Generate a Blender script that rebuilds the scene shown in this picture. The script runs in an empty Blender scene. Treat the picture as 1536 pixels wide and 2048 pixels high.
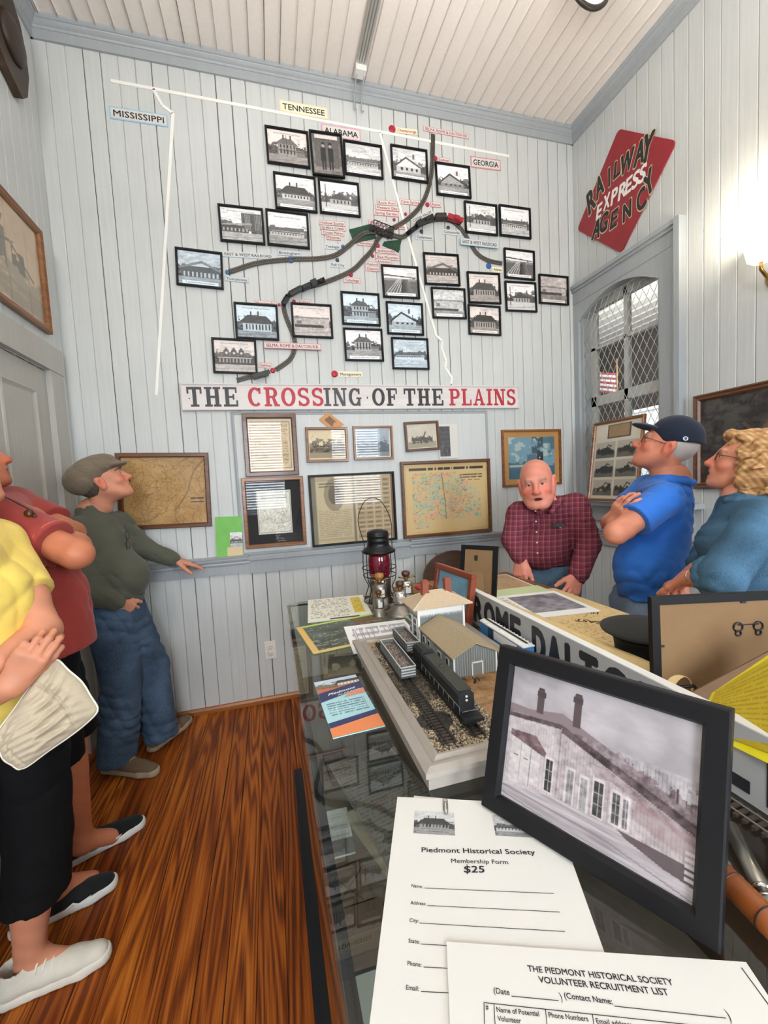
import bpy, bmesh, math, random
import numpy as np
from mathutils import Vector, Matrix
random.seed(7); rng = np.random.default_rng(7)
SC = bpy.context.scene
COL = SC.collection
# ---------------------------------------------------------------- camera, world, lights, exposure
CAM = np.array([1.042, -2.7, 1.37])
F_PX = 823.179
AX = np.array([[0.96226194, -0.26720365, -0.0515186],      # right
               [-0.06823047, -0.05363463, -0.99622685],    # down
               [0.26343226, 0.96214632, -0.06984199]])     # forward
cd = bpy.data.cameras.new('camera'); cam = bpy.data.objects.new('camera', cd); COL.objects.link(cam)
cd.sensor_fit = 'VERTICAL'; cd.sensor_height = 36.0; cd.lens = F_PX / 2048 * 36.0
cd.clip_start = 0.02; cd.clip_end = 60
m4 = Matrix.Identity(4)
for i in range(3):
    m4[i][0] = AX[0][i]; m4[i][1] = -AX[1][i]; m4[i][2] = -AX[2][i]; m4[i][3] = CAM[i]
cam.matrix_world = m4
SC.camera = cam
SC.view_settings.view_transform = 'Standard'; SC.view_settings.look = 'None'
SC.view_settings.exposure = -0.14; SC.view_settings.gamma = 1.0
SC.view_settings.use_curve_mapping = False
wd = bpy.data.worlds.new('daylight'); SC.world = wd; wd.use_nodes = True
wd.node_tree.nodes['Background'].inputs[0].default_value = (0.80, 0.90, 1.0, 1)
wd.node_tree.nodes['Background'].inputs[1].default_value = 2.6
ROOM_W = 3.367; ROOM_H = 3.88; ROOM_Y = -4.8
def area(name, loc, target, sx, sy, power, color):
    d = bpy.data.lights.new(name, 'AREA'); d.shape = 'RECTANGLE'; d.size = sx; d.size_y = sy
    d.energy = power; d.color = color
    o = bpy.data.objects.new(name, d); COL.objects.link(o); o.location = loc
    o.rotation_euler = (Vector(target) - Vector(loc)).to_track_quat('-Z', 'Y').to_euler()
    return o
area('daylight_window_one', (0.85, -5.35, 1.95), (0.9, 0, 1.7), 1.3, 1.9, 260, (0.84, 0.92, 1.0))
area('daylight_window_two', (2.62, -5.35, 1.95), (2.5, 0, 1.7), 1.3, 1.9, 260, (0.84, 0.92, 1.0))
def point_light(name, loc, power, color, r=.15):
    d = bpy.data.lights.new(name, 'POINT'); d.energy = power; d.color = color; d.shadow_soft_size = r
    o = bpy.data.objects.new(name, d); COL.objects.link(o); o.location = loc
point_light('added_fill_left', (0.38, -2.0, 2.94), 6, (1.0, .96, .91), .1)  # added fill light on the left side; no pendant lamp hangs here
point_light('added_fill_rear', (0.12, -3.8, 3.55), 66, (1.0, .96, .90))  # fill added behind the camera to light the room, not a real pendant
area('added_ceiling_fill', (1.7, -1.7, 2.95), (1.7, -1.7, 3.88), 1.4, .4, 34, (1.0, .98, .96))  # made-up upward source, added to brighten the ceiling boards
point_light('next_room_fill', (5.0, 1.0, 2.7), 95, (1.0, .97, .94))  # point source added to brighten the next room's ceiling

# ---------------------------------------------------------------- measuring helpers (photo pixel -> point on a real plane)
def ray(px, py): return AX.T @ np.array([px - 768.0, py - 1024.0, F_PX])
def onY(px, py, y=0.0):
    r = ray(px, py); return CAM + r * ((y - CAM[1]) / r[1])
def onX(px, py, x):
    r = ray(px, py); return CAM + r * ((x - CAM[0]) / r[0])
def onZ(px, py, z):
    r = ray(px, py); return CAM + r * ((z - CAM[2]) / r[2])
def at(px, py, d): return CAM + ray(px, py) / F_PX * d      # d = distance along the view axis

# ---------------------------------------------------------------- materials
def lin(c):
    if isinstance(c, str):
        c = c.lstrip('#'); c = tuple(int(c[i:i + 2], 16) / 255 for i in (0, 2, 4))
    return tuple((v / 12.92 if v <= 0.04045 else ((v + 0.055) / 1.055) ** 2.4) for v in c[:3])
class NT:
    def __init__(s, m): s.t = m.node_tree; s.n = s.t.nodes
    def add(s, typ, ins=None, **kw):
        nd = s.n.new(typ)
        for k, v in kw.items(): setattr(nd, k, v)
        for k, v in (ins or {}).items():
            i = nd.inputs[k]
            if isinstance(v, bpy.types.NodeSocket): s.t.links.new(v, i)
            else: i.default_value = v
        return nd
    def ramp(s, fac, stops):
        nd = s.n.new('ShaderNodeValToRGB'); s.t.links.new(fac, nd.inputs[0]); e = nd.color_ramp.elements
        while len(e) < len(stops): e.new(0.5)
        for i, (p, c) in enumerate(stops): e[i].position = p; e[i].color = (*lin(c), 1)
        return nd.outputs[0]
    def mix(s, fac, a, b, typ='MIX'):
        nd = s.n.new('ShaderNodeMix'); nd.data_type = 'RGBA'; nd.blend_type = typ
        for i, v in ((0, fac), (6, a), (7, b)):
            if isinstance(v, bpy.types.NodeSocket): s.t.links.new(v, nd.inputs[i])
            elif i == 0: nd.inputs[0].default_value = v
            else: nd.inputs[i].default_value = (*lin(v), 1)
        return nd.outputs[2]
MATS = {}
def mat(name, color='#808080', rough=0.5, metal=0.0, noise=0.0, nscale=40, bump=0.0, bscale=200, spec=0.5, coat=0.0, emit=None, estr=0, sss=0, sheen=0, stretch=None):
    if name in MATS: return MATS[name]
    m = bpy.data.materials.new(name); m.use_nodes = True; t = NT(m); b = t.n['Principled BSDF']
    b.inputs['Base Color'].default_value = (*lin(color), 1); b.inputs['Roughness'].default_value = rough
    b.inputs['Metallic'].default_value = metal; b.inputs['Specular IOR Level'].default_value = spec
    if coat: b.inputs['Coat Weight'].default_value = coat; b.inputs['Coat Roughness'].default_value = 0.05
    if sheen: b.inputs['Sheen Weight'].default_value = sheen
    if sss: b.inputs['Subsurface Weight'].default_value = sss; b.inputs['Subsurface Radius'].default_value = (0.012, 0.005, 0.003); b.inputs['Subsurface Scale'].default_value = 0.6
    if emit: b.inputs['Emission Color'].default_value = (*lin(emit), 1); b.inputs['Emission Strength'].default_value = estr
    if noise or bump:
        tc = t.add('ShaderNodeTexCoord'); co = tc.outputs['Object']
        if stretch:
            mp = t.add('ShaderNodeMapping', {'Vector': co, 'Scale': stretch}); co = mp.outputs[0]
        if noise:
            n = t.add('ShaderNodeTexNoise', {'Vector': co, 'Scale': nscale, 'Detail': 5.0, 'Roughness': 0.65})
            c = lin(color); lo = tuple(v * (1 - noise) for v in c); hi = tuple(min(1, v * (1 + noise)) for v in c)
            r = t.n.new('ShaderNodeValToRGB'); e = r.color_ramp.elements
            e[0].position = .3; e[1].position = .7; e[0].color = (*lo, 1); e[1].color = (*hi, 1)
            t.t.links.new(n.outputs[0], r.inputs[0]); t.t.links.new(r.outputs[0], b.inputs['Base Color'])
        if bump:
            n2 = t.add('ShaderNodeTexNoise', {'Vector': co, 'Scale': bscale, 'Detail': 3.0})
            bp = t.add('ShaderNodeBump', {'Height': n2.outputs[0], 'Strength': bump, 'Distance': 0.003})
            t.t.links.new(bp.outputs[0], b.inputs['Normal'])
    MATS[name] = m; return m
def wood(name, c1, c2, c3, rough=0.4, axis='x', scale=30, coat=0.0, lenscale=0.06):
    if name in MATS: return MATS[name]
    m = bpy.data.materials.new(name); m.use_nodes = True; t = NT(m); b = t.n['Principled BSDF']
    tc = t.add('ShaderNodeTexCoord')
    sc = {'x': (lenscale, 1, 1), 'y': (1, lenscale, 1), 'z': (1, 1, lenscale)}[axis]
    mp = t.add('ShaderNodeMapping', {'Vector': tc.outputs['Object'], 'Scale': sc})
    n = t.add('ShaderNodeTexNoise', {'Vector': mp.outputs[0], 'Scale': scale, 'Detail': 6.0, 'Roughness': .7, 'Distortion': 1.2})
    col = t.ramp(n.outputs[0], [(.3, c1), (.5, c2), (.7, c3)])
    t.t.links.new(col, b.inputs['Base Color']); b.inputs['Roughness'].default_value = rough
    if coat: b.inputs['Coat Weight'].default_value = coat; b.inputs['Coat Roughness'].default_value = .1
    MATS[name] = m; return m
def vcol_mat(name, rough=0.6, coat=0.0, sss=0.0, bump=0, bscale=300, spec=.5):
    if name in MATS: return MATS[name]
    m = bpy.data.materials.new(name); m.use_nodes = True; t = NT(m); b = t.n['Principled BSDF']
    a = t.add('ShaderNodeVertexColor'); a.layer_name = 'Col'
    t.t.links.new(a.outputs[0], b.inputs['Base Color']); b.inputs['Roughness'].default_value = rough
    b.inputs['Specular IOR Level'].default_value = spec
    if coat: b.inputs['Coat Weight'].default_value = coat; b.inputs['Coat Roughness'].default_value = .05
    if sss: b.inputs['Subsurface Weight'].default_value = sss; b.inputs['Subsurface Radius'].default_value = (0.010, 0.004, 0.002); b.inputs['Subsurface Scale'].default_value = 0.5
    if bump:
        tc = t.add('ShaderNodeTexCoord'); n2 = t.add('ShaderNodeTexNoise', {'Vector': tc.outputs['Object'], 'Scale': bscale, 'Detail': 3.0})
        bp = t.add('ShaderNodeBump', {'Height': n2.outputs[0], 'Strength': bump, 'Distance': 0.002}); t.t.links.new(bp.outputs[0], b.inputs['Normal'])
    MATS[name] = m; return m
def glass_mat(name, tint='#f4f8f7', ior=1.5, rough=0.01, face=1.0):
    if name in MATS: return MATS[name]
    m = bpy.data.materials.new(name); m.use_nodes = True; t = NT(m); t.n.remove(t.n['Principled BSDF'])
    tr = t.add('ShaderNodeBsdfTransparent', {'Color': (*lin(tint), 1)})
    gl = t.add('ShaderNodeBsdfGlossy', {'Color': (1, 1, 1, 1), 'Roughness': rough})
    fr = t.add('ShaderNodeFresnel', {'IOR': ior}); ge = t.add('ShaderNodeNewGeometry')      # reflect at the outer faces only
    nb = t.add('ShaderNodeMath', {0: 1.0, 1: ge.outputs['Backfacing']}, operation='SUBTRACT'); fm = t.add('ShaderNodeMath', {0: fr.outputs[0], 1: nb.outputs[0]}, operation='MULTIPLY')
    mx = t.add('ShaderNodeMixShader', {0: fm.outputs[0], 1: tr.outputs[0], 2: gl.outputs[0]})
    t.t.links.new(mx.outputs[0], t.n['Material Output'].inputs[0]); MATS[name] = m; return m

# ---------------------------------------------------------------- mesh builder
def rotm(ax=None, ang=0, M=None): return np.array(Matrix.Rotation(ang, 3, ax)) if M is None else np.array(M)
class MB:
    def __init__(s): s.v = []; s.f = []; s.mi = []; s.sm = []; s.cur = 0
    def add(s, vs, fs, smooth=False):
        o = len(s.v); s.v.extend([tuple(map(float, p)) for p in vs])
        for f in fs: s.f.append(tuple(i + o for i in f)); s.mi.append(s.cur); s.sm.append(smooth)
        return s
    def box(s, c, d, R=None):
        c = np.array(c, float); h = np.array(d, float) / 2
        vs = [np.array((x, y, z)) * h for x in (-1, 1) for y in (-1, 1) for z in (-1, 1)]
        if R is not None: vs = [R @ v for v in vs]
        return s.add([c + v for v in vs], [(0, 1, 3, 2), (4, 6, 7, 5), (0, 4, 5, 1), (2, 3, 7, 6), (0, 2, 6, 4), (1, 5, 7, 3)])
    def bbox(s, lo, hi): return s.box([(a + b) / 2 for a, b in zip(lo, hi)], [abs(b - a) for a, b in zip(lo, hi)])
    def quad(s, *p): return s.add(p, [tuple(range(len(p)))])
    def prism(s, pts, d, frame=None):
        # polygon pts (u,v) extruded by d along w; frame = (o,u,v,w)
        o, u, v, w = frame if frame else (np.zeros(3), np.array((1., 0, 0)), np.array((0, 0, 1.)), np.array((0, -1., 0)))
        n = len(pts); a = [o + u * p[0] + v * p[1] for p in pts]; b = [q + w * d for q in a]
        s.add(a + b, [tuple(range(n))[::-1], tuple(range(n, 2 * n))] + [(i, (i + 1) % n, n + (i + 1) % n, n + i) for i in range(n)]); return s
    def tube(s, pts, r, n=8, closed=False, caps=True):
        P = [np.array(p, float) for p in pts]; N = len(P); rs = r if hasattr(r, '__len__') else [r] * N
        vs = []; up = None
        for i in range(N):
            a = P[i - 1] if (i > 0 or closed) else P[i]; b = P[(i + 1) % N] if (i < N - 1 or closed) else P[i]
            t = b - a; t = t / (np.linalg.norm(t) + 1e-12)
            if up is None:
                up = np.array((0, 0, 1.)) if abs(t[2]) < .9 else np.array((1., 0, 0))
            x = np.cross(up, t); x /= np.linalg.norm(x) + 1e-12; y = np.cross(t, x); up = y
            for k in range(n):
                an = 2 * math.pi * k / n; vs.append(P[i] + rs[i] * (math.cos(an) * x + math.sin(an) * y))
        fs = []
        for i in range(N if closed else N - 1):
            j = (i + 1) % N
            for k in range(n): fs.append((i * n + k, i * n + (k + 1) % n, j * n + (k + 1) % n, j * n + k))
        if caps and not closed: fs += [tuple(range(n))[::-1], tuple(range((N - 1) * n, N * n))]
        return s.add(vs, fs, True)
    def lathe(s, prof, n=24, c=(0, 0, 0), R=None, smooth=True):
        c = np.array(c, float); vs = []; fs = []
        for r, z in prof:
            for k in range(n):
                a = 2 * math.pi * k / n; p = np.array((r * math.cos(a), r * math.sin(a), z))
                vs.append(c + (R @ p if R is not None else p))
        m = len(prof)
        for i in range(m - 1):
            for k in range(n): fs.append((i * n + k, i * n + (k + 1) % n, (i + 1) * n + (k + 1) % n, (i + 1) * n + k))
        fs += [tuple(range(n))[::-1], tuple(range((m - 1) * n, m * n))]
        return s.add(vs, fs, smooth)
    def ring(s, w, h, prof, y0=0.0, oy=0.0):
        # mitred moulding round a w x h rectangle in local x/z, prof = [(inset, height towards -y)]
        vs = []
        for ins, d in prof:
            for sx, sz in ((-1, -1), (1, -1), (1, 1), (-1, 1)): vs.append((sx * (w / 2 - ins), y0 - d, sz * (h / 2 - ins)))
        fs = []
        m = len(prof)
        for i in range(m):
            j = (i + 1) % m
            for k in range(4): fs.append((i * 4 + k, i * 4 + (k + 1) % 4, j * 4 + (k + 1) % 4, j * 4 + k))
        return s.add(vs, fs)
    def build(s, name, mats, parent=None, label=None, loc=None):
        me = bpy.data.meshes.new(name); me.from_pydata(s.v, [], s.f)
        if not isinstance(mats, (list, tuple)): mats = [mats]
        for m in mats: me.materials.append(m)
        me.polygons.foreach_set('use_smooth', s.sm)
        if len(mats) > 1: me.polygons.foreach_set('material_index', s.mi)
        me.update()
        o = bpy.data.objects.new(name, me); COL.objects.link(o)
        if parent is not None: o.parent = parent
        if label: o['label'] = label
        if loc is not None: o.location = loc
        return o
def fixn(o):
    bm = bmesh.new(); bm.from_mesh(o.data); bmesh.ops.recalc_face_normals(bm, faces=bm.faces); bm.to_mesh(o.data); bm.free(); return o
def thing(name, label, cat, loc=(0, 0, 0), group=None, R=None):
    o = bpy.data.objects.new(name, None); COL.objects.link(o); o.empty_display_size = .05
    M = Matrix.Identity(4)
    if R is not None:
        for i in range(3):
            for j in range(3): M[i][j] = float(R[i][j])
    for i in range(3): M[i][3] = float(loc[i])
    o.matrix_world = M
    return tag(o, label, cat, group)
def tag(o, label, cat, group=None):
    o['label'] = label; o['category'] = cat
    if group: o['group'] = group
    return o
def struct(o): o['kind'] = 'structure'; return o

# ---------------------------------------------------------------- lettering
_TX = {}
def text_geo(st, bold=0.0, res=3, shear=0.0):
    key = (st, bold, res, shear)
    if key in _TX: return _TX[key]
    cu = bpy.data.curves.new('t', 'FONT'); cu.body = st; cu.size = 1.0; cu.resolution_u = res; cu.offset = bold; cu.shear = shear
    cu.fill_mode = 'FRONT'
    ob = bpy.data.objects.new('t', cu); COL.objects.link(ob)
    dg = bpy.context.evaluated_depsgraph_get(); me = bpy.data.meshes.new_from_object(ob.evaluated_get(dg))
    v = np.zeros(len(me.vertices) * 3); me.vertices.foreach_get('co', v); v = v.reshape(-1, 3)[:, :2]
    fs = [tuple(p.vertices) for p in me.polygons]
    bpy.data.objects.remove(ob); bpy.data.curves.remove(cu); bpy.data.meshes.remove(me)
    _TX[key] = (v, fs); return v, fs
def put_text(mb, st, o, u, v, w=None, h=None, cap=None, align='c', bold=0.0, res=3, shear=0.0, lift=0.0, nrm=None, thick=0):
    """lay a line of lettering: o = anchor, u/v unit directions, fitted to width w and/or cap height; bold = stroke thickening"""
    if bold:
        s_ = (cap or w / max(1, len(st)) * 1.2) / .72 * bold; o = np.array(o, float); u = np.array(u, float); v = np.array(v, float)
        n_ = 8 if bold > .028 else 4
        if w: w -= 2 * s_
        for k in range(n_):
            a = 2 * math.pi * (k + .5) / n_; put_text(mb, st, o + u * (math.cos(a) * s_) + v * (math.sin(a) * s_), u, v, w, h, cap, align, 0, res, shear, lift + k * 4e-6, nrm, thick)
        return mb
    P, fs = text_geo(st, 0.0, res, shear)
    if len(P) == 0: return mb
    o = np.array(o, float); u = np.array(u, float); v = np.array(v, float); n = np.cross(u, v) if nrm is None else np.array(nrm, float)
    x0, x1 = P[:, 0].min(), P[:, 0].max(); y1 = 0.72
    sx = w / (x1 - x0) if w else None; sy = (cap / y1) if cap else None
    if sx is None: sx = sy
    if sy is None: sy = sx
    xs = (P[:, 0] - {'c': (x0 + x1) / 2, 'l': x0, 'r': x1}[align]) * sx; ys = (P[:, 1] - y1 / 2) * sy
    vs = o + xs[:, None] * u + ys[:, None] * v + lift * n
    if thick:
        m = len(vs); mb.add(vs, fs); mb.add(vs + n * thick, fs)
        e = {}
        for f in fs:
            for i in range(len(f)):
                a, b = f[i], f[(i + 1) % len(f)]
                e[(a, b)] = 1
        q = [(a, b) for (a, b) in e if (b, a) not in e]; vv = np.concatenate([vs, vs + n * thick])
        mb.add(vv, [(a, b, m + b, m + a) for a, b in q])
    else: mb.add(vs, fs)
    return mb

# ---------------------------------------------------------------- painted pictures (colour grids)
class Pic:
    def __init__(s, W, H, base=(.8, .8, .8)):
        s.W, s.H = W, H; s.a = np.ones((H, W, 3)) * np.array(base)
        s.X, s.Y = np.meshgrid((np.arange(W) + .5) / W, (np.arange(H) + .5) / H)     # Y up
    def put(s, m, c, al=1.0):
        m = m.astype(float)[..., None] * al; s.a = s.a * (1 - m) + np.array(c) * m; return s
    def poly(s, pts, c, al=1.0):
        ins = np.zeros((s.H, s.W), bool); n = len(pts)
        for i in range(n):
            x1, y1 = pts[i]; x2, y2 = pts[(i + 1) % n]
            if y1 == y2: continue
            cnd = ((y1 > s.Y) != (y2 > s.Y)) & (s.X < (x2 - x1) * (s.Y - y1) / (y2 - y1) + x1); ins ^= cnd
        return s.put(ins, c, al)
    def rect(s, x0, y0, x1, y1, c, al=1.0): return s.put((s.X >= x0) & (s.X < x1) & (s.Y >= y0) & (s.Y < y1), c, al)
    def disc(s, x, y, r, c, al=1.0, asp=1.0): return s.put(((s.X - x) ** 2 + ((s.Y - y) * asp) ** 2) < r * r, c, al)
    def line(s, pts, r, c, al=1.0, asp=1.0):
        m = np.zeros((s.H, s.W), bool)
        for (x1, y1), (x2, y2) in zip(pts[:-1], pts[1:]):
            dx, dy = x2 - x1, (y2 - y1) * asp; L = dx * dx + dy * dy + 1e-12
            t = np.clip(((s.X - x1) * dx + (s.Y - y1) * asp * dy) / L, 0, 1)
            m |= ((s.X - x1 - t * dx) ** 2 + ((s.Y - y1) * asp - t * dy) ** 2) < r * r
        return s.put(m, c, al)
    def noise(s, cells, seed=0, sx=1.0, sy=1.0):
        r = np.random.default_rng(seed); out = np.zeros((s.H, s.W)); amp = 1.0; tot = 0; c = cells
        for o in range(4):
            gx = max(2, int(c * sx)); gy = max(2, int(c * sy)); g = r.random((gy + 2, gx + 2))
            fx = s.X * gx; fy = s.Y * gy; ix = fx.astype(int); iy = fy.astype(int); fx = fx - ix; fy = fy - iy
            fx = fx * fx * (3 - 2 * fx); fy = fy * fy * (3 - 2 * fy)
            v = (g[iy, ix] * (1 - fx) + g[iy, ix + 1] * fx) * (1 - fy) + (g[iy + 1, ix] * (1 - fx) + g[iy + 1, ix + 1] * fx) * fy
            out += v * amp; tot += amp; amp *= .55; c *= 2
        return out / tot - .5
    def add(s, arr, k): s.a = np.clip(s.a + arr[..., None] * np.array(k), 0, 1); return s
    def tint(s, c): s.a = s.a * np.array(c); return s
    def scribble(s, x0, y0, x1, y1, rows, c, seed=0, fill=.75, al=.7, cols=90):
        """rows of small broken marks, as lines of old print"""
        r = np.random.default_rng(seed); row = ((s.Y - y0) / (y1 - y0) * rows); ri = np.floor(row).astype(int); fr = row - ri
        ci = np.floor((s.X - x0) / (x1 - x0) * cols).astype(int); g = r.random((rows + 2, cols + 2)) < fill
        ins = (s.X > x0) & (s.X < x1) & (s.Y > y0) & (s.Y < y1); m = ins & (fr > .3) & (fr < .75) & g[np.clip(ri, 0, rows), np.clip(ci, 0, cols)]
        return s.put(m, c, al)
def pic_mesh(name, pic, o, u, v, w, h, material, parent=None, label=None):
    """flat printed sheet, o = centre, u/v = unit directions, w x h metres"""
    W, H = pic.W, pic.H; o = np.array(o, float); u = np.array(u, float); v = np.array(v, float)
    gx = (np.linspace(0, 1, W) - .5) * w; gy = (np.linspace(0, 1, H) - .5) * h
    P = o + gx[None, :, None] * u + gy[:, None, None] * v
    idx = np.arange(W * H).reshape(H, W)
    q = np.stack([idx[:-1, :-1], idx[:-1, 1:], idx[1:, 1:], idx[1:, :-1]], -1).reshape(-1, 4)
    return np_mesh(name, P.reshape(-1, 3), q, material, parent, pic.a.reshape(-1, 3), label, False)
def np_mesh(name, V, Q, material, parent=None, col=None, label=None, smooth=True):
    me = bpy.data.meshes.new(name); n = len(V); m = len(Q)
    me.vertices.add(n); me.vertices.foreach_set('co', np.ascontiguousarray(V, dtype=np.float32).ravel())
    me.loops.add(m * 4); me.loops.foreach_set('vertex_index', np.ascontiguousarray(Q, dtype=np.int32).ravel())
    me.polygons.add(m); me.polygons.foreach_set('loop_start', np.arange(0, m * 4, 4, dtype=np.int32))
    me.polygons.foreach_set('use_smooth', np.full(m, smooth))
    me.update(calc_edges=True)
    if col is not None:
        a = me.color_attributes.new('Col', 'FLOAT_COLOR', 'POINT'); c = np.ones((n, 4), np.float32)
        cc = np.clip(col, 0, 1); c[:, :3] = np.where(cc <= .04045, cc / 12.92, ((cc + .055) / 1.055) ** 2.4)
        a.data.foreach_set('color', c.ravel())
    me.materials.append(material); o = bpy.data.objects.new(name, me); COL.objects.link(o)
    if parent is not None: o.parent = parent
    if label: o['label'] = label
    return o
EX = np.array((1., 0, 0)); EY = np.array((0, 1., 0)); EZ = np.array((0, 0, 1.))
# ================================================================ THE ROOM
def paint_mat(name, c, rough=.45, amt=.05):
    if name in MATS: return MATS[name]
    m = bpy.data.materials.new(name); m.use_nodes = True; t = NT(m); b = t.n['Principled BSDF']
    tc = t.add('ShaderNodeTexCoord')
    n1 = t.add('ShaderNodeTexNoise', {'Vector': tc.outputs['Object'], 'Scale': 2.5, 'Detail': 4.0})
    mp = t.add('ShaderNodeMapping', {'Vector': tc.outputs['Object'], 'Scale': (30, 30, 1.5)})
    n2 = t.add('ShaderNodeTexNoise', {'Vector': mp.outputs[0], 'Scale': 2.0, 'Detail': 4.0})
    c0 = lin(c); lo = tuple(v * (1 - amt) for v in c0); hi = tuple(min(1, v * (1 + amt)) for v in c0)
    ad = t.add('ShaderNodeMath', {0: n1.outputs[0], 1: n2.outputs[0]}, operation='ADD')
    hf = t.add('ShaderNodeMath', {0: ad.outputs[0], 1: .5}, operation='MULTIPLY')
    r = t.n.new('ShaderNodeValToRGB'); e = r.color_ramp.elements; e[0].position = .35; e[1].position = .65
    e[0].color = (*lo, 1); e[1].color = (*hi, 1); t.t.links.new(hf.outputs[0], r.inputs[0]); t.t.links.new(r.outputs[0], b.inputs['Base Color'])
    b.inputs['Roughness'].default_value = rough
    bp = t.add('ShaderNodeBump', {'Height': n2.outputs[0], 'Strength': .25, 'Distance': .004}); t.t.links.new(bp.outputs[0], b.inputs['Normal'])
    MATS[name] = m; return m
M_WALL = paint_mat('wall_paint', '#c9ccca')
M_TRIM = paint_mat('trim_paint', '#a3a8ab', .38)
M_CEIL = paint_mat('ceiling_paint', '#eee6de', .55, .03)
M_CRACK = mat('dark_gap', '#4a4a48', .9)
M_WHITE = mat('white_paint', '#e9e8e4', .4)
def boards(mb, axis, a0, a1, pitch, z0, z1, plane, nrm, holes=(), seed=1, gapmin=.0015, gapmax=.0045, depth=.012):
    """bead boards: strips along z (or y for the ceiling) with real grooves between them; material 1 lines the open gaps"""
    r = random.Random(seed); a = a0
    def pt(al, z, d):
        if axis == 'x': return (al, plane + nrm * d, z)
        if axis == 'y': return (plane + nrm * d, al, z)
        return (al, z, plane + nrm * d)
    while a < a1 - 1e-6:
        b = min(a + pitch, a1); g = r.choice([gapmin, gapmin, (gapmin + gapmax) / 2, gapmax]); e = .0035 if axis != 'c' else .0012
        segs = [(z0, z1)]
        for (h0, h1, hz0, hz1) in holes:
            if a < h1 - 1e-6 and b > h0 + 1e-6: segs = [(z0, hz0), (hz1, z1)]
        for s0, s1 in segs:
            mb.cur = 0
            prof = [(a + g / 2, depth), (a + g / 2, .0025), (a + g / 2 + e, 0), (b - g / 2 - e, 0), (b - g / 2, .0025), (b - g / 2, depth)]
            vs = [pt(p, s0, -d) for p, d in prof] + [pt(p, s1, -d) for p, d in prof]
            mb.add(vs, [(i, i + 1, i + 7, i + 6) for i in range(5)])
            mb.cur = 1 if g > gapmin else 0
            mb.add([pt(b - g / 2, s0, -.005), pt(b + g / 2, s0, -.005), pt(b + g / 2, s1, -.005), pt(b - g / 2, s1, -.005)], [(0, 1, 2, 3)])
        a = b
    mb.cur = 0
PITCH = 0.0835
# back wall (behind y = 0)
mb = MB(); boards(mb, 'x', -.02, ROOM_W + .02, PITCH, 0, ROOM_H, 0, -1, seed=3); mb.bbox((-.12, .012, -.02), (ROOM_W + .12, .10, ROOM_H + .1))
struct(fixn(mb.build('wall_back', [M_WALL, M_CRACK])))
# right wall with the window opening
WY0, WY1, WZ0, WZ1 = -.715, -.05, 1.165, 2.62
mb = MB(); n0 = 55
ys = sorted([ROOM_Y, WY0, WY1, 0])
boards(mb, 'y', ROOM_Y, WY0, PITCH, 0, ROOM_H, ROOM_W, -1, seed=5, gapmax=.003)
boards(mb, 'y', WY0, WY1, (WY1 - WY0) / 8, 0, ROOM_H, ROOM_W, -1, holes=[(WY0, WY1, WZ0, WZ1)], seed=6, gapmax=.003)
boards(mb, 'y', WY1, .0, .05, 0, ROOM_H, ROOM_W, -1, seed=5, gapmax=.003)
for lo, hi in (((ROOM_Y, 0), (WY0, ROOM_H)), ((WY1, 0), (.1, ROOM_H)), ((WY0, 0), (WY1, WZ0)), ((WY0, WZ1), (WY1, ROOM_H))):
    mb.bbox((ROOM_W + .012, lo[0], lo[1]), (ROOM_W + .12, hi[0], hi[1]))
struct(fixn(mb.build('wall_right', [M_WALL, M_CRACK])))
# left wall with the door opening
DY0, DY1, DZ1 = -1.13, -.215, 2.02
mb = MB()
boards(mb, 'y', ROOM_Y, DY0, PITCH, 0, ROOM_H, 0, 1, seed=8, gapmax=.002)
boards(mb, 'y', DY0, DY1, (DY1 - DY0) / 11, DZ1, ROOM_H, 0, 1, seed=9, gapmax=.002)
boards(mb, 'y', DY1, 0, PITCH / 1.2, 0, ROOM_H, 0, 1, seed=10, gapmax=.002)
mb.bbox((-.12, ROOM_Y, 0), (-.012, DY0, ROOM_H)); mb.bbox((-.12, DY1, 0), (-.012, .1, ROOM_H)); mb.bbox((-.12, DY0, DZ1), (-.012, DY1, ROOM_H))
struct(fixn(mb.build('wall_left', [M_WALL, M_CRACK])))
# wall behind the camera, with two windows for daylight
FW = [(.4, 1.3, .95, 2.55), (2.17, 3.07, .95, 2.55)]
mb = MB()
xs = [-.12, .4, 1.3, 2.17, 3.07, ROOM_W + .12]
for i in range(5):
    if i in (1, 3): mb.bbox((xs[i], ROOM_Y - .12, 0), (xs[i + 1], ROOM_Y, .95)); mb.bbox((xs[i], ROOM_Y - .12, 2.55), (xs[i + 1], ROOM_Y, ROOM_H + .1))
    else: mb.bbox((xs[i], ROOM_Y - .12, 0), (xs[i + 1], ROOM_Y, ROOM_H + .1))
struct(mb.build('wall_front', M_WALL))
for k, (x0, x1, z0, z1) in enumerate(FW):
    mb = MB(); mb.bbox((x0 - .1, ROOM_Y, z0 - .1), (x0, ROOM_Y + .03, z1 + .1)); mb.bbox((x1, ROOM_Y, z0 - .1), (x1 + .1, ROOM_Y + .03, z1 + .1))
    mb.bbox((x0, ROOM_Y, z1), (x1, ROOM_Y + .03, z1 + .1)); mb.bbox((x0, ROOM_Y, z0 - .1), (x1, ROOM_Y + .06, z0))
    w = struct(mb.build('window_%d' % (k + 2), M_TRIM))
    mb = MB(); nsl = 34
    for i in range(nsl):
        z = z0 + (i + .5) * (z1 - z0) / nsl
        mb.box(((x0 + x1) / 2, ROOM_Y - .03, z), (x1 - x0 - .02, .002, .034), np.array(Matrix.Rotation(.75, 3, 'X')))
    mb.build('blind_slats', M_WHITE, w)
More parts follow.
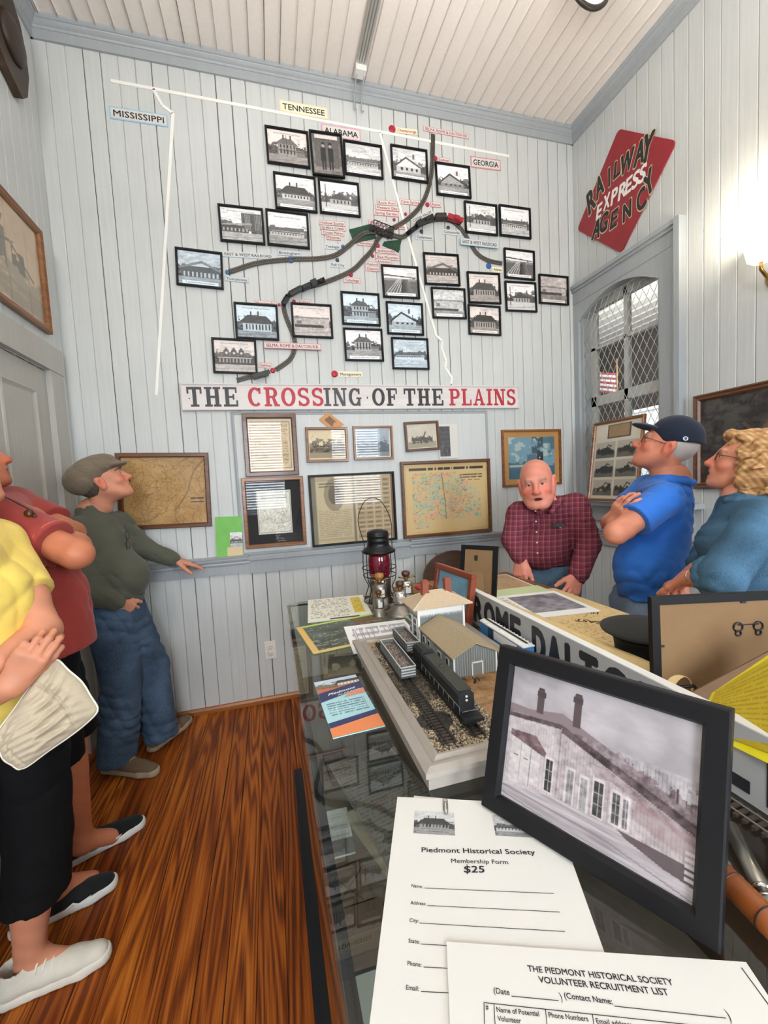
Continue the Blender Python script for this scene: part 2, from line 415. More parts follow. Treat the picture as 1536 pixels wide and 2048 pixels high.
# ceiling boards run away from the viewer
mb = MB(); boards(mb, 'c', -.02, ROOM_W + .02, .086, ROOM_Y, 0, ROOM_H, 1, seed=11, gapmin=.0008, gapmax=.0035)
mb.bbox((-.12, ROOM_Y - .1, ROOM_H + .012), (ROOM_W + .12, .1, ROOM_H + .1))
struct(fixn(mb.build('ceiling', [M_CEIL, M_CRACK])))
# floor: heart pine boards
fm = bpy.data.materials.new('pine_floor'); fm.use_nodes = True; t = NT(fm); b = t.n['Principled BSDF']
tc = t.add('ShaderNodeTexCoord'); sp = t.add('ShaderNodeSeparateXYZ', {0: tc.outputs['Object']})
FP = .083
dv = t.add('ShaderNodeMath', {0: sp.outputs[0], 1: FP}, operation='DIVIDE'); fl = t.add('ShaderNodeMath', {0: dv.outputs[0]}, operation='FLOOR')
fr = t.add('ShaderNodeMath', {0: dv.outputs[0]}, operation='FRACT')
wn = t.add('ShaderNodeTexWhiteNoise', {'W': fl.outputs[0]}, noise_dimensions='1D')
off = t.add('ShaderNodeMath', {0: wn.outputs[0], 1: 37.0}, operation='MULTIPLY')
cx = t.add('ShaderNodeMath', {0: fr.outputs[0], 1: .5}, operation='SUBTRACT')
cxs = t.add('ShaderNodeMath', {0: cx.outputs[0], 1: FP * 1.0}, operation='MULTIPLY')
y2 = t.add('ShaderNodeMath', {0: sp.outputs[1], 1: off.outputs[0]}, operation='ADD')
cv = t.add('ShaderNodeCombineXYZ', {0: cxs.outputs[0], 1: y2.outputs[0], 2: off.outputs[0]})
mpw = t.add('ShaderNodeMapping', {'Vector': cv.outputs[0], 'Scale': (1, .055, 1)})
nz = t.add('ShaderNodeTexNoise', {'Vector': mpw.outputs[0], 'Scale': 11.0, 'Detail': 1.5, 'Distortion': .25})
# growth rings: contours of a smooth field -> cathedral arches
rg = t.add('ShaderNodeMath', {0: nz.outputs[0], 1: 12.0}, operation='MULTIPLY')
sn = t.add('ShaderNodeMath', {0: rg.outputs[0], 1: 6.283}, operation='MULTIPLY'); sn2 = t.add('ShaderNodeMath', {0: sn.outputs[0]}, operation='SINE')
mf = t.add('ShaderNodeMapping', {'Vector': cv.outputs[0], 'Scale': (1, .02, 1)})
nf = t.add('ShaderNodeTexNoise', {'Vector': mf.outputs[0], 'Scale': 260.0, 'Detail': 4.0})
s1 = t.add('ShaderNodeMath', {0: sn2.outputs[0], 1: .22}, operation='MULTIPLY'); s2 = t.add('ShaderNodeMath', {0: s1.outputs[0], 1: nf.outputs[0]}, operation='ADD')
base = t.ramp(s2.outputs[0], [(.15, '#58290a'), (.45, '#954b12'), (.62, '#ae601a'), (.85, '#c2762c')])
tone = t.ramp(wn.outputs[0], [(0, '#c4b2a4'), (.5, '#e2d6cb'), (1, '#ffffff')])
colr = t.mix(1.0, base, tone, 'MULTIPLY')
t.t.links.new(colr, b.inputs['Base Color']); b.inputs['Roughness'].default_value = .48; b.inputs['Specular IOR Level'].default_value = .25
bpn = t.add('ShaderNodeBump', {'Height': nf.outputs[0], 'Strength': .08, 'Distance': .002}); t.t.links.new(bpn.outputs[0], b.inputs['Normal'])
mb = MB(); x = -.12; i = 0
rr = random.Random(4)
while x < ROOM_W + .12:
    x0 = math.floor(x / FP + 1e-6) * FP; g = rr.choice([.0012, .0018, .003])
    a_, b_ = x0 + g / 2, x0 + FP - g / 2
    mb.cur = 0
    vs = []
    for yy in (ROOM_Y - .1, .1):
        vs += [(a_, yy, -.02), (a_, yy, -.0015), (a_ + .0015, yy, 0), (b_ - .0015, yy, 0), (b_, yy, -.0015), (b_, yy, -.02)]
    mb.add(vs, [(k, k + 1, k + 7, k + 6) for k in range(5)])
    mb.cur = 1; mb.add([(b_, ROOM_Y - .1, -.004), (b_ + g, ROOM_Y - .1, -.004), (b_ + g, .1, -.004), (b_, .1, -.004)], [(0, 1, 2, 3)])
    x = x0 + FP + 1e-4
mb.cur = 1; mb.bbox((-.12, ROOM_Y - .1, -.06), (ROOM_W + .12, .1, -.02))
struct(fixn(mb.build('floor', [fm, mat('floor_gap', '#1c0d06', .9)])))
# mouldings -------------------------------------------------------
def run(name, prof, p0, p1, out, up=EZ, m=M_TRIM, parent=None):
    """profile (out, up) swept from p0 to p1"""
    p0 = np.array(p0, float); p1 = np.array(p1, float); out = np.array(out, float)
    vs = [p0 + out * a + up * b for a, b in prof] + [p1 + out * a + up * b for a, b in prof]; n = len(prof)
    mb = MB(); mb.add(vs, [(i, (i + 1) % n, n + (i + 1) % n, n + i) for i in range(n)] + [tuple(range(n))[::-1], tuple(range(n, 2 * n))])
    return fixn(mb.build(name, m, parent))
CROWN = [(0, -.098), (.012, -.098), (.012, -.050), (.017, -.048), (.020, -.040), (.018, -.036), (.026, -.030), (.034, -.022), (.036, -.018), (.042, -.016), (.050, -.008), (.052, 0), (0, 0)]
ch = ROOM_H
struct(run('trim_1', CROWN, (0, 0, ch), (ROOM_W, 0, ch), (0, -1, 0)))
struct(run('trim_2', CROWN, (ROOM_W, -.0, ch), (ROOM_W, ROOM_Y, ch), (-1, 0, 0)))
struct(run('trim_3', CROWN, (0, 0, ch), (0, ROOM_Y, ch), (1, 0, 0)))
RAIL = [(0, -.115), (.016, -.115), (.016, -.062), (.022, -.06), (.026, -.05), (.024, -.04), (.034, -.035), (.038, -.024), (.036, -.016), (.05, -.012), (.052, 0), (0, .0)]
RAIL_LOW = [(0, -.115), (.016, -.115), (.016, -.035), (.036, -.03), (.038, -.006), (.03, 0), (0, 0)]
rz = .972
xl = onY(498, 1115)[0]; xr = onY(818, 1085)[0]
struct(run('trim_4', RAIL, (0.0, 0, rz), (xl, 0, rz), (0, -1, 0)))
struct(run('trim_5', RAIL_LOW, (xl, 0, rz - .01), (xr, 0, rz - .01), (0, -1, 0)))
struct(run('trim_6', RAIL, (xr, 0, rz), (ROOM_W, 0, rz), (0, -1, 0)))
struct(run('trim_7', RAIL, (ROOM_W, 0, rz - .015), (ROOM_W, ROOM_Y, rz - .015), (-1, 0, 0)))
M_BASE = wood('baseboard_wood', '#7a451c', '#9c5f2b', '#b0713a', .4, 'x', 20)
BASE = [(0, 0), (.018, 0), (.018, .022), (.012, .034), (0, .036)]
struct(run('baseboard_back', BASE, (0, 0, 0), (ROOM_W, 0, 0), (0, -1, 0), m=M_BASE))
struct(run('baseboard_right', BASE, (ROOM_W, 0, 0), (ROOM_W, ROOM_Y, 0), (-1, 0, 0), m=M_BASE))
struct(run('baseboard_left', BASE, (0, DY1 + .13, 0), (0, 0, 0), (1, 0, 0), m=M_BASE))
# door on the left wall -------------------------------------------
M_DOOR = paint_mat('door_paint', '#b4b2aa', .4)
mb = MB()
mb.bbox((0, DY1, 0), (.022, DY1 + .125, DZ1 + .005)); mb.bbox((0, DY0 - .125, 0), (.022, DY0, DZ1 + .005)); mb.bbox((0, DY0 - .135, DZ1 + .005), (.026, DY1 + .13, DZ1 + .135))
dr = struct(mb.build('door_1', M_DOOR))
mb = MB(); mb.bbox((-.05, DY0 + .004, .01), (-.004, DY1 - .004, DZ1 - .004))
fixn(mb.build('door_leaf', M_DOOR, dr))
for (z0, z1) in ((.25, .85), (1.05, 1.90)):
    for (y0, y1) in ((DY0 + .12, DY0 + .40), (DY1 - .40, DY1 - .12)):
        mb = MB(); c = ((y0 + y1) / 2, (z0 + z1) / 2)
        mb.ring(y1 - y0, z1 - z0, [(0, -.001), (0, .006), (.008, .009), (.02, .002), (.03, -.001)])
        pn = mb.build('door_panel', M_DOOR, dr); pn.matrix_world = Matrix(((0, -1, 0, -.004), (1, 0, 0, c[0]), (0, 0, 1, c[1]), (0, 0, 0, 1)))
# room beyond the screened window ---------------------------------
mb = MB(); mb.bbox((3.49, -1.2, -.02), (7.2, 4.6, 0)); struct(mb.build('floor_2', mat('next_floor', '#6b4423', .5)))
mb = MB(); boards(mb, 'c', 3.49, 7.2, .2, -1.2, 4.6, 3.5, 1, seed=2, gapmin=.004, gapmax=.012); struct(fixn(mb.build('ceiling_2', [M_CEIL, M_CRACK])))
mb = MB(); mb.bbox((6.6, -1.2, 0), (6.7, 4.6, 3.5)); mb.bbox((3.49, 4.5, 0), (6.6, 4.6, 3.5)); mb.bbox((3.49, -1.3, 0), (6.7, -1.2, 3.5))
struct(mb.build('wall_beyond', mat('brown_boards', '#3b2f28', .7, noise=.25, nscale=6)))
q_ = at(1292, 822, 5.6)
mb = MB(); mb.bbox((q_[0], q_[1] - .3, .0), (q_[0] + .3, q_[1] + .3, q_[2])); mb.bbox((q_[0] - .03, q_[1] - .33, q_[2]), (q_[0] + .33, q_[1] + .33, q_[2] + .04))
tag(mb.build('white_cabinet', M_WHITE), 'tall white cabinet in the room seen through the screened window', 'cabinet')
fl = thing('flag', 'small red and white striped flag hung beyond the screened window', 'flag', onX(1212, 745, 5.2))
mb = MB()
for i in range(9):
    mb.cur = i % 2; mb.add([(.0, -.16, -.05 - i * .028 + .0), (.0, .16, .05 - i * .028), (.0, .16, .022 - i * .028), (.0, -.16, -.078 - i * .028), (.006, -.16, -.05 - i * .028), (.006, .16, .05 - i * .028), (.006, .16, .022 - i * .028), (.006, -.16, -.078 - i * .028)], [(0, 1, 2, 3), (7, 6, 5, 4), (0, 3, 7, 4), (1, 5, 6, 2)])
mb.build('flag_cloth', [mat('flag_red', '#7a2c32', .8), mat('flag_white', '#a8a4a0', .8)], fl)
mb = MB(); mb.tube([(0, -.17, -.5), (0, -.17, .12)], .008); mb.build('flag_staff', mat('staff_wood', '#6b4a2a', .5), fl)
# screened window ---------------------------------------------------
X = ROOM_W
win = MB()
cy0, cy1 = WY0 - .125, WY1 + .047
win.bbox((X - .022, cy0, 1.13), (X, WY0, 2.66)); win.bbox((X - .022, WY1, 1.13), (X, cy1, 2.66))
win.bbox((X - .024, cy0, 2.635), (X, cy1, 2.74)); win.bbox((X - .045, cy0 - .02, 2.74), (X, cy1, 2.765)); win.bbox((X - .034, cy0 - .01, 2.72), (X, cy1, 2.74))
win.bbox((X - .05, cy0 - .022, .99), (X - .0, cy0 + .012, 2.765))
# arched head: spandrels below a flat top
arc = [(WY0 + (WY1 - WY0) * i / 16, 2.635 - .12 * (1 - math.sin(math.pi * i / 16) ** .9) - .02) for i in range(17)]
for i in range(16):
    (ya, za), (yb, zb) = arc[i], arc[i + 1]
    win.add([(X - .02, ya, za), (X - .02, yb, zb), (X - .02, yb, 2.64), (X - .02, ya, 2.64), (X + .09, ya, za), (X + .09, yb, zb), (X + .09, yb, 2.64), (X + .09, ya, 2.64)],
            [(0, 1, 2, 3), (0, 4, 5, 1), (4, 7, 6, 5)])
win.bbox((X, WY0 - .001, WZ0), (X + .12, WY0 + .025, WZ1)); win.bbox((X, WY1 - .025, WZ0), (X + .12, WY1 + .001, WZ1))
wo = struct(win.build('window_1', M_TRIM))
mb = MB(); mb.bbox((X - .11, -.97, 1.135), (X + .1, .0, 1.165)); mb.bbox((X - .03, -.90, 1.02), (X, 0, 1.135)); mb.build('window_sill', M_TRIM, wo)
mb = MB(); xs_ = X + .085
for (y0, y1, z0, z1) in ((WY0 + .02, WY0 + .07, WZ0, 2.6), (WY1 - .07, WY1 - .02, WZ0, 2.6), (-.405, -.375, WZ0, 2.6), (WY0, WY1, 1.86, 1.93), (WY0, WY1, WZ0, WZ0 + .06), (WY0, WY1, 2.27, 2.29), (WY0, WY1, 2.55, 2.62)):
    mb.bbox((xs_ - .018, y0, z0), (xs_ + .018, y1, z1))
mb.build('sash', mat('sash_paint', '#c3c4bf', .4), wo)
mb = MB(); mb.bbox((xs_ - .002, WY0 + .02, WZ0), (xs_ + .002, WY1 - .02, 2.58)); mb.build('pane', glass_mat('window_glass'), wo)
# diamond wire screen in front of the sash
mb = MB(); sy0, sy1, sz0, sz1 = WY0 + .006, WY1 - .004, WZ0, 2.585; dy, dz = .052, .098; xw = X + .008
def clipline(y0, z0, sl):
    pts = []
    for yy in (sy0, sy1):
        zz = z0 + sl * (yy - y0)
        if sz0 <= zz <= sz1: pts.append((yy, zz))
    for zz in (sz0, sz1):
        yy = y0 + (zz - z0) / sl
        if sy0 < yy < sy1: pts.append((yy, zz))
    return pts[:2] if len(pts) >= 2 else None
sl = dz / dy; k = -60
while k < 60:
    for s_, off_ in ((sl, .0016), (-sl, -.0016)):
        p = clipline(sy0 + k * dy, sz0, s_)
        if p: mb.tube([(xw + off_, p[0][0], p[0][1]), (xw + off_, p[1][0], p[1][1])], .0017, 5)
    k += 1
mb.build('wire_screen', mat('galvanised_wire', '#c4c4bf', .4, .3), wo)
mb = MB(); mb.tube([(xw, sy0, sz0), (xw, sy1, sz0), (xw, sy1, sz1), (xw, sy0, sz1)], .005, 6, closed=True)
mb.build('screen_rod', mat('galvanised_wire', '#c4c4bf'), wo)
# sconce on the right wall (only its edge is in view)
sc = thing('wall_sconce', 'lit white glass sconce on the right wall above the dark landscape painting', 'lamp', (X, -1.30, 2.35))
mb = MB(); mb.lathe([(.03, -.10), (.05, -.085), (.062, -.03), (.072, .02), (.098, .075), (.10, .08), (.092, .08), (.06, .02), (.03, -.08)], 32, (-.11, 0, .03))
mb.build('glass_shade', mat('lit_glass', '#fff6e4', .4, emit='#fff2da', estr=3.0), sc)
mb = MB(); mb.tube([(-.004, 0, -.12), (-.06, 0, -.14), (-.11, 0, -.10), (-.11, 0, -.07)], .008, 8); mb.build('lamp_arm', mat('brass', '#a8864a', .3, 1.0), sc)
mb = MB(); mb.lathe([(.045, 0), (.05, .004), (.04, .014), (.02, .02)], 24, (-.001, 0, -.12), np.array(Matrix.Rotation(-math.pi / 2, 3, 'Y'))); mb.build('back_plate', mat('brass', '#a8864a'), sc)
ld = bpy.data.lights.new('sconce_bulb', 'POINT'); ld.energy = 12; ld.color = (1, .90, .74); ld.shadow_soft_size = .05
lo = bpy.data.objects.new('sconce_bulb', ld); COL.objects.link(lo); lo.location = (X - .16, -1.30, 2.50)
# round fixture hanging from the ceiling at the top of the view
p = onZ(1180, 6, 3.62)
ft = thing('round_ceiling_fixture', 'round white fixture with a dark rim hanging from the ceiling', 'light fixture', (p[0], p[1], 3.60))
mb = MB(); rim = [(math.cos(a) * .11, 0, .11 + math.sin(a) * .11) for a in np.linspace(0, 2 * math.pi, 33)[:-1]]; mb.tube(rim, .012, 8, closed=True); mb.build('rim', mat('dark_rim', '#2c241e', .4), ft)
mb = MB(); mb.lathe([(.10, -.012), (.105, 0), (.10, .012)], 32, (0, 0, .11), np.array(Matrix.Rotation(math.pi / 2, 3, 'X'))); mb.build('face', M_WHITE, ft)
mb = MB(); mb.tube([(0, 0, .22), (0, 0, .30)], .008); mb.build('hanger_rod', mat('dark_rim', '#2c241e'), ft)
# conduit, box and hooks where the ceiling meets the back wall
p = onZ(718, 143, ROOM_H)
cb = thing('conduit_box', 'small white wiring box on the ceiling above the crown moulding', 'wiring box', (p[0], p[1] - .03, ROOM_H))
mb = MB(); mb.bbox((-.032, -.03, -.045), (.032, .03, 0)); mb.build('box_body', M_WHITE, cb)
for i, dx in enumerate((-.024, -.008, .008, .024)):
    mb = MB(); mb.tube([(dx, -.03, -.008), (dx * 1.6 + .0, -2.4, -.008)], .007, 8); mb.build('cable', M_WHITE, cb)
for i, dx in enumerate((-.022, .024)):
    mb = MB(); yy = p[1] - .03
    mb.tube([(dx, -.0, -.045), (dx, -.0 - yy - .065, -.06), (dx, -yy - .03, -.10), (dx, -yy - .02, -.155), (dx + .006, -yy - .027, -.165), (dx + .012, -yy - .025, -.158)], .004, 6)
    mb.build('wire_hook', M_TRIM, cb)
# outlet on the back wall
p = onY(540.5, 1300)
ot = thing('wall_outlet', 'white double wall outlet low on the back wall beside the display case', 'outlet', p)
mb = MB(); mb.ring(.072, .116, [(0, 0), (.001, .005), (.004, .006), (.034, .006)]); mb.bbox((-.008, -.0065, -.03), (.008, -.0, .03)); mb.build('cover_plate', mat('outlet_white', '#e6e0d6', .35), ot)
for z in (.021, -.021):
    mb = MB(); mb.lathe([(.017, 0), (.017, .002), (.015, .003)], 20, (0, -.006, z), np.array(Matrix.Rotation(math.pi / 2, 3, 'X'))); so = mb.build('socket', mat('outlet_white', '#e6e0d6'), ot)
    mb = MB(); mb.bbox((-.007, -.0095, z + .001), (-.005, -.0085, z + .009)); mb.bbox((.005, -.0095, z + .001), (.007, -.0085, z + .009)); mb.bbox((-.002, -.0095, z - .009), (.002, -.0085, z - .005)); mb.build('slots', mat('slot_dark', '#2a2624', .6), so)
# ================================================================ THINGS ON THE BACK WALL
M_BLACKF = mat('black_frame', '#131315', .45, spec=.25)
M_PRINT = vcol_mat('photo_print', .55)
M_GLASS = glass_mat('picture_glass', '#ffffff', 1.35, .02)
M_INK = mat('black_ink', '#1c1c20', .6)
M_REDINK = mat('red_ink', '#a02a3c', .6)
M_PAPER = mat('white_paper', '#d8d5ce', .7)
M_CARD = mat('backing_board', '#8a6a45', .8, noise=.12, nscale=12)
def corners(px, plane=onY, val=0.0):
    P = [plane(x, y, val) for x, y in px]; c = sum(P) / 4
    u = (P[1] - P[0] + P[2] - P[3]); w = np.linalg.norm(u) / 2; u /= np.linalg.norm(u)
    v = (P[0] - P[3] + P[1] - P[2]); h = np.linalg.norm(v) / 2
    return c, u, w, h
def wall_R(u, nrm):
    """local x = u (along wall), local -y = out of the wall, local z = up"""
    y = -np.array(nrm, float); z = np.cross(u, y); z /= np.linalg.norm(z); return np.stack([u, y, z], 1)
def depot(style, seed, tone=(1, 1, 1), cap='b', W=84, H=66):
    r = np.random.default_rng(seed); p = Pic(W, H, (.78, .79, .80)); a = p
    sky = .70 + .16 * r.random(); p.a[:] = sky; p.add(p.noise(4, seed, 1, 2), .22)
    g = .22 + .1 * r.random(); gl = .30 + .22 * r.random()
    tree = p.noise(14, seed + 1)
    if style != 'plain': p.put((p.Y < .55 + tree * .5) & (p.Y > g) & ((p.X < .28) | (p.X > .72)), .25 + tree[..., None] * .5 + np.zeros(3), .9)
    p.rect(0, 0, 1, g, (gl + .2,) * 3); p.add(p.noise(9, seed + 2, 1, 4), np.where(1, .25, 0))
    wl = .55 + .25 * r.random(); rf = .18 + .14 * r.random()
    def wins(x0, x1, y0, y1, n, c=.2):
        for i in range(n):
            x = x0 + (x1 - x0) * (i + .3) / n; p.rect(x, y0, x + (x1 - x0) / n * .42, y1, (c,) * 3)
    if style == 'hip':
        p.rect(.16, g - .02, .86, .50, (wl,) * 3); p.poly([(.08, .48), (.92, .46), (.74, .68), (.28, .70)], (rf,) * 3); wins(.2, .84, g + .03, .42, 8); p.rect(.34, .66, .38, .80, (.2,) * 3); p.rect(.52, .68, .56, .82, (.2,) * 3)
        p.rect(.16, .44, .86, .485, (.3,) * 3)
    elif style == 'two':
        p.rect(.25, g - .02, .72, .62, (wl,) * 3); p.poly([(.2, .60), (.77, .58), (.6, .76), (.38, .77)], (rf + .1,) * 3); wins(.28, .7, .48, .57, 5); wins(.28, .7, g + .04, g + .18, 5); p.rect(.38, .72, .42, .86, (.25,) * 3); p.rect(.56, .72, .6, .86, (.25,) * 3); p.rect(.72, g - .02, .92, .46, (wl - .1,) * 3); p.poly([(.7, .46), (.95, .45), (.88, .53), (.7, .55)], (rf,) * 3); p.rect(.25, .40, .92, .425, (.32,) * 3)
    elif style == 'gable':
        p.rect(.12, g - .02, .82, .42, (wl - .1,) * 3); p.poly([(.06, .40), (.40, .74), (.90, .42), (.88, .38), (.40, .66), (.1, .37)], (rf,) * 3); p.poly([(.12, .40), (.40, .67), (.82, .40)], (wl,) * 3); wins(.2, .78, g + .04, .38, 4); p.rect(.60, .68, .66, .84, (.35,) * 3)
    elif style == 'shed':
        p.rect(.08, g, .95, .56, (rf + .05,) * 3); p.poly([(.02, .52), (.55, .74), (.98, .50), (.98, .44), (.55, .66), (.02, .46)], (rf + .2,) * 3); wins(.1, .95, g + .02, .4, 9, .7)
    elif style == 'long':
        p.rect(.05, g, .9, .45, (wl,) * 3); p.poly([(.0, .43), (.95, .45), (.85, .57), (.08, .54)], (rf + .12,) * 3); wins(.08, .88, g + .05, .38, 11); p.rect(.05, .40, .9, .43, (.25,) * 3)
    elif style == 'people':
        p.a[:] = .42; p.add(p.noise(6, seed), .3); p.rect(0, .12, 1, .24, (.5,) * 3); p.rect(.1, .2, .9, .9, (.36,) * 3); p.rect(.12, .88, .88, .97, (.8,) * 3)
        for x, c in ((.38, .14), (.62, .10)):
            p.rect(x - .09, .34, x + .09, .66, (c,) * 3); p.rect(x - .07, .12, x - .01, .36, (c,) * 3); p.rect(x + .01, .12, x + .07, .36, (c,) * 3); p.disc(x, .71, .045, (.6,) * 3, 1, 1.25); p.rect(x - .07, .74, x + .07, .76, (c,) * 3); p.rect(x - .045, .75, x + .045, .80, (c,) * 3)
    elif style == 'yard':
        p.rect(0, 0, 1, .55, (.36,) * 3); p.rect(0, .55, 1, .62, (.5,) * 3)
        for i in range(9): p.line([(.02 + i * .1, .05), (.45 + i * .035, .62)], .012, (.66,) * 3)
        for i in range(6): p.poly([(.5 + i * .05, .06), (.58 + i * .06, .06), (.55 + i * .035, .6), (.53 + i * .03, .6)], (.2 + .04 * i,) * 3)
        p.poly([(.02, .75), (.95, .68), (.95, .65), (.02, .70)], (.25,) * 3)
    elif style == 'tower':
        p.rect(.08, g, .92, .5, (.27,) * 3); p.poly([(.05, .5), (.95, .5), (.85, .62), (.15, .62)], (.42,) * 3)
        for x in (.3, .48, .66): p.poly([(x - .07, .5), (x + .07, .5), (x + .07, .66), (x, .78), (x - .07, .66)], (.34,) * 3); p.disc(x, .6, .03, (.75,) * 3, 1, .8)
        wins(.1, .9, g + .05, .42, 10, .6); p.rect(.08, .44, .92, .47, (.7,) * 3)
    elif style == 'street':
        p.rect(0, 0, 1, .34, (.7,) * 3); p.put((p.Y < .66 + tree * .5) & (p.Y > .3) & (p.X > .3), (.3,) * 3, .8); p.poly([(.25, .3), (.25, .48), (.55, .6), (.8, .46), (.8, .3)], (.6,) * 3); p.poly([(.2, .46), (.5, .68), (.84, .46)], (.28,) * 3); p.line([(.14, .2), (.14, .9)], .012, (.2,) * 3); wins(.3, .78, .33, .44, 5)
    elif style == 'block':
        p.rect(0, g, .95, .62, (.66,) * 3); p.rect(0, .58, .95, .62, (.5,) * 3); p.rect(.04, g, .8, g + .09, (.26,) * 3); p.rect(.1, .4, .22, .5, (.45,) * 3); p.add(p.noise(16, seed + 4), .25)
    elif style == 'modern':
        p.rect(.0, g, .66, .48, (.25,) * 3); p.rect(.5, .34, .98, .86, (.3,) * 3)
        for i in range(14): p.rect(.52 + i * .034, .36, .528 + i * .034, .84, (.55,) * 3)
        p.poly([(.02, .46), (.74, .52), (.72, .58), (.02, .50)], (.55,) * 3); wins(.02, .66, g + .03, .4, 7, .6)
    if seed == 100: p.line([(.47, .24), (.47, .93)], .010, (.22,) * 3)
    p.add(p.noise(30, seed + 9), .14)
    p.line([(0, .1), (1, .16)], .008, (gl + .05,) * 3)
    if cap == 'b': p.rect(.10, .035, .92, .13, (.93,) * 3)
    elif cap == 't': p.rect(.12, .86, .90, .95, (.92,) * 3)
    p.a = np.clip((p.a - .5) * 1.25 + .58, 0, 1); return p.tint(tone)
BW = (1, 1, 1); SEP = (.95, .91, .89); BLU = (.90, .96, 1.0); WARM = (1, .97, .93)
s1 = .4427; s2 = .3776
def c1(*p): return [(500 + x * s1, 180 + y * s1) for x, y in p]
def c2(*p): return [(180 + x * s2, 130 + y * s2) for x, y in p]
DEPOTS = [
 (c1((67,168),(265,198),(268,362),(77,335)), 'two', SEP, 't', 'Spring Garden Railroad Depot', 'black framed depot photo with two chimneys and a flagpole, under TENNESSEE'),
 (c1((265,195),(412,218),(425,412),(280,398)), 'people', SEP, 'x', 'PLEASANT GAP', 'upright black framed photo of two men in hats, under the ALABAMA label'),
 (c1((418,232),(592,258),(602,412),(428,385)), 'long', BW, 'b', 'Rock Run Railroad Depot', 'black framed photo of a flat-roofed depot, right of the photo of two men'),
 (c1((630,250),(797,280),(803,427),(640,405)), 'gable', BW, 'b', 'Cave Springs Railroad Depot', 'black framed photo of a gabled depot, between the white state line and the upright track'),
 (c1((833,330),(990,352),(995,497),(840,478)), 'gable', BW, 'b', 'Dalton Railroad Depot', 'black framed photo of a gabled depot, under the Dalton dot'),
 (c1((103,375),(297,402),(302,562),(115,540)), 'hip', BW, 'b', 'Cross Plains/Piedmont RR Depot', 'black framed photo of a low hipped depot, left in the second row'),
 (c1((305,405),(492,428),(496,582),(316,560)), 'street', BW, 'b', 'Cross Plains-Piedmont RR Depot', 'black framed snowy looking depot photo, right of the low hipped depot in the second row'),
 (c2((676,742),(915,768),(930,960),(692,938)), 'modern', BW, 't', 'Birmingham Railroad Depot', 'black framed Birmingham depot photo with a striped tower block behind'),
 (c2((930,768),(1153,795),(1165,982),(938,958)), 'long', BW, 'x', 'Birmingham Railroad Depot', 'black framed pale Birmingham depot photo, above the big blue dot'),
 (c1((962,506),(1112,525),(1115,665),(970,648)), 'street', BW, 'b', 'Rome Railroad Depot', 'black framed bright depot photo with trees, right of the red caboose'),
 (c1((1120,522),(1262,540),(1265,680),(1125,662)), 'long', BW, 't', 'Rome Railroad Depot', 'black framed hazy depot photo, topmost at the right end of the map'),
 (c2((450,970),(705,1000),(706,1195),(462,1168)), 'shed', BLU, 'b', 'Tuscaloosa Railroad Depot', 'black framed Tuscaloosa depot photo, leftmost frame of the wall map'),
 (c1((780,738),(940,748),(945,890),(788,882)), 'shed', SEP, 't', 'Piedmont-Piedmont RR Depot', 'black framed photo of a dark barn depot with people, right of the white state line'),
 (c1((815,895),(968,900),(975,1040),(822,1032)), 'block', BW, 'b', 'Piedmont-Piedmont RR Depot', 'black framed photo of a white depot end wall, below the dark barn depot photo'),
 (c1((590,793),(758,803),(764,948),(600,940)), 'yard', BW, 'b', 'Jacksonville Railroad Depot', 'black framed Jacksonville depot photo, left of the white state line under Oxanna'),
 (c1((612,958),(778,968),(782,1113),(618,1105)), 'gable', BLU, 'b', 'Blue Mountain Railroad Depot', 'black framed bluish depot photo with wide gable roof, below the Jacksonville photo'),
 (c1((635,1120),(803,1125),(806,1267),(642,1262)), 'long', BLU, 't', 'Anniston Railroad Depot', 'black framed Anniston depot photo, lowest of its column by the white state line'),
 (c1((408,912),(582,925),(588,1070),(416,1062)), 'two', BLU, 'b', 'Oxford Railroad Depot', 'black framed bluish photo of a two-storey Oxford depot'),
 (c1((420,1078),(596,1082),(602,1230),(428,1225)), 'two', BW, 'b', 'Oxford Railroad Depot', 'black framed photo of a white Oxford depot under a cloudy sky, above the Montgomery dot'),
 (c1((185,965),(368,973),(374,1128),(190,1117)), 'block', SEP, 't', 'Calera Railroad Depot', 'black framed Calera depot photo with a blank long wall'),
 (c2((762,1260),(993,1275),(1002,1464),(772,1452)), 'hip', BLU, 't', 'Montevallo Railroad Depot', 'black framed Montevallo depot photo with columns, left of the lower track'),
 (c2((643,1445),(880,1460),(888,1640),(655,1635)), 'tower', SEP, 't', 'Selma Railroad Depot', 'black framed dark Selma depot photo with arched gables, lowest left of the map'),
 (c1((977,824),(1124,832),(1130,972),(983,965)), 'hip', SEP, 't', 'Cedartown Railroad Depot', 'black framed dark brownish Cedartown depot photo, upper of the two brownish ones'),
 (c1((982,972),(1127,980),(1130,1115),(984,1105)), 'hip', SEP, 'b', 'Cartersville Railroad Depot', 'black framed brownish depot photo with a hip roof, lower of the two brownish ones'),
 (c1((1143,717),(1280,732),(1283,866),(1146,852)), 'yard', BW, 'b', 'Atlanta Railroad Depot', 'black framed photo of an Atlanta rail yard, beside the Atlanta label'),
 (c1((1147,868),(1288,872),(1291,1010),(1152,1000)), 'street', BW, 't', 'Atlanta Railroad Depot', 'black framed photo of a street with a pole, below the rail yard photo'),
 (c1((1300,833),(1432,848),(1434,976),(1302,968)), 'block', SEP, 'b', 'Atlanta Railroad Depot', 'black framed brownish ruin photo, rightmost frame of the wall map'),
]
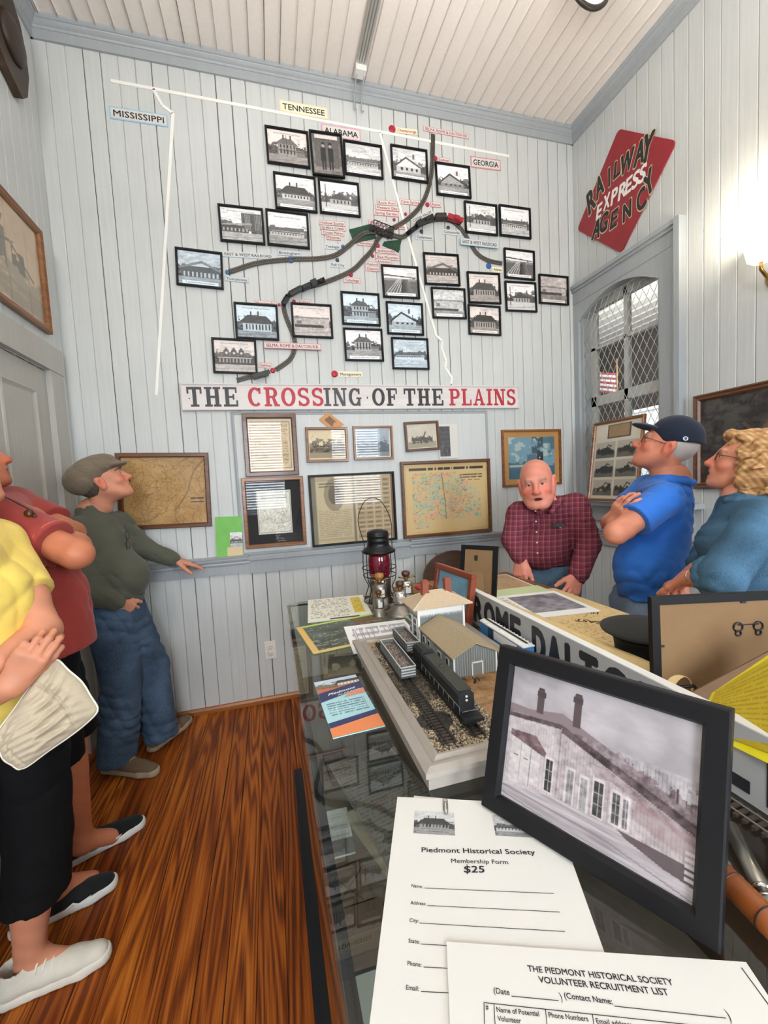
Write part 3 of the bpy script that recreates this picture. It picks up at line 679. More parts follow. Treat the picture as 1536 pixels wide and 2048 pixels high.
def frame_base(name, label, cat, px, fw, fd, fmat, plane=onY, val=0.0, nrm=(0, -1, 0), group=None, lift=0.0, profile=None, uv=None):
    c, u, w, h = corners(px, plane, val)
    nrm = np.array(nrm, float); u = u - nrm * u.dot(nrm); u /= np.linalg.norm(u)
    c = c + nrm * lift
    t = thing(name, label, cat, c, group, wall_R(u, nrm))
    mb = MB(); mb.ring(w, h, profile or [(0, 0), (0, fd * .85), (fw * .12, fd), (fw * .8, fd), (fw, fd * .7), (fw, 0)])
    fixn(mb.build('frame', fmat, t))
    return t, w, h
def pane(t, w, h, y):
    mb = MB(); mb.box((0, y, 0), (w, .002, h)); return mb.build('glass', M_GLASS, t)
for i, (px, st, tone, cap, txt, lab) in enumerate(DEPOTS):
    t, w, h = frame_base('picture_frame', lab, 'framed photo', px, .0125, .016, M_BLACKF, group='depot photos on the wall map', lift=.0045 + (.014 if st == 'people' else 0))
    iw, ih = w - .02, h - .02
    ph = pic_mesh('photo', depot(st, 100 + i, tone, cap), (0, -.004, 0), EX, EZ, iw, ih, M_PRINT, t)
    cy = {'b': -.5 + .083, 't': .5 - .095, 'x': .5 - .13}[cap] * ih
    mb = MB(); put_text(mb, txt, (0, -.0046, cy), EX, EZ, w=iw * .68, cap=ih * .043, nrm=(0, -1, 0)); mb.build('caption', M_INK, ph)
    mb = MB(); mb.box((0, -.001, 0), (iw, .002, ih)); mb.build('backing', M_CARD, t)
    pane(t, iw, ih, -.0085)
# ---- printed labels
BORD = {'b': mat('label_blue', '#9cc3dc', .6), 'l': mat('label_light_blue', '#b9d7e8', .6), 'o': mat('label_cream', '#ead9b4', .6), 'r': mat('label_red', '#d58a95', .6), 'p': mat('label_pink', '#d9a0b4', .6), 'w': mat('white_paper', '#f2f0ec'), 'y': mat('label_yellow', '#efe8cc', .6)}
INKS = {'k': M_INK, 'r': M_REDINK, 'n': mat('navy_ink', '#2c3a5e', .6)}
def label(txt, l, r, hpx, bd, ink, fill='w', big=False):
    L = onY(*l); R = onY(*r); u = R - L; w = np.linalg.norm(u); u /= w; v = np.cross(u, EY) * -1; v = v if v[2] > 0 else -v
    c = (L + R) / 2; m = onY((l[0] + r[0]) / 2, (l[1] + r[1]) / 2 - hpx / 2); m2 = onY((l[0] + r[0]) / 2, (l[1] + r[1]) / 2 + hpx / 2)
    h = np.linalg.norm(m - m2); w += h * .25; h *= 1.22
    t = thing('place_label', LAB(txt, bd, l), 'label', c + np.array((0, -.0165 if (txt.startswith('SELMA,') and l[1] > 500) or (txt.startswith('EAST') and l[0] > 700) else -.0005, 0)), 'place labels on the wall map', wall_R(u, (0, -1, 0)))
    e = h * .10
    mb = MB(); mb.box((0, -.0015, 0), (w, .003, h)); mb.build('card', BORD[bd], t)
    mb = MB(); mb.box((0, -.0033, 0), (w - 2 * e, .0008, h - 2 * e)); mb.build('card_face', BORD[fill], t)
    mb = MB(); put_text(mb, txt, (0, -.0041, 0), EX, EZ, w=(w - 4 * e) * .96, cap=h * .5, bold=.02, res=2, nrm=(0, -1, 0)); mb.build('lettering', INKS[ink], t)
CN = {'b': 'blue bordered', 'l': 'pale blue bordered', 'o': 'cream', 'r': 'red bordered', 'p': 'pink bordered', 'w': 'plain white', 'y': 'cream'}
def LAB(txt, bd, l):
    where = ''
    if txt.startswith('EAST'): where = ', ' + ('at the left' if l[0] < 700 else 'at the right')
    if txt.startswith('SELMA,'): where = ', ' + ('low on the map' if l[1] > 500 else 'at the map top')
    kind = 'large ' if txt in ('MISSISSIPPI', 'TENNESSEE', 'ALABAMA', 'GEORGIA') else 'small '
    return kind + CN[bd] + ' label reading ' + txt.replace('&', 'and') + where
for a in [
 ('MISSISSIPPI', (222,225.5), (333,242.5), 20, 'b', 'k'), ('TENNESSEE', (561,212), (653,228), 19, 'o', 'k', 'y'), ('ALABAMA', (645,260), (719,272), 19, 'p', 'k'), ('GEORGIA', (943,324), (999,331.5), 18, 'r', 'k'),
 ('Chattanooga', (793,260.5), (834,265.5), 9, 'o', 'r', 'y'), ('SELMA, ROME & DALTON RR', (847,257.5), (936,274), 8, 'r', 'r'), ('Dalton', (876,320), (899,322.5), 8.5, 'r', 'r'),
 ('Rock Run', (755,405.5), (790,408), 8.5, 'r', 'r'), ('Pleasant Gap', (752,414.8), (796,418.3), 8.5, 'r', 'r'), ('Spring Garden', (748,425.5), (796,429.5), 8.5, 'r', 'r'), ('Cave Spring', (800,403), (840,407), 8.5, 'r', 'r'), ('Rome', (862,409), (880.5,410.5), 8.5, 'r', 'r'),
 ('COOSA VALLEY', (824,443.5), (864,423), 8.5, 'w', 'k'), ('Piedmont', (737.5,445.3), (773,448), 8.5, 'r', 'r'), ('Ladiga', (798,453.5), (818,456), 8.5, 'r', 'r'),
 ('Hollow Stump', (639,445.5), (689,449), 8.5, 'r', 'r'), ("Griffin's Creek", (641,455), (689.5,458.5), 8.5, 'r', 'r'), ('Cross Plains', (643.5,464.6), (687,468), 8.5, 'r', 'r'), ('Patona', (653.5,474.5), (680,476.5), 8.5, 'r', 'r'),
 ('Tredegar', (649,493), (681,495), 8.5, 'l', 'n'), ('Birmingham', (556,505.5), (601,508.5), 8.5, 'b', 'n'), ('Pell City', (661,529.5), (690,531.5), 8.5, 'l', 'n'), ('EAST & WEST RAILROAD', (446,508), (546,514), 9, 'l', 'n'), ('Tuscaloosa', (451,557), (496,561), 8.5, 'b', 'n'),
 ('Merrellton', (715,486), (748,489), 8, 'r', 'r'), ('Jacksonville', (752.5,501), (791,504), 8.5, 'r', 'r'), ('Blue Mountain', (752,513.5), (798,517.3), 8.5, 'r', 'r'), ('Anniston', (752.5,522.8), (782,525), 8.5, 'r', 'r'), ('Oxford', (731.5,528.5), (757,530.3), 8.5, 'r', 'r'), ('Oxanna', (732,537.3), (758,539), 8, 'r', 'r'),
 ('Talladega', (687.5,560.3), (719.5,562), 8.5, 'r', 'r'), ('Cedartown', (832,474), (865.5,477), 8.5, 'l', 'n'), ('Cartersville', (885.5,463.7), (920.5,467), 8.5, 'l', 'n'), ('EAST & WEST RAILROAD', (920,485.5), (993,493.5), 11, 'b', 'n'), ('Atlanta', (985,539), (1003.5,540.5), 8.5, 'y', 'k', 'y'),
 ('Montevallo', (509.5,606), (552,608.3), 8.5, 'r', 'r'), ('Calera', (596.5,603.5), (621.5,605), 8.5, 'r', 'r'), ('SELMA, ROME & DALTON R.R.', (529,692), (640,696), 10, 'r', 'r'), ('Selma', (519,730.5), (543,731.5), 8.5, 'r', 'r'), ('Montgomery', (678,748.5), (724,749), 9, 'y', 'k', 'y')]:
    label(*a)
# ---- map dots
MD = {'r': mat('dot_red', '#b3142f', .35), 'b': mat('dot_blue', '#2f5f9e', .35), 'g': mat('dot_grey', '#3d4450', .35), 't': mat('dot_teal', '#3a6f8c', .35)}
DC = {'r': 'red', 'b': 'blue', 'g': 'dark', 't': 'teal'}
for (x, y, r, dc, near) in [(784,258.5,6.5,'r','Chattanooga'),(869.7,317.3,4.2,'r','Dalton'),(854.6,410,4,'r','Rome'),(810.8,428.8,2.8,'r','Cave Spring'),(788,440,2.8,'r','Spring Garden'),(792.5,456.5,3,'r','Ladiga'),(783.8,464,3.6,'g','Ladiga'),(685.5,493.4,3.2,'b','Tredegar'),(581.5,520,6.5,'b','Birmingham'),(674.4,520.4,3.5,'g','Pell City'),(455,545,4.5,'t','Tuscaloosa'),(756,492,3.6,'r','Jacksonville'),(745,512.5,3,'r','Blue Mountain'),(701.4,549.5,4.2,'r','Talladega'),(842.6,463.5,3.4,'g','Cedartown'),(896,456,3.3,'g','Cartersville'),(977,532,5.2,'b','Atlanta'),(558.5,610,3,'r','Montevallo'),(588,603.7,3.8,'r','Calera'),(545.6,741.5,5,'r','Selma'),(669,748,6.5,'r','Montgomery')]:
    c = onY(x, y); q = onY(x + r, y); rad = np.linalg.norm(q - c)
    mb = MB(); mb.lathe([(rad, 0), (rad, .004), (rad * .9, .007), (rad * .5, .009), (.0005, .0095)], 20, (0, 0, 0), np.array(Matrix.Rotation(math.pi / 2, 3, 'X')))
    o = mb.build('map_dot', MD[dc]); o.location = c
    tag(o, DC[dc] + ' map dot beside the ' + near + ' label', 'map dot', 'dots on the wall map')
# ---- white state lines
M_STRIP = mat('white_strip', '#f1efe9', .4)
for nm, lab, pts in [('map_strip', 'long white strip across the top of the wall map from left to right', [(222,162),(1018,313)]),
                     ('map_strip', 'white strip down the left of the wall map, bent near the MISSISSIPPI label', [(306.5,179),(325,211.5),(346,227),(313,791)]),
                     ('map_strip', 'jagged white strip down the right half of the wall map, beside GEORGIA', [(759,265),(805.5,437),(872,671),(884,682.5),(883,696),(892,722),(890.5,735.6),(903.7,755.5),(902,768)])]:
    P = [onY(*p) + np.array((0, -.0008, 0)) for p in pts]; mb = MB()
    for a, b in zip(P[:-1], P[1:]):
        u = (b - a) / np.linalg.norm(b - a); n = np.cross(u, EY); hw = .0095
        mb.add([a + n * hw, a - n * hw, b - n * hw, b + n * hw] + [q + np.array((0, -.004, 0)) for q in (a + n * hw * .8, a - n * hw * .8, b - n * hw * .8, b + n * hw * .8)], [(0, 1, 5, 4), (1, 2, 6, 5), (2, 3, 7, 6), (3, 0, 4, 7), (4, 5, 6, 7)])
    o = fixn(mb.build(nm, M_STRIP)); tag(o, lab, 'strip', 'white state lines')
# ---- model railway fixed to the wall
def spline(P, n=14):
    P = [np.array(p, float) for p in P]; P = [2 * P[0] - P[1]] + P + [2 * P[-1] - P[-2]]; out = []
    for i in range(1, len(P) - 2):
        for k in range(n):
            t = k / n; a, b, c, d = P[i - 1:i + 3]
            out.append(.5 * (2 * b + (c - a) * t + (2 * a - 5 * b + 4 * c - d) * t * t + (3 * b - a - 3 * c + d) * t ** 3))
    out.append(P[-2]); return out
def resample(P, step):
    d = np.concatenate([[0], np.cumsum([np.linalg.norm(b - a) for a, b in zip(P[:-1], P[1:])])]); P = np.array(P)
    s = np.arange(0, d[-1], step); return [np.array([np.interp(x, d, P[:, k]) for k in range(3)]) for x in s]
M_RAIL = mat('rail_steel', '#8a8378', .4, .6); M_SLEEP = mat('sleeper_brown', '#3d352f', .7); M_BED = mat('ballast_strip', '#756e66', .9, noise=.2, nscale=200)
def track(name, lab, P, gauge, out, group, step=.010, wide=1.75, bed=True):
    """model track: sleepers and two rails along P, out = direction the rails stand up"""
    t = thing(name, lab, 'model track', P[0], group); o0 = np.array(P[0]); out = np.array(out, float)
    Q = resample([p - o0 for p in P], step); sl = MB(); ra = [[], []]; bd = []
    for i, q in enumerate(Q):
        tg = Q[min(i + 1, len(Q) - 1)] - Q[max(i - 1, 0)]; tg /= np.linalg.norm(tg); n = np.cross(tg, out); n /= np.linalg.norm(n)
        sl.box(q + out * .0035, (step * .5, gauge * wide, .003), np.stack([tg, n, out], 1))
        ra[0].append(q + n * gauge / 2 + out * .006); ra[1].append(q - n * gauge / 2 + out * .006); bd.append((q + n * gauge * wide * .5, q - n * gauge * wide * .5))
    if bed:
        mb = MB()
        for (a, b), (c, d) in zip(bd[:-1], bd[1:]): mb.add([a + out * .002, b + out * .002, d + out * .002, c + out * .002, a, b, d, c], [(0, 1, 2, 3), (0, 4, 5, 1), (2, 6, 7, 3), (1, 5, 6, 2), (3, 7, 4, 0)])
        mb.build('track_bed', M_BED, t)
    sl.build('sleepers', M_SLEEP, t)
    for r_ in ra: mb = MB(); mb.tube(r_, .0014, 5); mb.build('rail', M_RAIL, t)
    return t
W3 = lambda pts: spline([onY(x, y) + np.array((0, -.0045, 0)) for x, y in pts])
T1a = W3([(552,740),(580,719),(590,692.6),(586,670),(576,645),(569,624),(568,605),(580,590),(603,579),(648,566),(701,543.5),(727.5,519),(745.7,498.7),(756.8,477),(774.5,463),(810,443),(841,412),(857.7,372),(864,326),(865.5,268.5)])
T2 = W3([(459.4,544.6),(516,527),(580,520),(637,518),(671,511),(697,492.5),(710,481),(730,468),(765.6,468),(801,475.7),(818.7,465.5),(841,450),(867.4,441),(898.4,442),(918,455),(934,477),(951.5,505.4),(973.7,521),(1004,528)])
for p in T2: p[1] -= .012 * math.exp(-((p[0] - onY(765, 468)[0]) / .12) ** 2)
T0 = W3([(475,761),(500,754),(524,748),(541,743)])
track('model_track', 'long curved model track from the Selma dot up to the top edge', T1a, .016, (0, -1, 0), 'wall map tracks')
track('model_track', 'curved model track on the wall from the Tuscaloosa dot to Atlanta', T2, .016, (0, -1, 0), 'wall map tracks')
track('model_track', 'short stub of model track under the dark Selma photo', T0, .016, (0, -1, 0), 'wall map tracks')
# green bases and the black truss bridge
M_GREEN = mat('green_felt', '#2c4a38', .9, noise=.2, nscale=60)
for lab, px in (('dark green felt wedge left of the black truss bridge', [(698,460),(739,449),(753,477),(708,488)]), ('dark green felt wedge right of and below the black truss bridge', [(768,484),(803,480),(797,506),(764,491)])):
    P = [onY(*q) for q in px]; mb = MB(); mb.add([p + np.array((0, -.0005, 0)) for p in P] + [p + np.array((0, -.006, 0)) for p in P], [(0, 1, 2, 3), (7, 6, 5, 4), (0, 4, 5, 1), (1, 5, 6, 2), (2, 6, 7, 3), (3, 7, 4, 0)])
    tag(fixn(mb.build('felt_wedge', M_GREEN)), lab, 'felt wedge', 'felt wedges by the bridge')
a = onY(738, 458); b = onY(784, 476); u = b - a; L = np.linalg.norm(u); u /= L; v = np.cross(u, EY); v = v if v[2] > 0 else -v
br = thing('truss_bridge', 'black model truss bridge where the two tracks cross in the middle of the map', 'model bridge', (a + b) / 2 + np.array((0, -.02, 0)), R=wall_R(u, (0, -1, 0)))
for side in (-1, 1):
    mb = MB(); z = side * .019; n = 6; d0, d1 = 0, -.055
    mb.tube([(-L / 2, d0, z), (L / 2, d0, z)], .0028, 6); mb.tube([(-L / 2 + L / n * .6, d1, z), (L / 2 - L / n * .6, d1, z)], .0028, 6)
    for i in range(n):
        x0 = -L / 2 + L * i / n; x1 = x0 + L / n; xm = (x0 + x1) / 2
        mb.tube([(x0, d0, z), (xm, d1, z)], .0018, 5); mb.tube([(xm, d1, z), (x1, d0, z)], .0018, 5)
    mb.build('truss_side', mat('bridge_black', '#1d1f20', .4), br)
mb = MB(); mb.box((0, -.001, 0), (L, .003, .036))
for i in range(7): x = -L / 2 + L * (i + .5) / 7; mb.tube([(x, -.055, -.019), (x, -.055, .019)], .0018, 5)
mb.build('bridge_deck', mat('bridge_black', '#1d1f20'), br)
# rolling stock on the wall: length along the track, standing out from the wall
def car(name, lab, pa, pb, colr, kind, hgt=.038, wd=.028):
    a = onY(*pa); b = onY(*pb); u = b - a; L = np.linalg.norm(u); u /= L
    t = thing(name, lab, 'model train', (a + b) / 2 + np.array((0, -.0105, 0)), 'model trains on the wall map', wall_R(u, (0, -1, 0)))
    M = mat('train_' + colr[1:], colr, .45); K = mat('train_black', '#15161a', .4)
    for s in (-1, 1):
        mb = MB()
        for q in (-.007, .007): mb.tube([(s * L * .32 + q, -.005, -.011), (s * L * .32 + q, -.005, .011)], .005, 10)
        mb.box((s * L * .32, -.007, 0), (.022, .005, .018)); mb.build('bogie', K, t)
    mb = MB(); h0 = -.011
    if kind == 'box': mb.prism([(-wd / 2, 0), (wd / 2, 0), (wd / 2, hgt * .86), (0, hgt), (-wd / 2, hgt * .86)], L * .94, (np.array((-L * .47, h0, 0)), EZ, -EY, EX))
    elif kind == 'tender': mb.box((0, h0 - hgt * .38, 0), (L * .94, hgt * .76, wd)); mb.box((-L * .1, h0 - hgt * .8, 0), (L * .6, hgt * .2, wd * .7))
    elif kind == 'caboose': mb.box((0, h0 - hgt * .4, 0), (L * .92, hgt * .8, wd)); mb.box((L * .06, h0 - hgt * .95, 0), (L * .3, hgt * .4, wd * .9)); mb.box((0, h0 - hgt * .82, 0), (L, .003, wd * 1.1))
    elif kind == 'loco':
        mb.tube([(-L * .1, h0 - .014, 0), (L * .46, h0 - .014, 0)], .0115, 14); mb.box((-L * .3, h0 - .019, 0), (L * .34, .038, wd)); mb.box((-L * .3, h0 - .04, 0), (L * .4, .004, wd * 1.1)); mb.tube([(L * .38, h0 - .02, 0), (L * .38, h0 - .038, 0)], .005, 10); mb.tube([(L * .1, h0 - .02, 0), (L * .1, h0 - .032, 0)], .006, 10); mb.box((L * .46, h0 + .003, 0), (L * .1, .006, wd))
    elif kind == 'gondola':
        mb.box((0, h0 - .003, 0), (L * .94, .006, wd))
        for s in (-1, 1): mb.box((0, h0 - .012, s * wd * .48), (L * .94, .02, .002)); mb.box((s * L * .46, h0 - .012, 0), (.002, .02, wd))
    fixn(mb.build('car_body', M, t))
    mb = MB(); mb.box((0, -.010, 0), (L * .98, .004, wd * .6)); mb.build('underframe', K, t)
    if kind == 'box': mb = MB(); mb.box((0, h0 - hgt * .42, 0), (L * .2, hgt * .66, wd * 1.06)); mb.build('side_door', M, t)
car('model_locomotive', 'black model steam locomotive on the wall track left of the COOSA VALLEY label', (838,452), (813,471), '#17181b', 'loco')
car('model_tender', 'black model tender behind the steam locomotive near Cedartown', (862,440), (838,452), '#17181b', 'tender')
car('model_boxcar', 'dark brown model boxcar between the black tender and red caboose', (866,440), (887,439.5), '#2e211f', 'box')
car('model_caboose', 'red model caboose above the Cartersville dot', (890,440), (920,450), '#a02030', 'caboose')
car('model_locomotive', 'dark model locomotive on the lower wall track right of Calera', (620,575), (648,563), '#1c201f', 'loco')
car('model_tender', 'dark model tender on the lower wall track above the Calera label', (603,583), (620,575), '#1c201f', 'tender')
car('model_gondola', 'dark model gondola on the lower wall track above the Calera dot', (578,594), (602,581), '#1b1c1c', 'box', .03)
car('model_hopper', 'small dark model hopper car beside the Montevallo dot', (566,613), (576,596), '#24282a', 'gondola')
car('model_locomotive', 'dark green model engine on the stub track under the Selma photo', (505,757), (537,749), '#2b3029', 'tender', .03)
# ---- THE CROSSING OF THE PLAINS
t, w, h = None, None, None
c, u, w, h = corners([(361,768),(1035,773),(1035,818),(365,822)])
u = u / np.linalg.norm(u); sg = thing('painted_sign_board', 'long white painted sign board reading THE CROSSING OF THE PLAINS', 'sign', c, R=wall_R(u, (0, -1, 0)))
mb = MB(); mb.ring(w, h, [(0, 0), (0, .02), (.004, .024), (.008, .024), (.008, .02), (.012, .02), (.012, 0)]); mb.box((0, -.0095, 0), (w - .02, .019, h - .02))
fixn(mb.build('board', wood('whitewashed_board', '#cfc6c4', '#ddd6d3', '#e9e4e1', .55, 'x', 9), sg))
# slab serif letters built from strokes (unit height 1)
def arcpts(cx, cy, rx, ry, a0, a1, n=18): return [(cx + rx * math.cos(math.radians(a0 + (a1 - a0) * i / n)), cy + ry * math.sin(math.radians(a0 + (a1 - a0) * i / n))) for i in range(n + 1)]
def stroke(pts, th, tv=None):
    tv = tv or th; out = []
    for i in range(len(pts)):
        a = np.array(pts[max(0, i - 1)]); b = np.array(pts[min(len(pts) - 1, i + 1)]); d = (b - a) / (np.linalg.norm(b - a) + 1e-9)
        n = np.array((-d[1], d[0])); k = math.hypot(n[0] * th, n[1] * tv) / 2; p = np.array(pts[i]); out.append((p + n * k, p - n * k))
    return [[tuple(out[i][0]), tuple(out[i + 1][0]), tuple(out[i + 1][1]), tuple(out[i][1])] for i in range(len(out) - 1)]
def rc(x0, y0, x1, y1): return [[(x0, y0), (x1, y0), (x1, y1), (x0, y1)]]
S = .21; sf = .11
SLAB = {
 'T': (.78, rc(.29, 0, .49, 1) + rc(.17, 0, .61, sf) + rc(0, 1 - .13, .78, 1) + rc(0, .66, .10, 1) + rc(.68, .66, .78, 1)),
 'H': (.86, rc(.1, 0, .1 + S, 1) + rc(.76 - S, 0, .76, 1) + rc(0, 0, .4, sf) + rc(.46, 0, .86, sf) + rc(0, 1 - sf, .4, 1) + rc(.46, 1 - sf, .86, 1) + rc(.2, .44, .7, .56)),
 'E': (.78, rc(.1, 0, .1 + S, 1) + rc(0, 0, .78, sf) + rc(0, 1 - sf, .74, 1) + rc(.3, .45, .52, .55) + rc(.5, .36, .59, .64) + rc(.68, 0, .78, .32) + rc(.65, .70, .74, 1)),
 'C': (.80, stroke(arcpts(.42, .5, .31, .44, 48, 312), S, .12) + rc(.62, .66, .74, .97)),
 'R': (.86, rc(.1, 0, .1 + S, 1) + rc(0, 0, .42, sf) + rc(0, 1 - sf, .4, 1) + stroke([(.3, .94)] + arcpts(.46, .72, .2, .22, 90, -90) + [(.3, .5)], S, .12) + [[(.42, .5), (.6, .5), (.82, 0.0), (.58, 0)]] + rc(.56, 0, .88, sf)),
 'O': (.84, stroke(arcpts(.42, .5, .32, .44, 0, 360, 32), S, .12)),
 'S': (.72, stroke(arcpts(.36, .725, .25, .215, 20, 270, 14) + arcpts(.36, .275, .26, .215, 90, -160, 14)[1:], .19, .13) + rc(.56, .70, .65, .97) + rc(.05, .03, .14, .3)),
 'I': (.44, rc(.12, 0, .32, 1) + rc(0, 0, .44, sf) + rc(0, 1 - sf, .44, 1)),
 'N': (.90, rc(.1, 0, .22, 1) + rc(.68, 0, .80, 1) + rc(0, 0, .34, sf) + rc(.56, 1 - sf, .92, 1) + rc(0, 1 - sf, .25, 1) + [[(.08, 1), (.32, 1), (.80, 0), (.58, 0)]]),
 'G': (.86, stroke(arcpts(.42, .5, .31, .44, 48, 320), S, .12) + rc(.60, .0, .76, .46) + rc(.5, .38, .84, .48) + rc(.62, .66, .74, .97)),
 'F': (.74, rc(.1, 0, .1 + S, 1) + rc(0, 0, .44, sf) + rc(0, 1 - sf, .72, 1) + rc(.3, .45, .5, .55) + rc(.48, .34, .57, .66) + rc(.63, .68, .72, 1)),
 'P': (.80, rc(.1, 0, .1 + S, 1) + rc(0, 0, .44, sf) + rc(0, 1 - sf, .4, 1) + stroke([(.3, .94)] + arcpts(.46, .70, .23, .24, 90, -90) + [(.3, .46)], S, .12)),
 'L': (.74, rc(.1, 0, .1 + S, 1) + rc(0, 0, .74, sf) + rc(0, 1 - sf, .42, 1) + rc(.64, 0, .74, .36)),
 'A': (.92, [[(.40, 1), (.52, 1), (.86, 0), (.64, 0)], [(.40, 1), (.50, 1), (.22, 0), (.10, 0)]] + rc(.24, .28, .68, .40) + rc(0, 0, .34, sf) + rc(.54, 0, .92, sf)),
 '.': (.2, rc(.06, .40, .16, .52))}
def slab_word(txt, x0, x1, zc, hgt, m, parent, y):
    tot = sum(SLAB[ch][0] for ch in txt) + .13 * (len(txt) - 1); k = (x1 - x0) / tot; x = x0
    mb = MB()
    for ch in txt:
        wd, polys = SLAB[ch]
        for q, pl in enumerate(polys): mb.prism([(x + px_ * k, zc + (py_ - .5) * hgt) for px_, py_ in pl], .0012 + .00007 * (q % 9), (np.array((0, y, 0)), EX, EZ, -EY))
        x += (wd + .13) * k
    return mb.build('lettering', m, parent)
def lx(px): return (onY(px, 795) - c).dot(u)
B_ = mat('sign_black', '#26262a', .45); R_ = mat('sign_red', '#b51f33', .45)
for txt, a, b, m in (('THE', 375, 476, B_), ('CROSS', 496, 646, R_), ('ING', 647, 722, mat('sign_grey_black', '#3a3a3c', .4)), ('.', 731, 735, B_), ('OF', 743, 793, B_), ('THE', 806, 884, B_), ('PLAINS', 896, 1028, R_)):
    slab_word(txt, lx(a), lx(b), .0, h * .72, m, sg, -.019)
for x in (-w / 2 + .045, w / 2 - .045): mb = MB(); mb.lathe([(.004, 0), (.003, .002)], 10, (x, -.019, -.01), np.array(Matrix.Rotation(math.pi / 2, 3, 'X'))); mb.build('screw', B_, sg)
# ---- grey notice board with its moulding
c, u, w, h = corners([(462,824),(971,822),(984,1066),(482,1112)])
nb = thing('notice_board', 'pale grey moulded notice board under the long sign, hung with old documents', 'notice board', c + np.array((0, -.001, 0)), R=wall_R(u, (0, -1, 0)))
mb = MB(); mb.box((0, -.003, 0), (w - .02, .006, h - .02)); mb.build('panel', M_WALL, nb)
mb = MB(); mb.ring(w, h, [(0, 0), (0, .009), (.004, .011), (.008, .008), (.011, .010), (.016, .010), (.020, .004), (.020, 0)]); fixn(mb.build('moulding', M_TRIM, nb))
NBY = -.0125
s3 = .638
def c3(*p): return [(220 + x * s3, 740 + y * s3) for x, y in p]
M_WALNUT = wood('walnut_frame', '#3f2414', '#5f3a20', '#7a4d2b', .32, 'x', 25, .2)
M_OAK = wood('brown_oak_frame', '#5a3417', '#83522a', '#9c6a3a', .35, 'x', 25, .2)
M_PRINTG = M_PRINT
def mapp(W, H, base, seed, lines=26, blot=0, ink=(.3, .26, .2), border=True):
    p = Pic(W, H, base); p.add(p.noise(5, seed), .16); p.add(p.noise(40, seed + 1), .10); r = np.random.default_rng(seed)
    for i in range(lines):
        x, y = r.random(2); pts = [(x, y)]; a = r.random() * 6.28
        for k in range(7): a += (r.random() - .5) * 1.4; x += math.cos(a) * .05; y += math.sin(a) * .06; pts.append((x, y))
        p.line(pts, .0028, ink, .55, H / W)
    if border: p.put((np.abs(p.X - .5) > .47) | (np.abs(p.Y - .5) > .46), np.array(base) * .95, 1.0); p.put((np.abs(np.maximum(np.abs(p.X - .5) / .94, np.abs(p.Y - .5) / .92) - .5) < .004), ink, .7)
    return p
def letters(W, H, base, seed, rows, ink=(.35, .28, .2), mg=.1, al=.5):
    p = Pic(W, H, base); p.add(p.noise(5, seed), .14); p.scribble(mg, mg, 1 - mg, 1 - mg, rows, ink, seed, .72, al, 60); p.add(p.noise(40, seed + 1), .08); return p
def framed(label_, px, fw, fd, fm, pic, mats_=None, cat='framed picture', lift=-NBY, group=None, iname='print', plane=onY, val=0.0, nrm=(0, -1, 0), pm=0):
    t, w, h = frame_base('picture_frame', label_, cat, px, fw, fd, fm, lift=lift, group=group, plane=plane, val=val, nrm=nrm)
    iw, ih = w - 2 * fw + .006, h - 2 * fw + .006
    if mats_:
        mb = MB(); mb.box((0, -.004, 0), (iw, .003, ih)); mb.build('mat_board', mats_, t)
        pic_mesh(iname, pic, (0, -.006, 0), EX, EZ, iw - 2 * pm, ih - 2 * pm, M_PRINT, t)
    else:
        pic_mesh(iname, pic, (0, -.005, 0), EX, EZ, iw, ih, M_PRINT, t)
    mb = MB(); mb.box((0, -.001, 0), (w - fw, .002, h - fw)); mb.build('backing', M_CARD, t)
    pane(t, iw, ih, -.0085)
    return t, iw, ih
G = 'frames on the notice board'
p = letters(70, 90, (.84, .76, .62), 1, 26, (.42, .33, .22), .12, .6); p.put((np.abs(np.maximum(np.abs(p.X - .5), np.abs(p.Y - .5)) - .43) < .008), (.4, .34, .26), .8); p.put(np.maximum(np.abs(p.X - .5), np.abs(p.Y - .5)) > .46, (.88, .83, .74))
framed('walnut framed old handwritten letter, top left on the grey notice board', c3((413,140),(580,138),(592,330),(427,335)), .03, .022, M_WALNUT, p, group=G)
p = Pic(80, 60, (.86, .80, .66)); p.add(p.noise(5, 4), .1); tr = p.noise(12, 5); p.rect(.04, .06, .96, .3, (.6, .54, .42)); p.put((p.Y < .62 + tr) & (p.Y > .25), np.array((.36, .32, .25)) + tr[..., None] * .7, .9); p.scribble(.08, .3, .92, .48, 3, (.2, .17, .13), 3, .6, .8, 40); p.put(np.maximum(np.abs(p.X - .5), np.abs(p.Y - .5)) > .46, (.88, .84, .72))
framed('small brown framed sepia photo of a crowd under trees on the notice board', c3((612,182),(742,180),(746,288),(615,290)), .017, .02, M_OAK, p, group=G)
p = Pic(70, 55, (.62, .67, .72)); p.add(p.noise(6, 6), .2); p.rect(0, 0, 1, .25, (.5, .53, .55)); p.put((p.Y < .5 + p.noise(14, 7) * .6) & (p.Y > .2), (.3, .33, .35), .8); p.put(np.maximum(np.abs(p.X - .5), np.abs(p.Y - .5)) > .44, (.86, .86, .82))
framed('small brown framed hazy grey picture, third frame in the top row of the notice board', c3((760,178),(882,176),(885,280),(762,283)), .015, .02, M_OAK, p, group=G)
p = Pic(70, 55, (.80, .77, .70)); p.add(p.noise(5, 8), .12); p.rect(0, 0, 1, .3, (.62, .58, .5)); p.put((np.abs(p.Y - .36) < .1 + p.noise(20, 9) * .25) & (np.abs(p.X - .5) < .34), (.28, .25, .22), .9); p.line([(.52, .4), (.62, .66)], .02, (.3, .27, .24)); p.put(np.maximum(np.abs(p.X - .5), np.abs(p.Y - .5)) > .45, (.82, .80, .74))
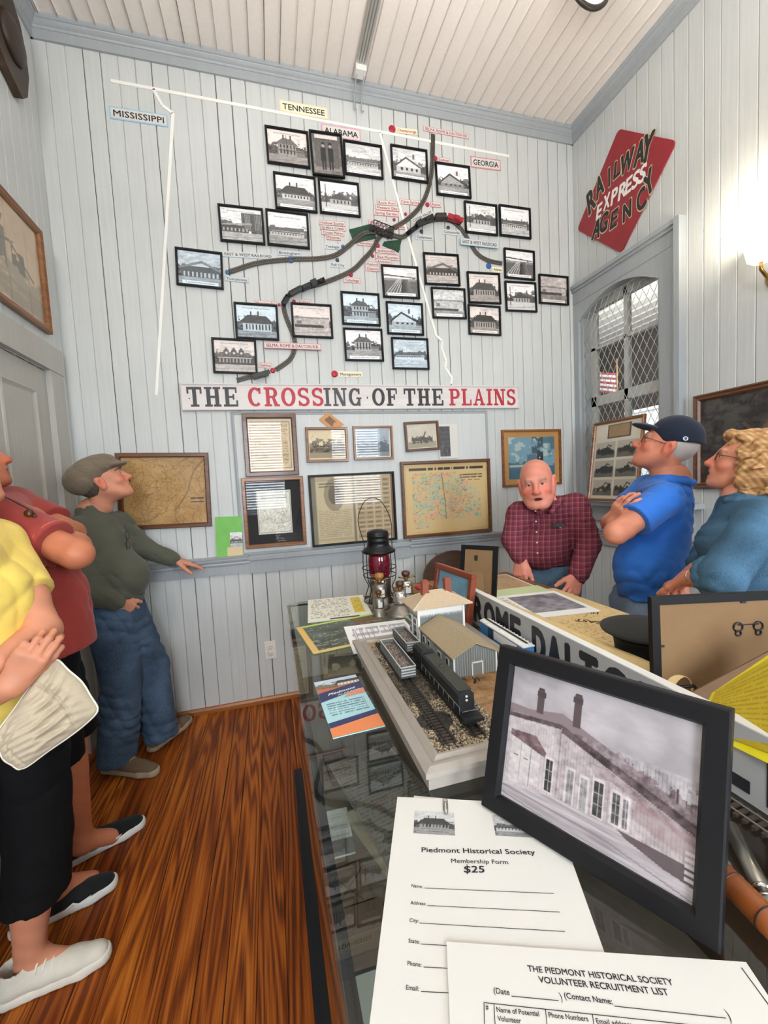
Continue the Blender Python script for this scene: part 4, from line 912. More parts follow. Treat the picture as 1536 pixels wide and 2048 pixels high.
framed('small dark brown framed photo of a crane at work, top right on the notice board', c3((918,165),(1025,160),(1030,250),(925,258)), .017, .02, M_WALNUT, p, group=G)
p = mapp(80, 110, (.87, .86, .80), 12, 60, ink=(.25, .24, .22)); p.scribble(.12, .78, .88, .93, 5, (.2, .2, .18), 3, .8, .8, 50); p.scribble(.08, .06, .92, .76, 40, (.45, .44, .4), 5, .35, .5, 60)
framed('brown framed printed map on a wide black mat, lower left on the notice board', c3((413,340),(605,332),(614,545),(425,560)), .024, .022, M_OAK, p, mat('black_mat', '#1b1c20', .8), group=G, pm=.062)
# bond sheet: certificate at the left, coupons at the right
p = Pic(150, 120, (.74, .66, .52)); p.add(p.noise(6, 21), .1)
p.rect(.03, .05, .52, .95, (.66, .62, .5)); p.put((np.abs(p.X - .275) > .215) & (p.X < .52), (.48, .45, .36)); p.rect(.065, .08, .485, .92, (.74, .68, .55)); p.scribble(.08, .1, .47, .5, 16, (.46, .38, .28), 3, .8, .6, 70); p.disc(.275, .72, .12, (.5, .44, .34), .7, .5); p.scribble(.1, .82, .45, .9, 2, (.3, .26, .2), 5, .9, .8, 30); p.disc(.275, .72, .07, (.36, .31, .24), .8, .5)
for i in range(4):
    for j in range(13): p.rect(.545 + i * .105, .05 + j * .069, .545 + i * .105 + .092, .05 + j * .069 + .055, (.62, .54, .41)); p.rect(.56 + i * .105, .07 + j * .069, .62 + i * .105, .085 + j * .069, (.42, .35, .25), .8)
p.rect(.965, 0, 1, 1, (.45, .34, .25))
framed('thin black framed bond certificate with rows of coupons, lower centre of the notice board', c3((620,330),(887,318),(897,530),(633,555)), .014, .022, M_BLACKF, p, group=G)
# map of Alabama and Georgia
W_, H_ = 130, 110; p = Pic(W_, H_, (.80, .68, .46)); p.add(p.noise(6, 31), .1); p.rect(.04, .05, .96, .94, (.82, .71, .50))
p.scribble(.07, .88, .95, .955, 1, (.16, .13, .1), 2, .85, .95, 70)
nz = p.noise(16, 33); n2 = p.noise(16, 34)
land = ((p.X > .1) & (p.X < .9 - .22 * np.clip((p.Y - .62) * 3, 0, 1) * 0) & (p.Y > .2) & (p.Y < .86)) & ~((p.X > .62) & (p.Y > .86 - (p.X - .62) * 1.1)) | ((p.X > .1) & (p.X < .28) & (p.Y > .08) & (p.Y < .25))
p.put(land & (nz > .04), (.70, .72, .58), .6); p.put(land & (nz < -.06), (.86, .62, .52), .55); p.put(land & (n2 > .08), (.62, .72, .66), .5); p.put(land & (np.abs(p.noise(22, 36)) < .012), (.45, .38, .28), .6); p.put(land & (np.abs(p.noise(14, 37)) < .01), (.3, .36, .34), .6)
p.line([(.44, .86), (.47, .5), (.48, .2)], .004, (.4, .3, .25), .8); p.line([(.1, .2), (.9, .2)], .003, (.4, .3, .25), .6); p.scribble(.66, .72, .93, .84, 3, (.25, .2, .15), 9, .8, .8, 24)
framed('large brown framed coloured map of two states, lower right on the notice board', c3((907,290),(1183,277),(1193,505),(917,527)), .022, .024, M_WALNUT, p, group=G)
# postcard and clipped page on the notice board
o, u2, w2, h2 = corners([(638,843),(659,824),(681,842),(660,862)]); 
P = [onY(*q, NBY - .001) for q in ((638,839),(656,824),(688,849),(668,864))]
t = thing('postcard', 'small orange postcard tucked at a slant above the crowd photo', 'postcard', sum(P) / 4); mb = MB()
mb.add([q - sum(P) / 4 for q in P] + [q - sum(P) / 4 + np.array((0, -.002, 0)) for q in P], [(0, 1, 2, 3), (7, 6, 5, 4), (0, 4, 5, 1), (1, 5, 6, 2), (2, 6, 7, 3), (3, 7, 4, 0)]); fixn(mb.build('card', mat('orange_card', '#c9925a', .7), t))
uu = (P[1] - P[0]) / np.linalg.norm(P[1] - P[0]); vv = (P[0] - P[3]); vv /= np.linalg.norm(vv)
pp = Pic(20, 24, (.79, .57, .36)); pp.put((np.abs(pp.X - .5) < .3) & (np.abs(pp.Y - .55) < .25 + pp.noise(6, 3) * .3), (.4, .3, .22), .8); pic_mesh('print', pp, (0, -.0025, 0), uu, vv, np.linalg.norm(P[1] - P[0]) * .9, np.linalg.norm(P[0] - P[3]) * .9, M_PRINT, t)
def sheet_on_wall(name, lab, cat, px, y, pic, th=.0015, m=M_PAPER, inner=None):
    c, u, w, h = corners(px, onY, y); t = thing(name, lab, cat, c, R=wall_R(u, (0, -1, 0)))
    mb = MB(); mb.box((0, th / 2, 0), (w, th, h)); mb.build('sheet', m, t)
    x0, z0, x1, z1 = inner or (0, 0, 1, 1)
    pic_mesh('print', pic, ((x0 + x1 - 1) / 2 * w, -.0006, (z0 + z1 - 1) / 2 * h), EX, EZ, w * (x1 - x0), h * (z1 - z0), M_PRINT, t); return t, w, h
pp = Pic(20, 40, (.32, .32, .33)); pp.add(pp.noise(6, 40), .2); pp.scribble(.1, .05, .9, .95, 30, (.5, .5, .5), 4, .5, .4, 16)
sheet_on_wall('photocopied_page', 'white page with a dark photocopied picture, right of the crane photo', 'paper', c3((1030,170),(1090,168),(1090,276),(1030,278)), NBY - .002, pp, inner=(.06, .06, .60, .93))
# green folder standing on the chair rail
pp = Pic(24, 40, (.46, .74, .34)); pp.add(pp.noise(6, 44), .06)
t, w, h = sheet_on_wall('green_folder', 'bright green sleeve of papers standing on the chair rail beside the notice board', 'folder', [(430.5,1034),(484,1032),(486,1116),(433,1119)], -.022, pp, m=mat('clear_sleeve', '#cfe3d0', .2))
pp = depot('shed', 61, BW, 'x', 24, 24); pic_mesh('photo', pp, (w * .26, -.001, -h * .06), EX, EZ, w * .46, h * .36, M_PRINT, t)
mb = MB(); mb.box((w * .2, -.0012, -h * .34), (w * .58, .0008, h * .22)); mb.build('note', mat('tan_note', '#dcc79a', .7), t)
# old map in the left corner
W_, H_ = 150, 120; p = mapp(W_, H_, (.70, .55, .33), 52, 60, ink=(.42, .30, .17), border=False); p.scribble(.04, .1, .75, .95, 22, (.5, .38, .22), 8, .25, .5, 50)
riv = [(.98, .95), (.86, .80), (.80, .62), (.78, .5), (.70, .36), (.60, .2), (.60, .08), (.64, .02)]; p.line(riv, .010, (.46, .34, .2), .8, .8); p.line(riv, .004, (.62, .5, .32), .8, .8); p.scribble(.80, .30, .96, .40, 2, (.25, .18, .1), 3, .9, .9, 14)
framed('dark framed old brown map on the wall behind the man in the flat cap', [(228,906),(417.6,906),(424,1051.6),(245,1061)], .026, .022, M_WALNUT, p, lift=.001)
# steam locomotive painting, right end of the back wall
p = Pic(90, 70, (.45, .60, .66)); nz = p.noise(5, 70); p.put(nz > .02, (.72, .76, .72), .8); p.put((p.noise(4, 71) > .02) & (p.X > .4), (.25, .36, .42), .7); p.rect(0, 0, 1, .3, (.24, .40, .48)); p.put((p.Y < .42 + p.noise(8, 72) * .4) & (p.X < .45) & (p.Y > .22), (.28, .42, .46)); p.poly([(.58, .12), (.72, .12), (.75, .62), (.62, .66)], (.14, .19, .22)); p.disc(.67, .56, .05, (.2, .24, .26)); p.disc(.67, .5, .012, (.95, .93, .85)); p.rect(.02, .28, .55, .34, (.8, .82, .78), .7); p.put((np.abs(p.X - .62) < .12) & (p.Y > .6) & (p.noise(7, 74) > -.05), (.2, .26, .3), .8)
framed('gold-brown framed painting of a steam train, right of the notice board', [(1001,860),(1118,858.5),(1122,968),(1005,975)], .016, .02, M_OAK, p, mat('tan_mat', '#b5854a', .8), lift=.001, pm=.042)
# ================================================================ RIGHT AND LEFT WALLS
def Xc(px): return [onX(x, y, ROOM_W) for x, y in px]
# red diamond sign
P = Xc([(1240.6,257),(1354,283),(1244.6,507),(1156,459)])
cen = sum(P) / 4; e1 = P[1] - P[0]; e2 = P[3] - P[0]
u = (P[1] - P[0] + P[2] - P[3]); W1 = np.linalg.norm(u) / 2; v = (P[0] - P[3] + P[1] - P[2]); H1 = np.linalg.norm(v) / 2
rs = thing('railway_express_sign', 'red diamond metal sign reading RAILWAY EXPRESS AGENCY on the right wall', 'sign', cen + np.array((-.006, 0, 0)))
up_ = v / np.linalg.norm(v); rt_ = u - up_ * u.dot(up_); rt_ /= np.linalg.norm(rt_); out_ = np.array((-1., 0, 0))
rad = .03; pts = []
for (sx, sy, a0) in ((1, 1, 0), (-1, 1, 90), (-1, -1, 180), (1, -1, 270)):
    for k in range(7): a = math.radians(a0 + 15 * k); pts.append((sx * (W1 / 2 - rad) + rad * math.cos(a), sy * (H1 / 2 - rad) + rad * math.sin(a)))
mb = MB(); mb.prism(pts, .008, (-out_ * .004, rt_, up_, out_)); fixn(mb.build('sign_plate', mat('sign_red_enamel', '#96222c', .35, noise=.12, nscale=9), rs))
M_GOLD = mat('pale_gold_paint', '#d9c6a4', .4); M_SBLK = mat('sign_black_paint', '#22211f', .4)
# the words run along the horizontal diagonal of the diamond
hz = np.array((0., -1, 0)); vt = EZ
def word_on_path(txt, fn, size, m, lift, bold, name, shear=.25):
    mb = MB(); n = len(txt)
    for i, ch in enumerate(txt):
        (a, b, ang, s) = fn(i / (n - 1)); ca, sa = math.cos(ang), math.sin(ang)
        uu = hz * ca + vt * sa; vv = -hz * sa * .0 + vt
        put_text(mb, ch, hz * a + vt * b + out_ * lift, uu, vv, cap=size * s, w=None, bold=bold, shear=shear, nrm=out_, res=3)
    return mb.build(name, m, rs)
def pos(px, py): q = onX(px, py, ROOM_W) - cen; return q.dot(hz), q.dot(vt)
RW = [(1183,403),(1200,374),(1221,354),(1236,338),(1258,322),(1281,305),(1300,293)]
AG = [(1195,456),(1211,444),(1231,437),(1257,421),(1286,398),(1302,362)]
EXP = [(1201,422),(1216,403),(1231,392),(1246,382),(1260,370),(1274,359),(1288,347)]
def put_letters(txt, pxs, caps, wds, m, mo, angs, shear):
    mb = MB(); mb2 = MB()
    for i, ch in enumerate(txt):
        a, b = pos(*pxs[i]); ang = math.radians(angs[i]); uu = hz * math.cos(ang) + vt * math.sin(ang); vv = vt * math.cos(ang * .6) - hz * math.sin(ang * .6)
        o = hz * a + vt * b; k = i / (len(txt) - 1); cp = caps[0] + (caps[1] - caps[0]) * abs(2 * k - 1) ; wd = wds * {'I': .34, 'W': 1.35, 'L': .8}.get(ch, 1)
        if mo: put_text(mb2, ch, o + out_ * .0048, uu, vv, w=wd * 1.13, cap=cp * 1.07, bold=.045, shear=shear, nrm=out_)
        put_text(mb, ch, o + out_ * .0056, uu, vv, w=wd, cap=cp, bold=.03, shear=shear, nrm=out_)
    if mo: mb2.build('lettering_outline', mo, rs)
    mb.build('lettering', m, rs)
put_letters('RAILWAY', RW, (.10, .15), .078, M_SBLK, M_GOLD, (25, 18, 8, 2, -4, -8, -14), .2)
put_letters('EXPRESS', EXP, (.09, .09), .066, mat('sign_white_paint', '#eeeae4', .4), None, (2,) * 7, .25)
put_letters('AGENCY', AG, (.10, .13), .078, M_SBLK, M_GOLD, (-14, -6, 0, 8, 22, 30), .2)
# dark landscape painting on the right wall
p = Pic(110, 80, (.20, .18, .19)); nz = p.noise(6, 80); p.put((p.X > .62) & (p.Y > .5) & (nz > -.08), (.42, .38, .42), .9); p.put((p.X > .7) & (p.Y > .72), (.34, .40, .50), .6); t2 = p.noise(16, 81); p.put((t2 > .05) & (p.X < .7), (.32, .31, .27), .7); p.put(t2 < -.1, (.10, .10, .10), .8); p.line([(.3, .1), (.36, .4), (.44, .62), (.52, .72)], .018, (.44, .37, .30), .8); p.line([(.4, .5), (.3, .66)], .012, (.4, .34, .28), .8); p.rect(0, 0, 1, .12, (.16, .13, .11)); p.add(p.noise(30, 83), .12)
q0 = onX(1393, 793, ROOM_W); q1 = onX(1398, 977, ROOM_W)
def Xframe(label_, y0, y1, z0, z1, fw, fd, fm, pic, mats_=None, side=1, pm=.03, tilt=0.0, name='picture_frame', cat='framed picture'):
    x = ROOM_W - .002 if side > 0 else .002
    R = np.stack([(0, -1, 0), (1, 0, 0), (0, 0, 1)], 1).astype(float) if side > 0 else np.stack([(0, 1, 0), (-1, 0, 0), (0, 0, 1)], 1).astype(float)
    w, h = abs(y1 - y0), z1 - z0
    if tilt: R = R @ np.array(Matrix.Rotation(tilt, 3, 'X'))
    t = thing(name, label_, cat, (x - side * (abs(math.sin(tilt)) * h / 2), (y0 + y1) / 2, (z0 + z1) / 2), R=R)
    mb = MB(); mb.ring(w, h, [(0, 0), (0, fd * .8), (fw * .2, fd), (fw * .5, fd * .8), (fw * .75, fd * .85), (fw, fd * .5), (fw, 0)]); fixn(mb.build('frame', fm, t))
    iw, ih = w - 2 * fw + .006, h - 2 * fw + .006
    if mats_: mb = MB(); mb.box((0, -.004, 0), (iw, .003, ih)); mb.build('mat_board', mats_, t)
    pic_mesh('print', pic, (0, -.006, 0), EX, EZ, iw - 2 * pm * bool(mats_), ih - 2 * pm * bool(mats_), M_PRINT, t)
    mb = MB(); mb.box((0, -.001, 0), (w - fw, .002, h - fw)); mb.build('backing', M_CARD, t); pane(t, iw, ih, -.0085)
    return t, iw, ih
Xframe('large dark tree painting on the right wall behind the curly haired woman', q0[1], q0[1] - .78, q1[2] - .0, q0[2], .035, .03, M_WALNUT, p)
# framed group of photographs standing on the window sill
P = [onX(1184, 852, ROOM_W - .115), onX(1288, 821, ROOM_W - .115), onX(1266, 1003, ROOM_W - .13), onX(1170, 1002, ROOM_W - .13)]
y0 = (P[0][1] + P[3][1]) / 2; y1 = (P[1][1] + P[2][1]) / 2; z0 = 1.167; z1 = (P[0][2] + P[1][2]) / 2
W_, H_ = 90, 120; p = Pic(W_, H_, (.87, .84, .77)); p.add(p.noise(4, 90), .05); p.rect(.30, .80, .76, .96, (.62, .51, .36)); p.put((np.abs(np.maximum(np.abs(p.X - .53) / .46, np.abs(p.Y - .88) / .16) - .5) < .03), (.3, .25, .2))
for i in range(2):
    for j in range(3):
        x0, yb = .06 + i * .46, .05 + j * .245; q = p.noise(12, 91 + i * 3 + j)
        p.rect(x0, yb, x0 + .42, yb + .21, (.74, .72, .66)); p.put((p.X > x0) & (p.X < x0 + .42) & (p.Y > yb) & (p.Y < yb + .10 + q * .16), (.40, .40, .37), .95); p.put((p.X > x0 + .02) & (p.X < x0 + .40) & (np.abs(p.Y - yb - .09) < .03 + q * .12), (.2, .2, .19), .9)
        p.line([(x0 + .2, yb + .1), (x0 + .27, yb + .17), (x0 + .33, yb + .15)], .008, (.2, .2, .2), .9)
sx = ROOM_W - .115; R = np.stack([(0, -1, 0), (1, 0, 0), (0, 0, 1)], 1).astype(float) @ np.array(Matrix.Rotation(-.13, 3, 'X'))
w, h = abs(y1 - y0), (z1 - z0) / math.cos(.13)
t = thing('picture_frame', 'brown framed sheet of six old photographs leaning on the window sill', 'framed photos', (sx + .025, (y0 + y1) / 2, (z0 + z1) / 2 + .002), R=R)
mb = MB(); mb.ring(w, h, [(0, 0), (0, .018), (.004, .022), (.014, .018), (.018, .01), (.018, 0)]); fixn(mb.build('frame', M_OAK, t))
pic_mesh('print', p, (0, -.005, 0), EX, EZ, w - .03, h - .03, M_PRINT, t); mb = MB(); mb.box((0, -.001, 0), (w - .02, .002, h - .02)); mb.build('backing', M_CARD, t); pane(t, w - .03, h - .03, -.0085)
# left wall: old print and a carved dark plaque
p = Pic(110, 90, (.80, .71, .60)); p.add(p.noise(5, 100), .1); p.put((p.Y < .42) & (p.noise(8, 101, 1, 3) > -.1), (.62, .58, .5), .7); p.line([(.1, .5), (.5, .62), (.85, .4)], .012, (.4, .38, .33), .8); p.put((np.abs(p.X - .3) < .14) & (np.abs(p.Y - .52) < .16 + p.noise(9, 103) * .4), (.42, .42, .38), .8); p.put((np.abs(p.X - .62) < .1) & (np.abs(p.Y - .46) < .12 + p.noise(9, 104) * .4), (.4, .4, .36), .8); p.line([(.3, .5), (.42, .82)], .008, (.4, .37, .33), .8); p.rect(0, .06, 1, .26, (.60, .56, .50), .6)
Xframe('brown framed old print of boats, high on the left wall above the door', -.72, -.165, 2.215, 2.725, .032, .028, M_OAK, p, side=-1)
pl = onX(0, 70, 0.03)
t = thing('dark_wooden_plaque', 'dark carved wooden object hanging high on the left wall', 'wall ornament', (0.004, -.30, 3.50))
prof = [(0, -.20), (.05, -.22), (.10, -.17), (.135, -.05), (.13, .06), (.10, .16), (.04, .23), (-.06, .24), (-.14, .16), (-.16, 0), (-.12, -.14), (-.06, -.18)]
mb = MB(); mb.prism(prof, .035, (np.zeros(3), EY, EZ, EX)); fixn(mb.build('plaque_body', wood('dark_carved_wood', '#2a1d14', '#3c2c20', '#503c2c', .5, 'z', 12), t))
mb = MB(); mb.lathe([(.10, 0), (.085, .02), (.05, .03), (.001, .034)], 20, (.035, 0, 0), np.array(Matrix.Rotation(math.pi / 2, 3, 'Y'))); mb.build('carved_boss', mat('dark_boss', '#33251b', .5), t)
# ================================================================ DISPLAY CASE AND WHAT IS ON IT
CZ = .910; X0, X1, Y0, Y1 = 1.072, 1.672, -2.98, -1.03
M_CASEW = wood('case_wood', '#3a2c22', '#4a392d', '#594636', .5, 'y', 12)
M_ALU = mat('dark_metal_strip', '#23252a', .35, .6)
M_CGLASS = glass_mat('case_glass', '#f0f1ee', 1.6, .005)
M_CGLASS2 = glass_mat('case_side_glass', '#eef3f1', 1.4, .005)
dc = thing('display_case', 'long glass-topped display case running along the middle of the room', 'display case', ((X0 + X1) / 2, (Y0 + Y1) / 2, 0))
def L_(p): return np.array(p, float) - np.array(((X0 + X1) / 2, (Y0 + Y1) / 2, 0))
def cbox(mb, lo, hi): return mb.bbox(L_(lo), L_(hi))
mb = MB(); cbox(mb, (X0, Y0, CZ - .008), (X1, Y1, CZ)); mb.build('glass_top', M_CGLASS, dc)
mb = MB(); cbox(mb, (X0 + .004, Y0, .22), (X0 + .010, Y1 - .004, CZ - .008)); mb.build('front_glass', M_CGLASS2, dc)
mb = MB(); cbox(mb, (X0 + .01, Y1 - .010, .22), (X1, Y1 - .004, CZ - .008)); mb.build('end_glass', M_CGLASS2, dc)
mb = MB(); cbox(mb, (X0 + .004, Y0, 0), (X1, Y1, .20)); mb.build('plinth', M_CASEW, dc)
mb = MB(); cbox(mb, (X1 - .015, Y0, .20), (X1, Y1, CZ - .008)); cbox(mb, (X0 + .012, Y0, .20), (X1 - .015, Y0 + .02, CZ - .01)); mb.build('back_panel', M_CASEW, dc)
mb = MB()
cbox(mb, (X0 + .005, Y0, CZ - .0125), (X0 + .017, Y1 - .003, CZ - .0082)); cbox(mb, (X0 + .017, Y1 - .013, CZ - .0125), (X1 - .02, Y1 - .003, CZ - .0082)); mb.build('seal_strip', M_ALU, dc)
mb = MB(); cbox(mb, (X0 - .012, Y0, .185), (X0 + .004, Y1 + .0, .215)); cbox(mb, (X0 - .012, Y0, .0), (X0 + .004, Y1 + .0, .04)); mb.build('base_rail', M_ALU, dc)
SHZ = .60
mb = MB(); cbox(mb, (X0 + .012, Y0 + .02, SHZ - .018), (X1 - .016, Y1 - .012, SHZ)); mb.build('shelf', mat('shelf_cloth', '#6f675d', .9, noise=.2, nscale=8), dc)
def flat(name, lab, cat, px, z, pic=None, m=M_PAPER, th=.0012, group=None, quadpts=None, iname='print', inset=0.0):
    """thin sheet lying flat, given by four photo corners TL TR BR BL projected on the plane z"""
    P = quadpts or [onZ(x, y, z) for x, y in px]; c, u, w, h = corners(P, lambda a, b, d: None) if False else (sum(P) / 4, None, None, None)
    u = (P[1] - P[0] + P[2] - P[3]); w = np.linalg.norm(u) / 2; v = (P[0] - P[3] + P[1] - P[2]); h = np.linalg.norm(v) / 2
    u[2] = 0; u /= np.linalg.norm(u); v = np.array((-u[1], u[0], 0.))
    t = thing(name, lab, cat, (c[0], c[1], z), group, np.stack([u, v, EZ], 1))
    mb = MB(); mb.box((0, 0, th / 2), (w, h, th)); mb.build('sheet', m, t)
    if pic is not None: pic_mesh(iname, pic, (0, 0, th + .0003), EX, EY, w - inset, h - inset, M_PRINT, t)
    return t, w, h
IN = 'papers inside the display case'
p = Pic(70, 130, (.50, .49, .45)); p.add(p.noise(6, 3), .12); p.scribble(.03, .02, .97, .98, 90, (.3, .3, .28), 5, .62, .7, 46); p.rect(.5, .72, .95, .95, (.4, .40, .37), .7)
flat('old_newspaper', 'grey speckled old newspaper lying inside the display case', 'newspaper', [(690,1512),(826,1486),(880,1700),(760,1830)], SHZ + .05, p, mat('old_newsprint', '#8d8a7c', .9), .004, IN)
p = Pic(30, 40, (.80, .82, .82)); p.scribble(.1, .3, .9, .9, 9, (.6, .62, .64), 4, .8, .5, 20); p.rect(0, 0, 1, .33, (.42, .42, .42))
flat('folded_card', 'small folded white card inside the display case near its front glass', 'card', [(652,1626),(693,1618),(712,1706),(660,1722)], SHZ, p, M_PAPER, .004, IN)
p = Pic(30, 40, (.32, .30, .29)); p.add(p.noise(5, 5), .2); p.put(np.maximum(np.abs(p.X - .5), np.abs(p.Y - .5)) > .42, (.2, .18, .17))
flat('dark_photo', 'dark photograph lying inside the display case left of the newspaper', 'photo', [(648,1512),(690,1500),(702,1560),(660,1572)], SHZ, p, mat('dark_card', '#2c2826', .8), .003, IN)
p = Pic(40, 60, (.40, .34, .28)); p.add(p.noise(5, 6), .15); p.line([(.1, .1), (.9, .7)], .02, (.25, .2, .17)); p.line([(.1, .6), (.7, .05)], .02, (.25, .2, .17)); p.line([(.05, .8), (.95, .85)], .02, (.22, .18, .15))
flat('brown_photo', 'brown photograph of timbers inside the display case', 'photo', [(655,1730),(728,1706),(745,1800),(678,1820)], SHZ, p, mat('dark_card', '#2c2826'), .003, IN)
flat('brown_folder', 'plain brown folder inside the display case below the brown timber photograph', 'folder', [(672,1830),(762,1800),(800,1930),(705,1960)], SHZ, None, mat('brown_folder_card', '#5b4a3b', .8, noise=.1), .006, IN)
flat('pale_folder', 'pale grey folder inside the display case under the near end of the glass', 'folder', [(706,1955),(800,1920),(850,2060),(735,2100)], SHZ, None, mat('pale_grey_card', '#9aa3a0', .7), .006, IN)
flat('cream_album', 'cream edged album lying inside the display case along the newspaper', 'album', [(716,1632),(760,1610),(820,1760),(770,1800)], SHZ, None, mat('cream_board', '#a8a18a', .8, noise=.1), .02, IN)
p = Pic(30, 26, (.45, .44, .40)); p.disc(.25, .35, .12, (.85, .83, .76)); p.disc(.75, .45, .10, (.85, .83, .76)); p.rect(.15, .2, .3, .5, (.88, .86, .8)); p.rect(.7, .3, .8, .6, (.9, .88, .82)); p.rect(.2, .85, .85, .95, (.85, .84, .78))
flat('framed_bird_picture', 'grey picture with two white shapes inside the case under the green-edged aerial photo', 'picture', [(655,1312),(720,1306),(724,1345),(658,1352)], .80, p, mat('grey_card', '#6c6a64', .8), .004, IN)
mb = MB(); q0 = onZ(600, 1420, .55); q1 = onZ(655, 1412, .55)
t = thing('red_lettered_board', 'white board with a faded red letter O inside the display case near the far end', 'sign', (1.19, -1.30, .221)); mb.bbox((-.085, -.01, .0), (.09, .01, .17)); mb.build('board', mat('faded_board', '#a79c90', .7), t)
mb = MB(); put_text(mb, 'O', (0.01, -.0105, .09), EX, EZ, w=.075, cap=.11, bold=.05, nrm=(0, -1, 0)); mb.build('lettering', mat('faded_red', '#8e4a3e', .7), t)
# ---- sheets on the glass
CT = 'papers on the display case'
p = Pic(70, 60, (.90, .89, .83)); p.scribble(.06, .12, .68, .95, 13, (.5, .5, .46), 3, .55, .8, 34); p.rect(.74, .2, .92, .9, (.87, .77, .30)); p.scribble(.76, .22, .9, .88, 14, (.6, .5, .2), 7, .6, .8, 8); p.rect(.34, .04, .8, .085, (.12, .12, .12))
flat('grid_page', 'pale printed page with a yellow column at the far left corner of the display case', 'paper', [(614,1201),(728,1190),(742,1232),(618,1246)], CZ + .0005, p, M_PAPER, .0012, CT)
p = Pic(90, 60, (.30, .34, .31)); p.add(p.noise(7, 12), .3); p.put((p.noise(8, 13, .6, 2) > .08), (.42, .40, .33), .6); p.put((p.X > .5) & (p.Y > .62) & (p.noise(5, 14) > -.1), (.44, .33, .22), .8); p.put(np.abs(p.noise(7, 15, .5, 2.5)) < .008, (.72, .73, .68), .8)
p.put(p.Y > .93, (.70, .82, .36)); p.put(p.X < .06, (.85, .70, .42)); p.put(p.Y < .07, (.85, .72, .46)); p.put(p.X > .96, (.66, .80, .36))
flat('aerial_photo', 'green and tan edged aerial photo in a plastic sleeve on the display case', 'photo', [(600,1250),(790,1224),(862,1252),(618,1318)], CZ + .0022, p, mat('green_edge_sleeve', '#a9c45a', .3), .0012, CT)
p = Pic(70, 50, (.95, .95, .94)); p.scribble(.08, .28, .95, .92, 3, (.62, .6, .68), 3, .85, .7, 30)
for i in range(26):
    x = .08 + i * .034; p.rect(x, .60 if i > 9 else .12, x + .008, .86 - .03 * (i % 4), (.55, .52, .60), .8)
flat('typed_sheet', 'white typed sheet overlapping the aerial photo, beside the model railway base', 'paper', [(691,1254),(824,1238),(832,1290),(703,1309)], CZ + .004, p, M_PAPER, .0012, CT)
# brochure
bt, w, h = flat('brochure', 'blue and orange Piedmont Alabama brochure lying on the display case glass', 'brochure', [(629,1366),(712,1351),(769,1452),(665,1480)], CZ + .0005, None, mat('brochure_aqua', '#a9d3da', .35), .0018)
def band(pts, m, name, zz, parent=None, prn=bt):
    mb = MB(); mb.add([(x * w, y * h, zz) for x, y in pts], [tuple(range(len(pts)))]); return mb.build(name, m, prn)
p = Pic(50, 34, (.74, .80, .86)); p.rect(0, .0, 1, .36, (.62, .45, .30)); p.add(p.noise(6, 30), .12); p.put((p.X < .5) & (p.Y > .25) & (p.Y < .6 + p.noise(10, 31) * .5), (.42, .36, .24), .8); p.poly([(.42, .42), (1, .46), (1, .72), (.52, .76)], (.30, .26, .26)); p.rect(.5, .36, 1, .52, (.85, .83, .8)); 
for i in range(6): p.rect(.54 + i * .08, .38, .57 + i * .08, .5, (.4, .36, .34))
p.poly([(0, 0), (1, 0), (1, .12), (0, .34)], (.75, .43, .33))
pic_mesh('cover_photo', p, (0, h * .375, .0022), EX, EY, w, h * .25, M_PRINT, bt)
NAVY = mat('brochure_navy', '#2e3560', .35); ORG = mat('brochure_orange', '#e08552', .35)
band([(-.5, .07), (.5, .20), (.5, .34), (-.5, .24)], NAVY, 'blue_band', .0026)
band([(.0, .085), (.5, .10), (.5, .2), (.2, .165)], mat('brochure_salmon', '#d98e76', .35), 'salmon_band', .0024)
band([(-.5, -.37), (.5, -.30), (.5, -.23), (-.5, -.29)], NAVY, 'blue_band', .0026); band([(-.5, -.5), (.5, -.5), (.5, -.30), (-.5, -.37)], ORG, 'orange_band', .0024)
mb = MB(); put_text(mb, 'Piedmont', (.02 * w, .21 * h, .003), EX * .985 + EY * .17, EY, w=w * .66, cap=h * .042, bold=.02, shear=.3); put_text(mb, 'ALABAMA', (.16 * w, .165 * h, .003), EX * .985 + EY * .17, EY, w=w * .54, cap=h * .026)
mb.build('title', mat('white_ink', '#f4f4f2', .5), bt)
p = Pic(60, 40, (.663, .827, .855)); p.scribble(.06, .08, .94, .95, 6, (.35, .42, .46), 5, .8, .8, 44); pic_mesh('small_print', p, (0, -.085 * h, .0023), EX, EY, w * .92, h * .26, M_PRINT, bt)
# ---- model railway base
DZ = CZ + .032
DXa, DXb, DYa, DYb = 1.240, 1.578, -2.150, -1.602
dm = thing('model_railway_base', 'grey moulded tray base of the model depot scene with gravel, tracks and dirt yard', 'model base', ((DXa + DXb) / 2, (DYa + DYb) / 2, CZ))
w, h = DXb - DXa, DYb - DYa
mb = MB(); prof = [(0, 0), (0, .018), (-.006, .022), (-.006, .030), (.004, .034), (.010, .034), (.014, .031), (.022, .036), (.026, .036), (.028, .029), (.028, 0)]
mb.ring(w, h, prof); o = fixn(mb.build('moulded_rim', mat('rim_paint', '#9a9289', .45, noise=.05, nscale=30), dm)); o.rotation_euler = (-math.pi / 2, 0, 0)
for v_ in o.data.vertices: pass
gz = .029
def gfn(x, y):
    n = math.sin(x * 90 + y * 60) * .5 + math.sin(x * 47 - y * 133) * .5; return gz + .0012 * n
NXg, NYg = 150, 240
gx = np.linspace(-w / 2 + .025, w / 2 - .025, NXg); gy = np.linspace(-h / 2 + .025, h / 2 - .025, NYg); GX, GY = np.meshgrid(gx, gy)
pc = Pic(NXg, NYg); rr = np.random.default_rng(5)
spk = rr.random((NYg, NXg)); nz_ = pc.noise(6, 41); fine = pc.noise(60, 42)
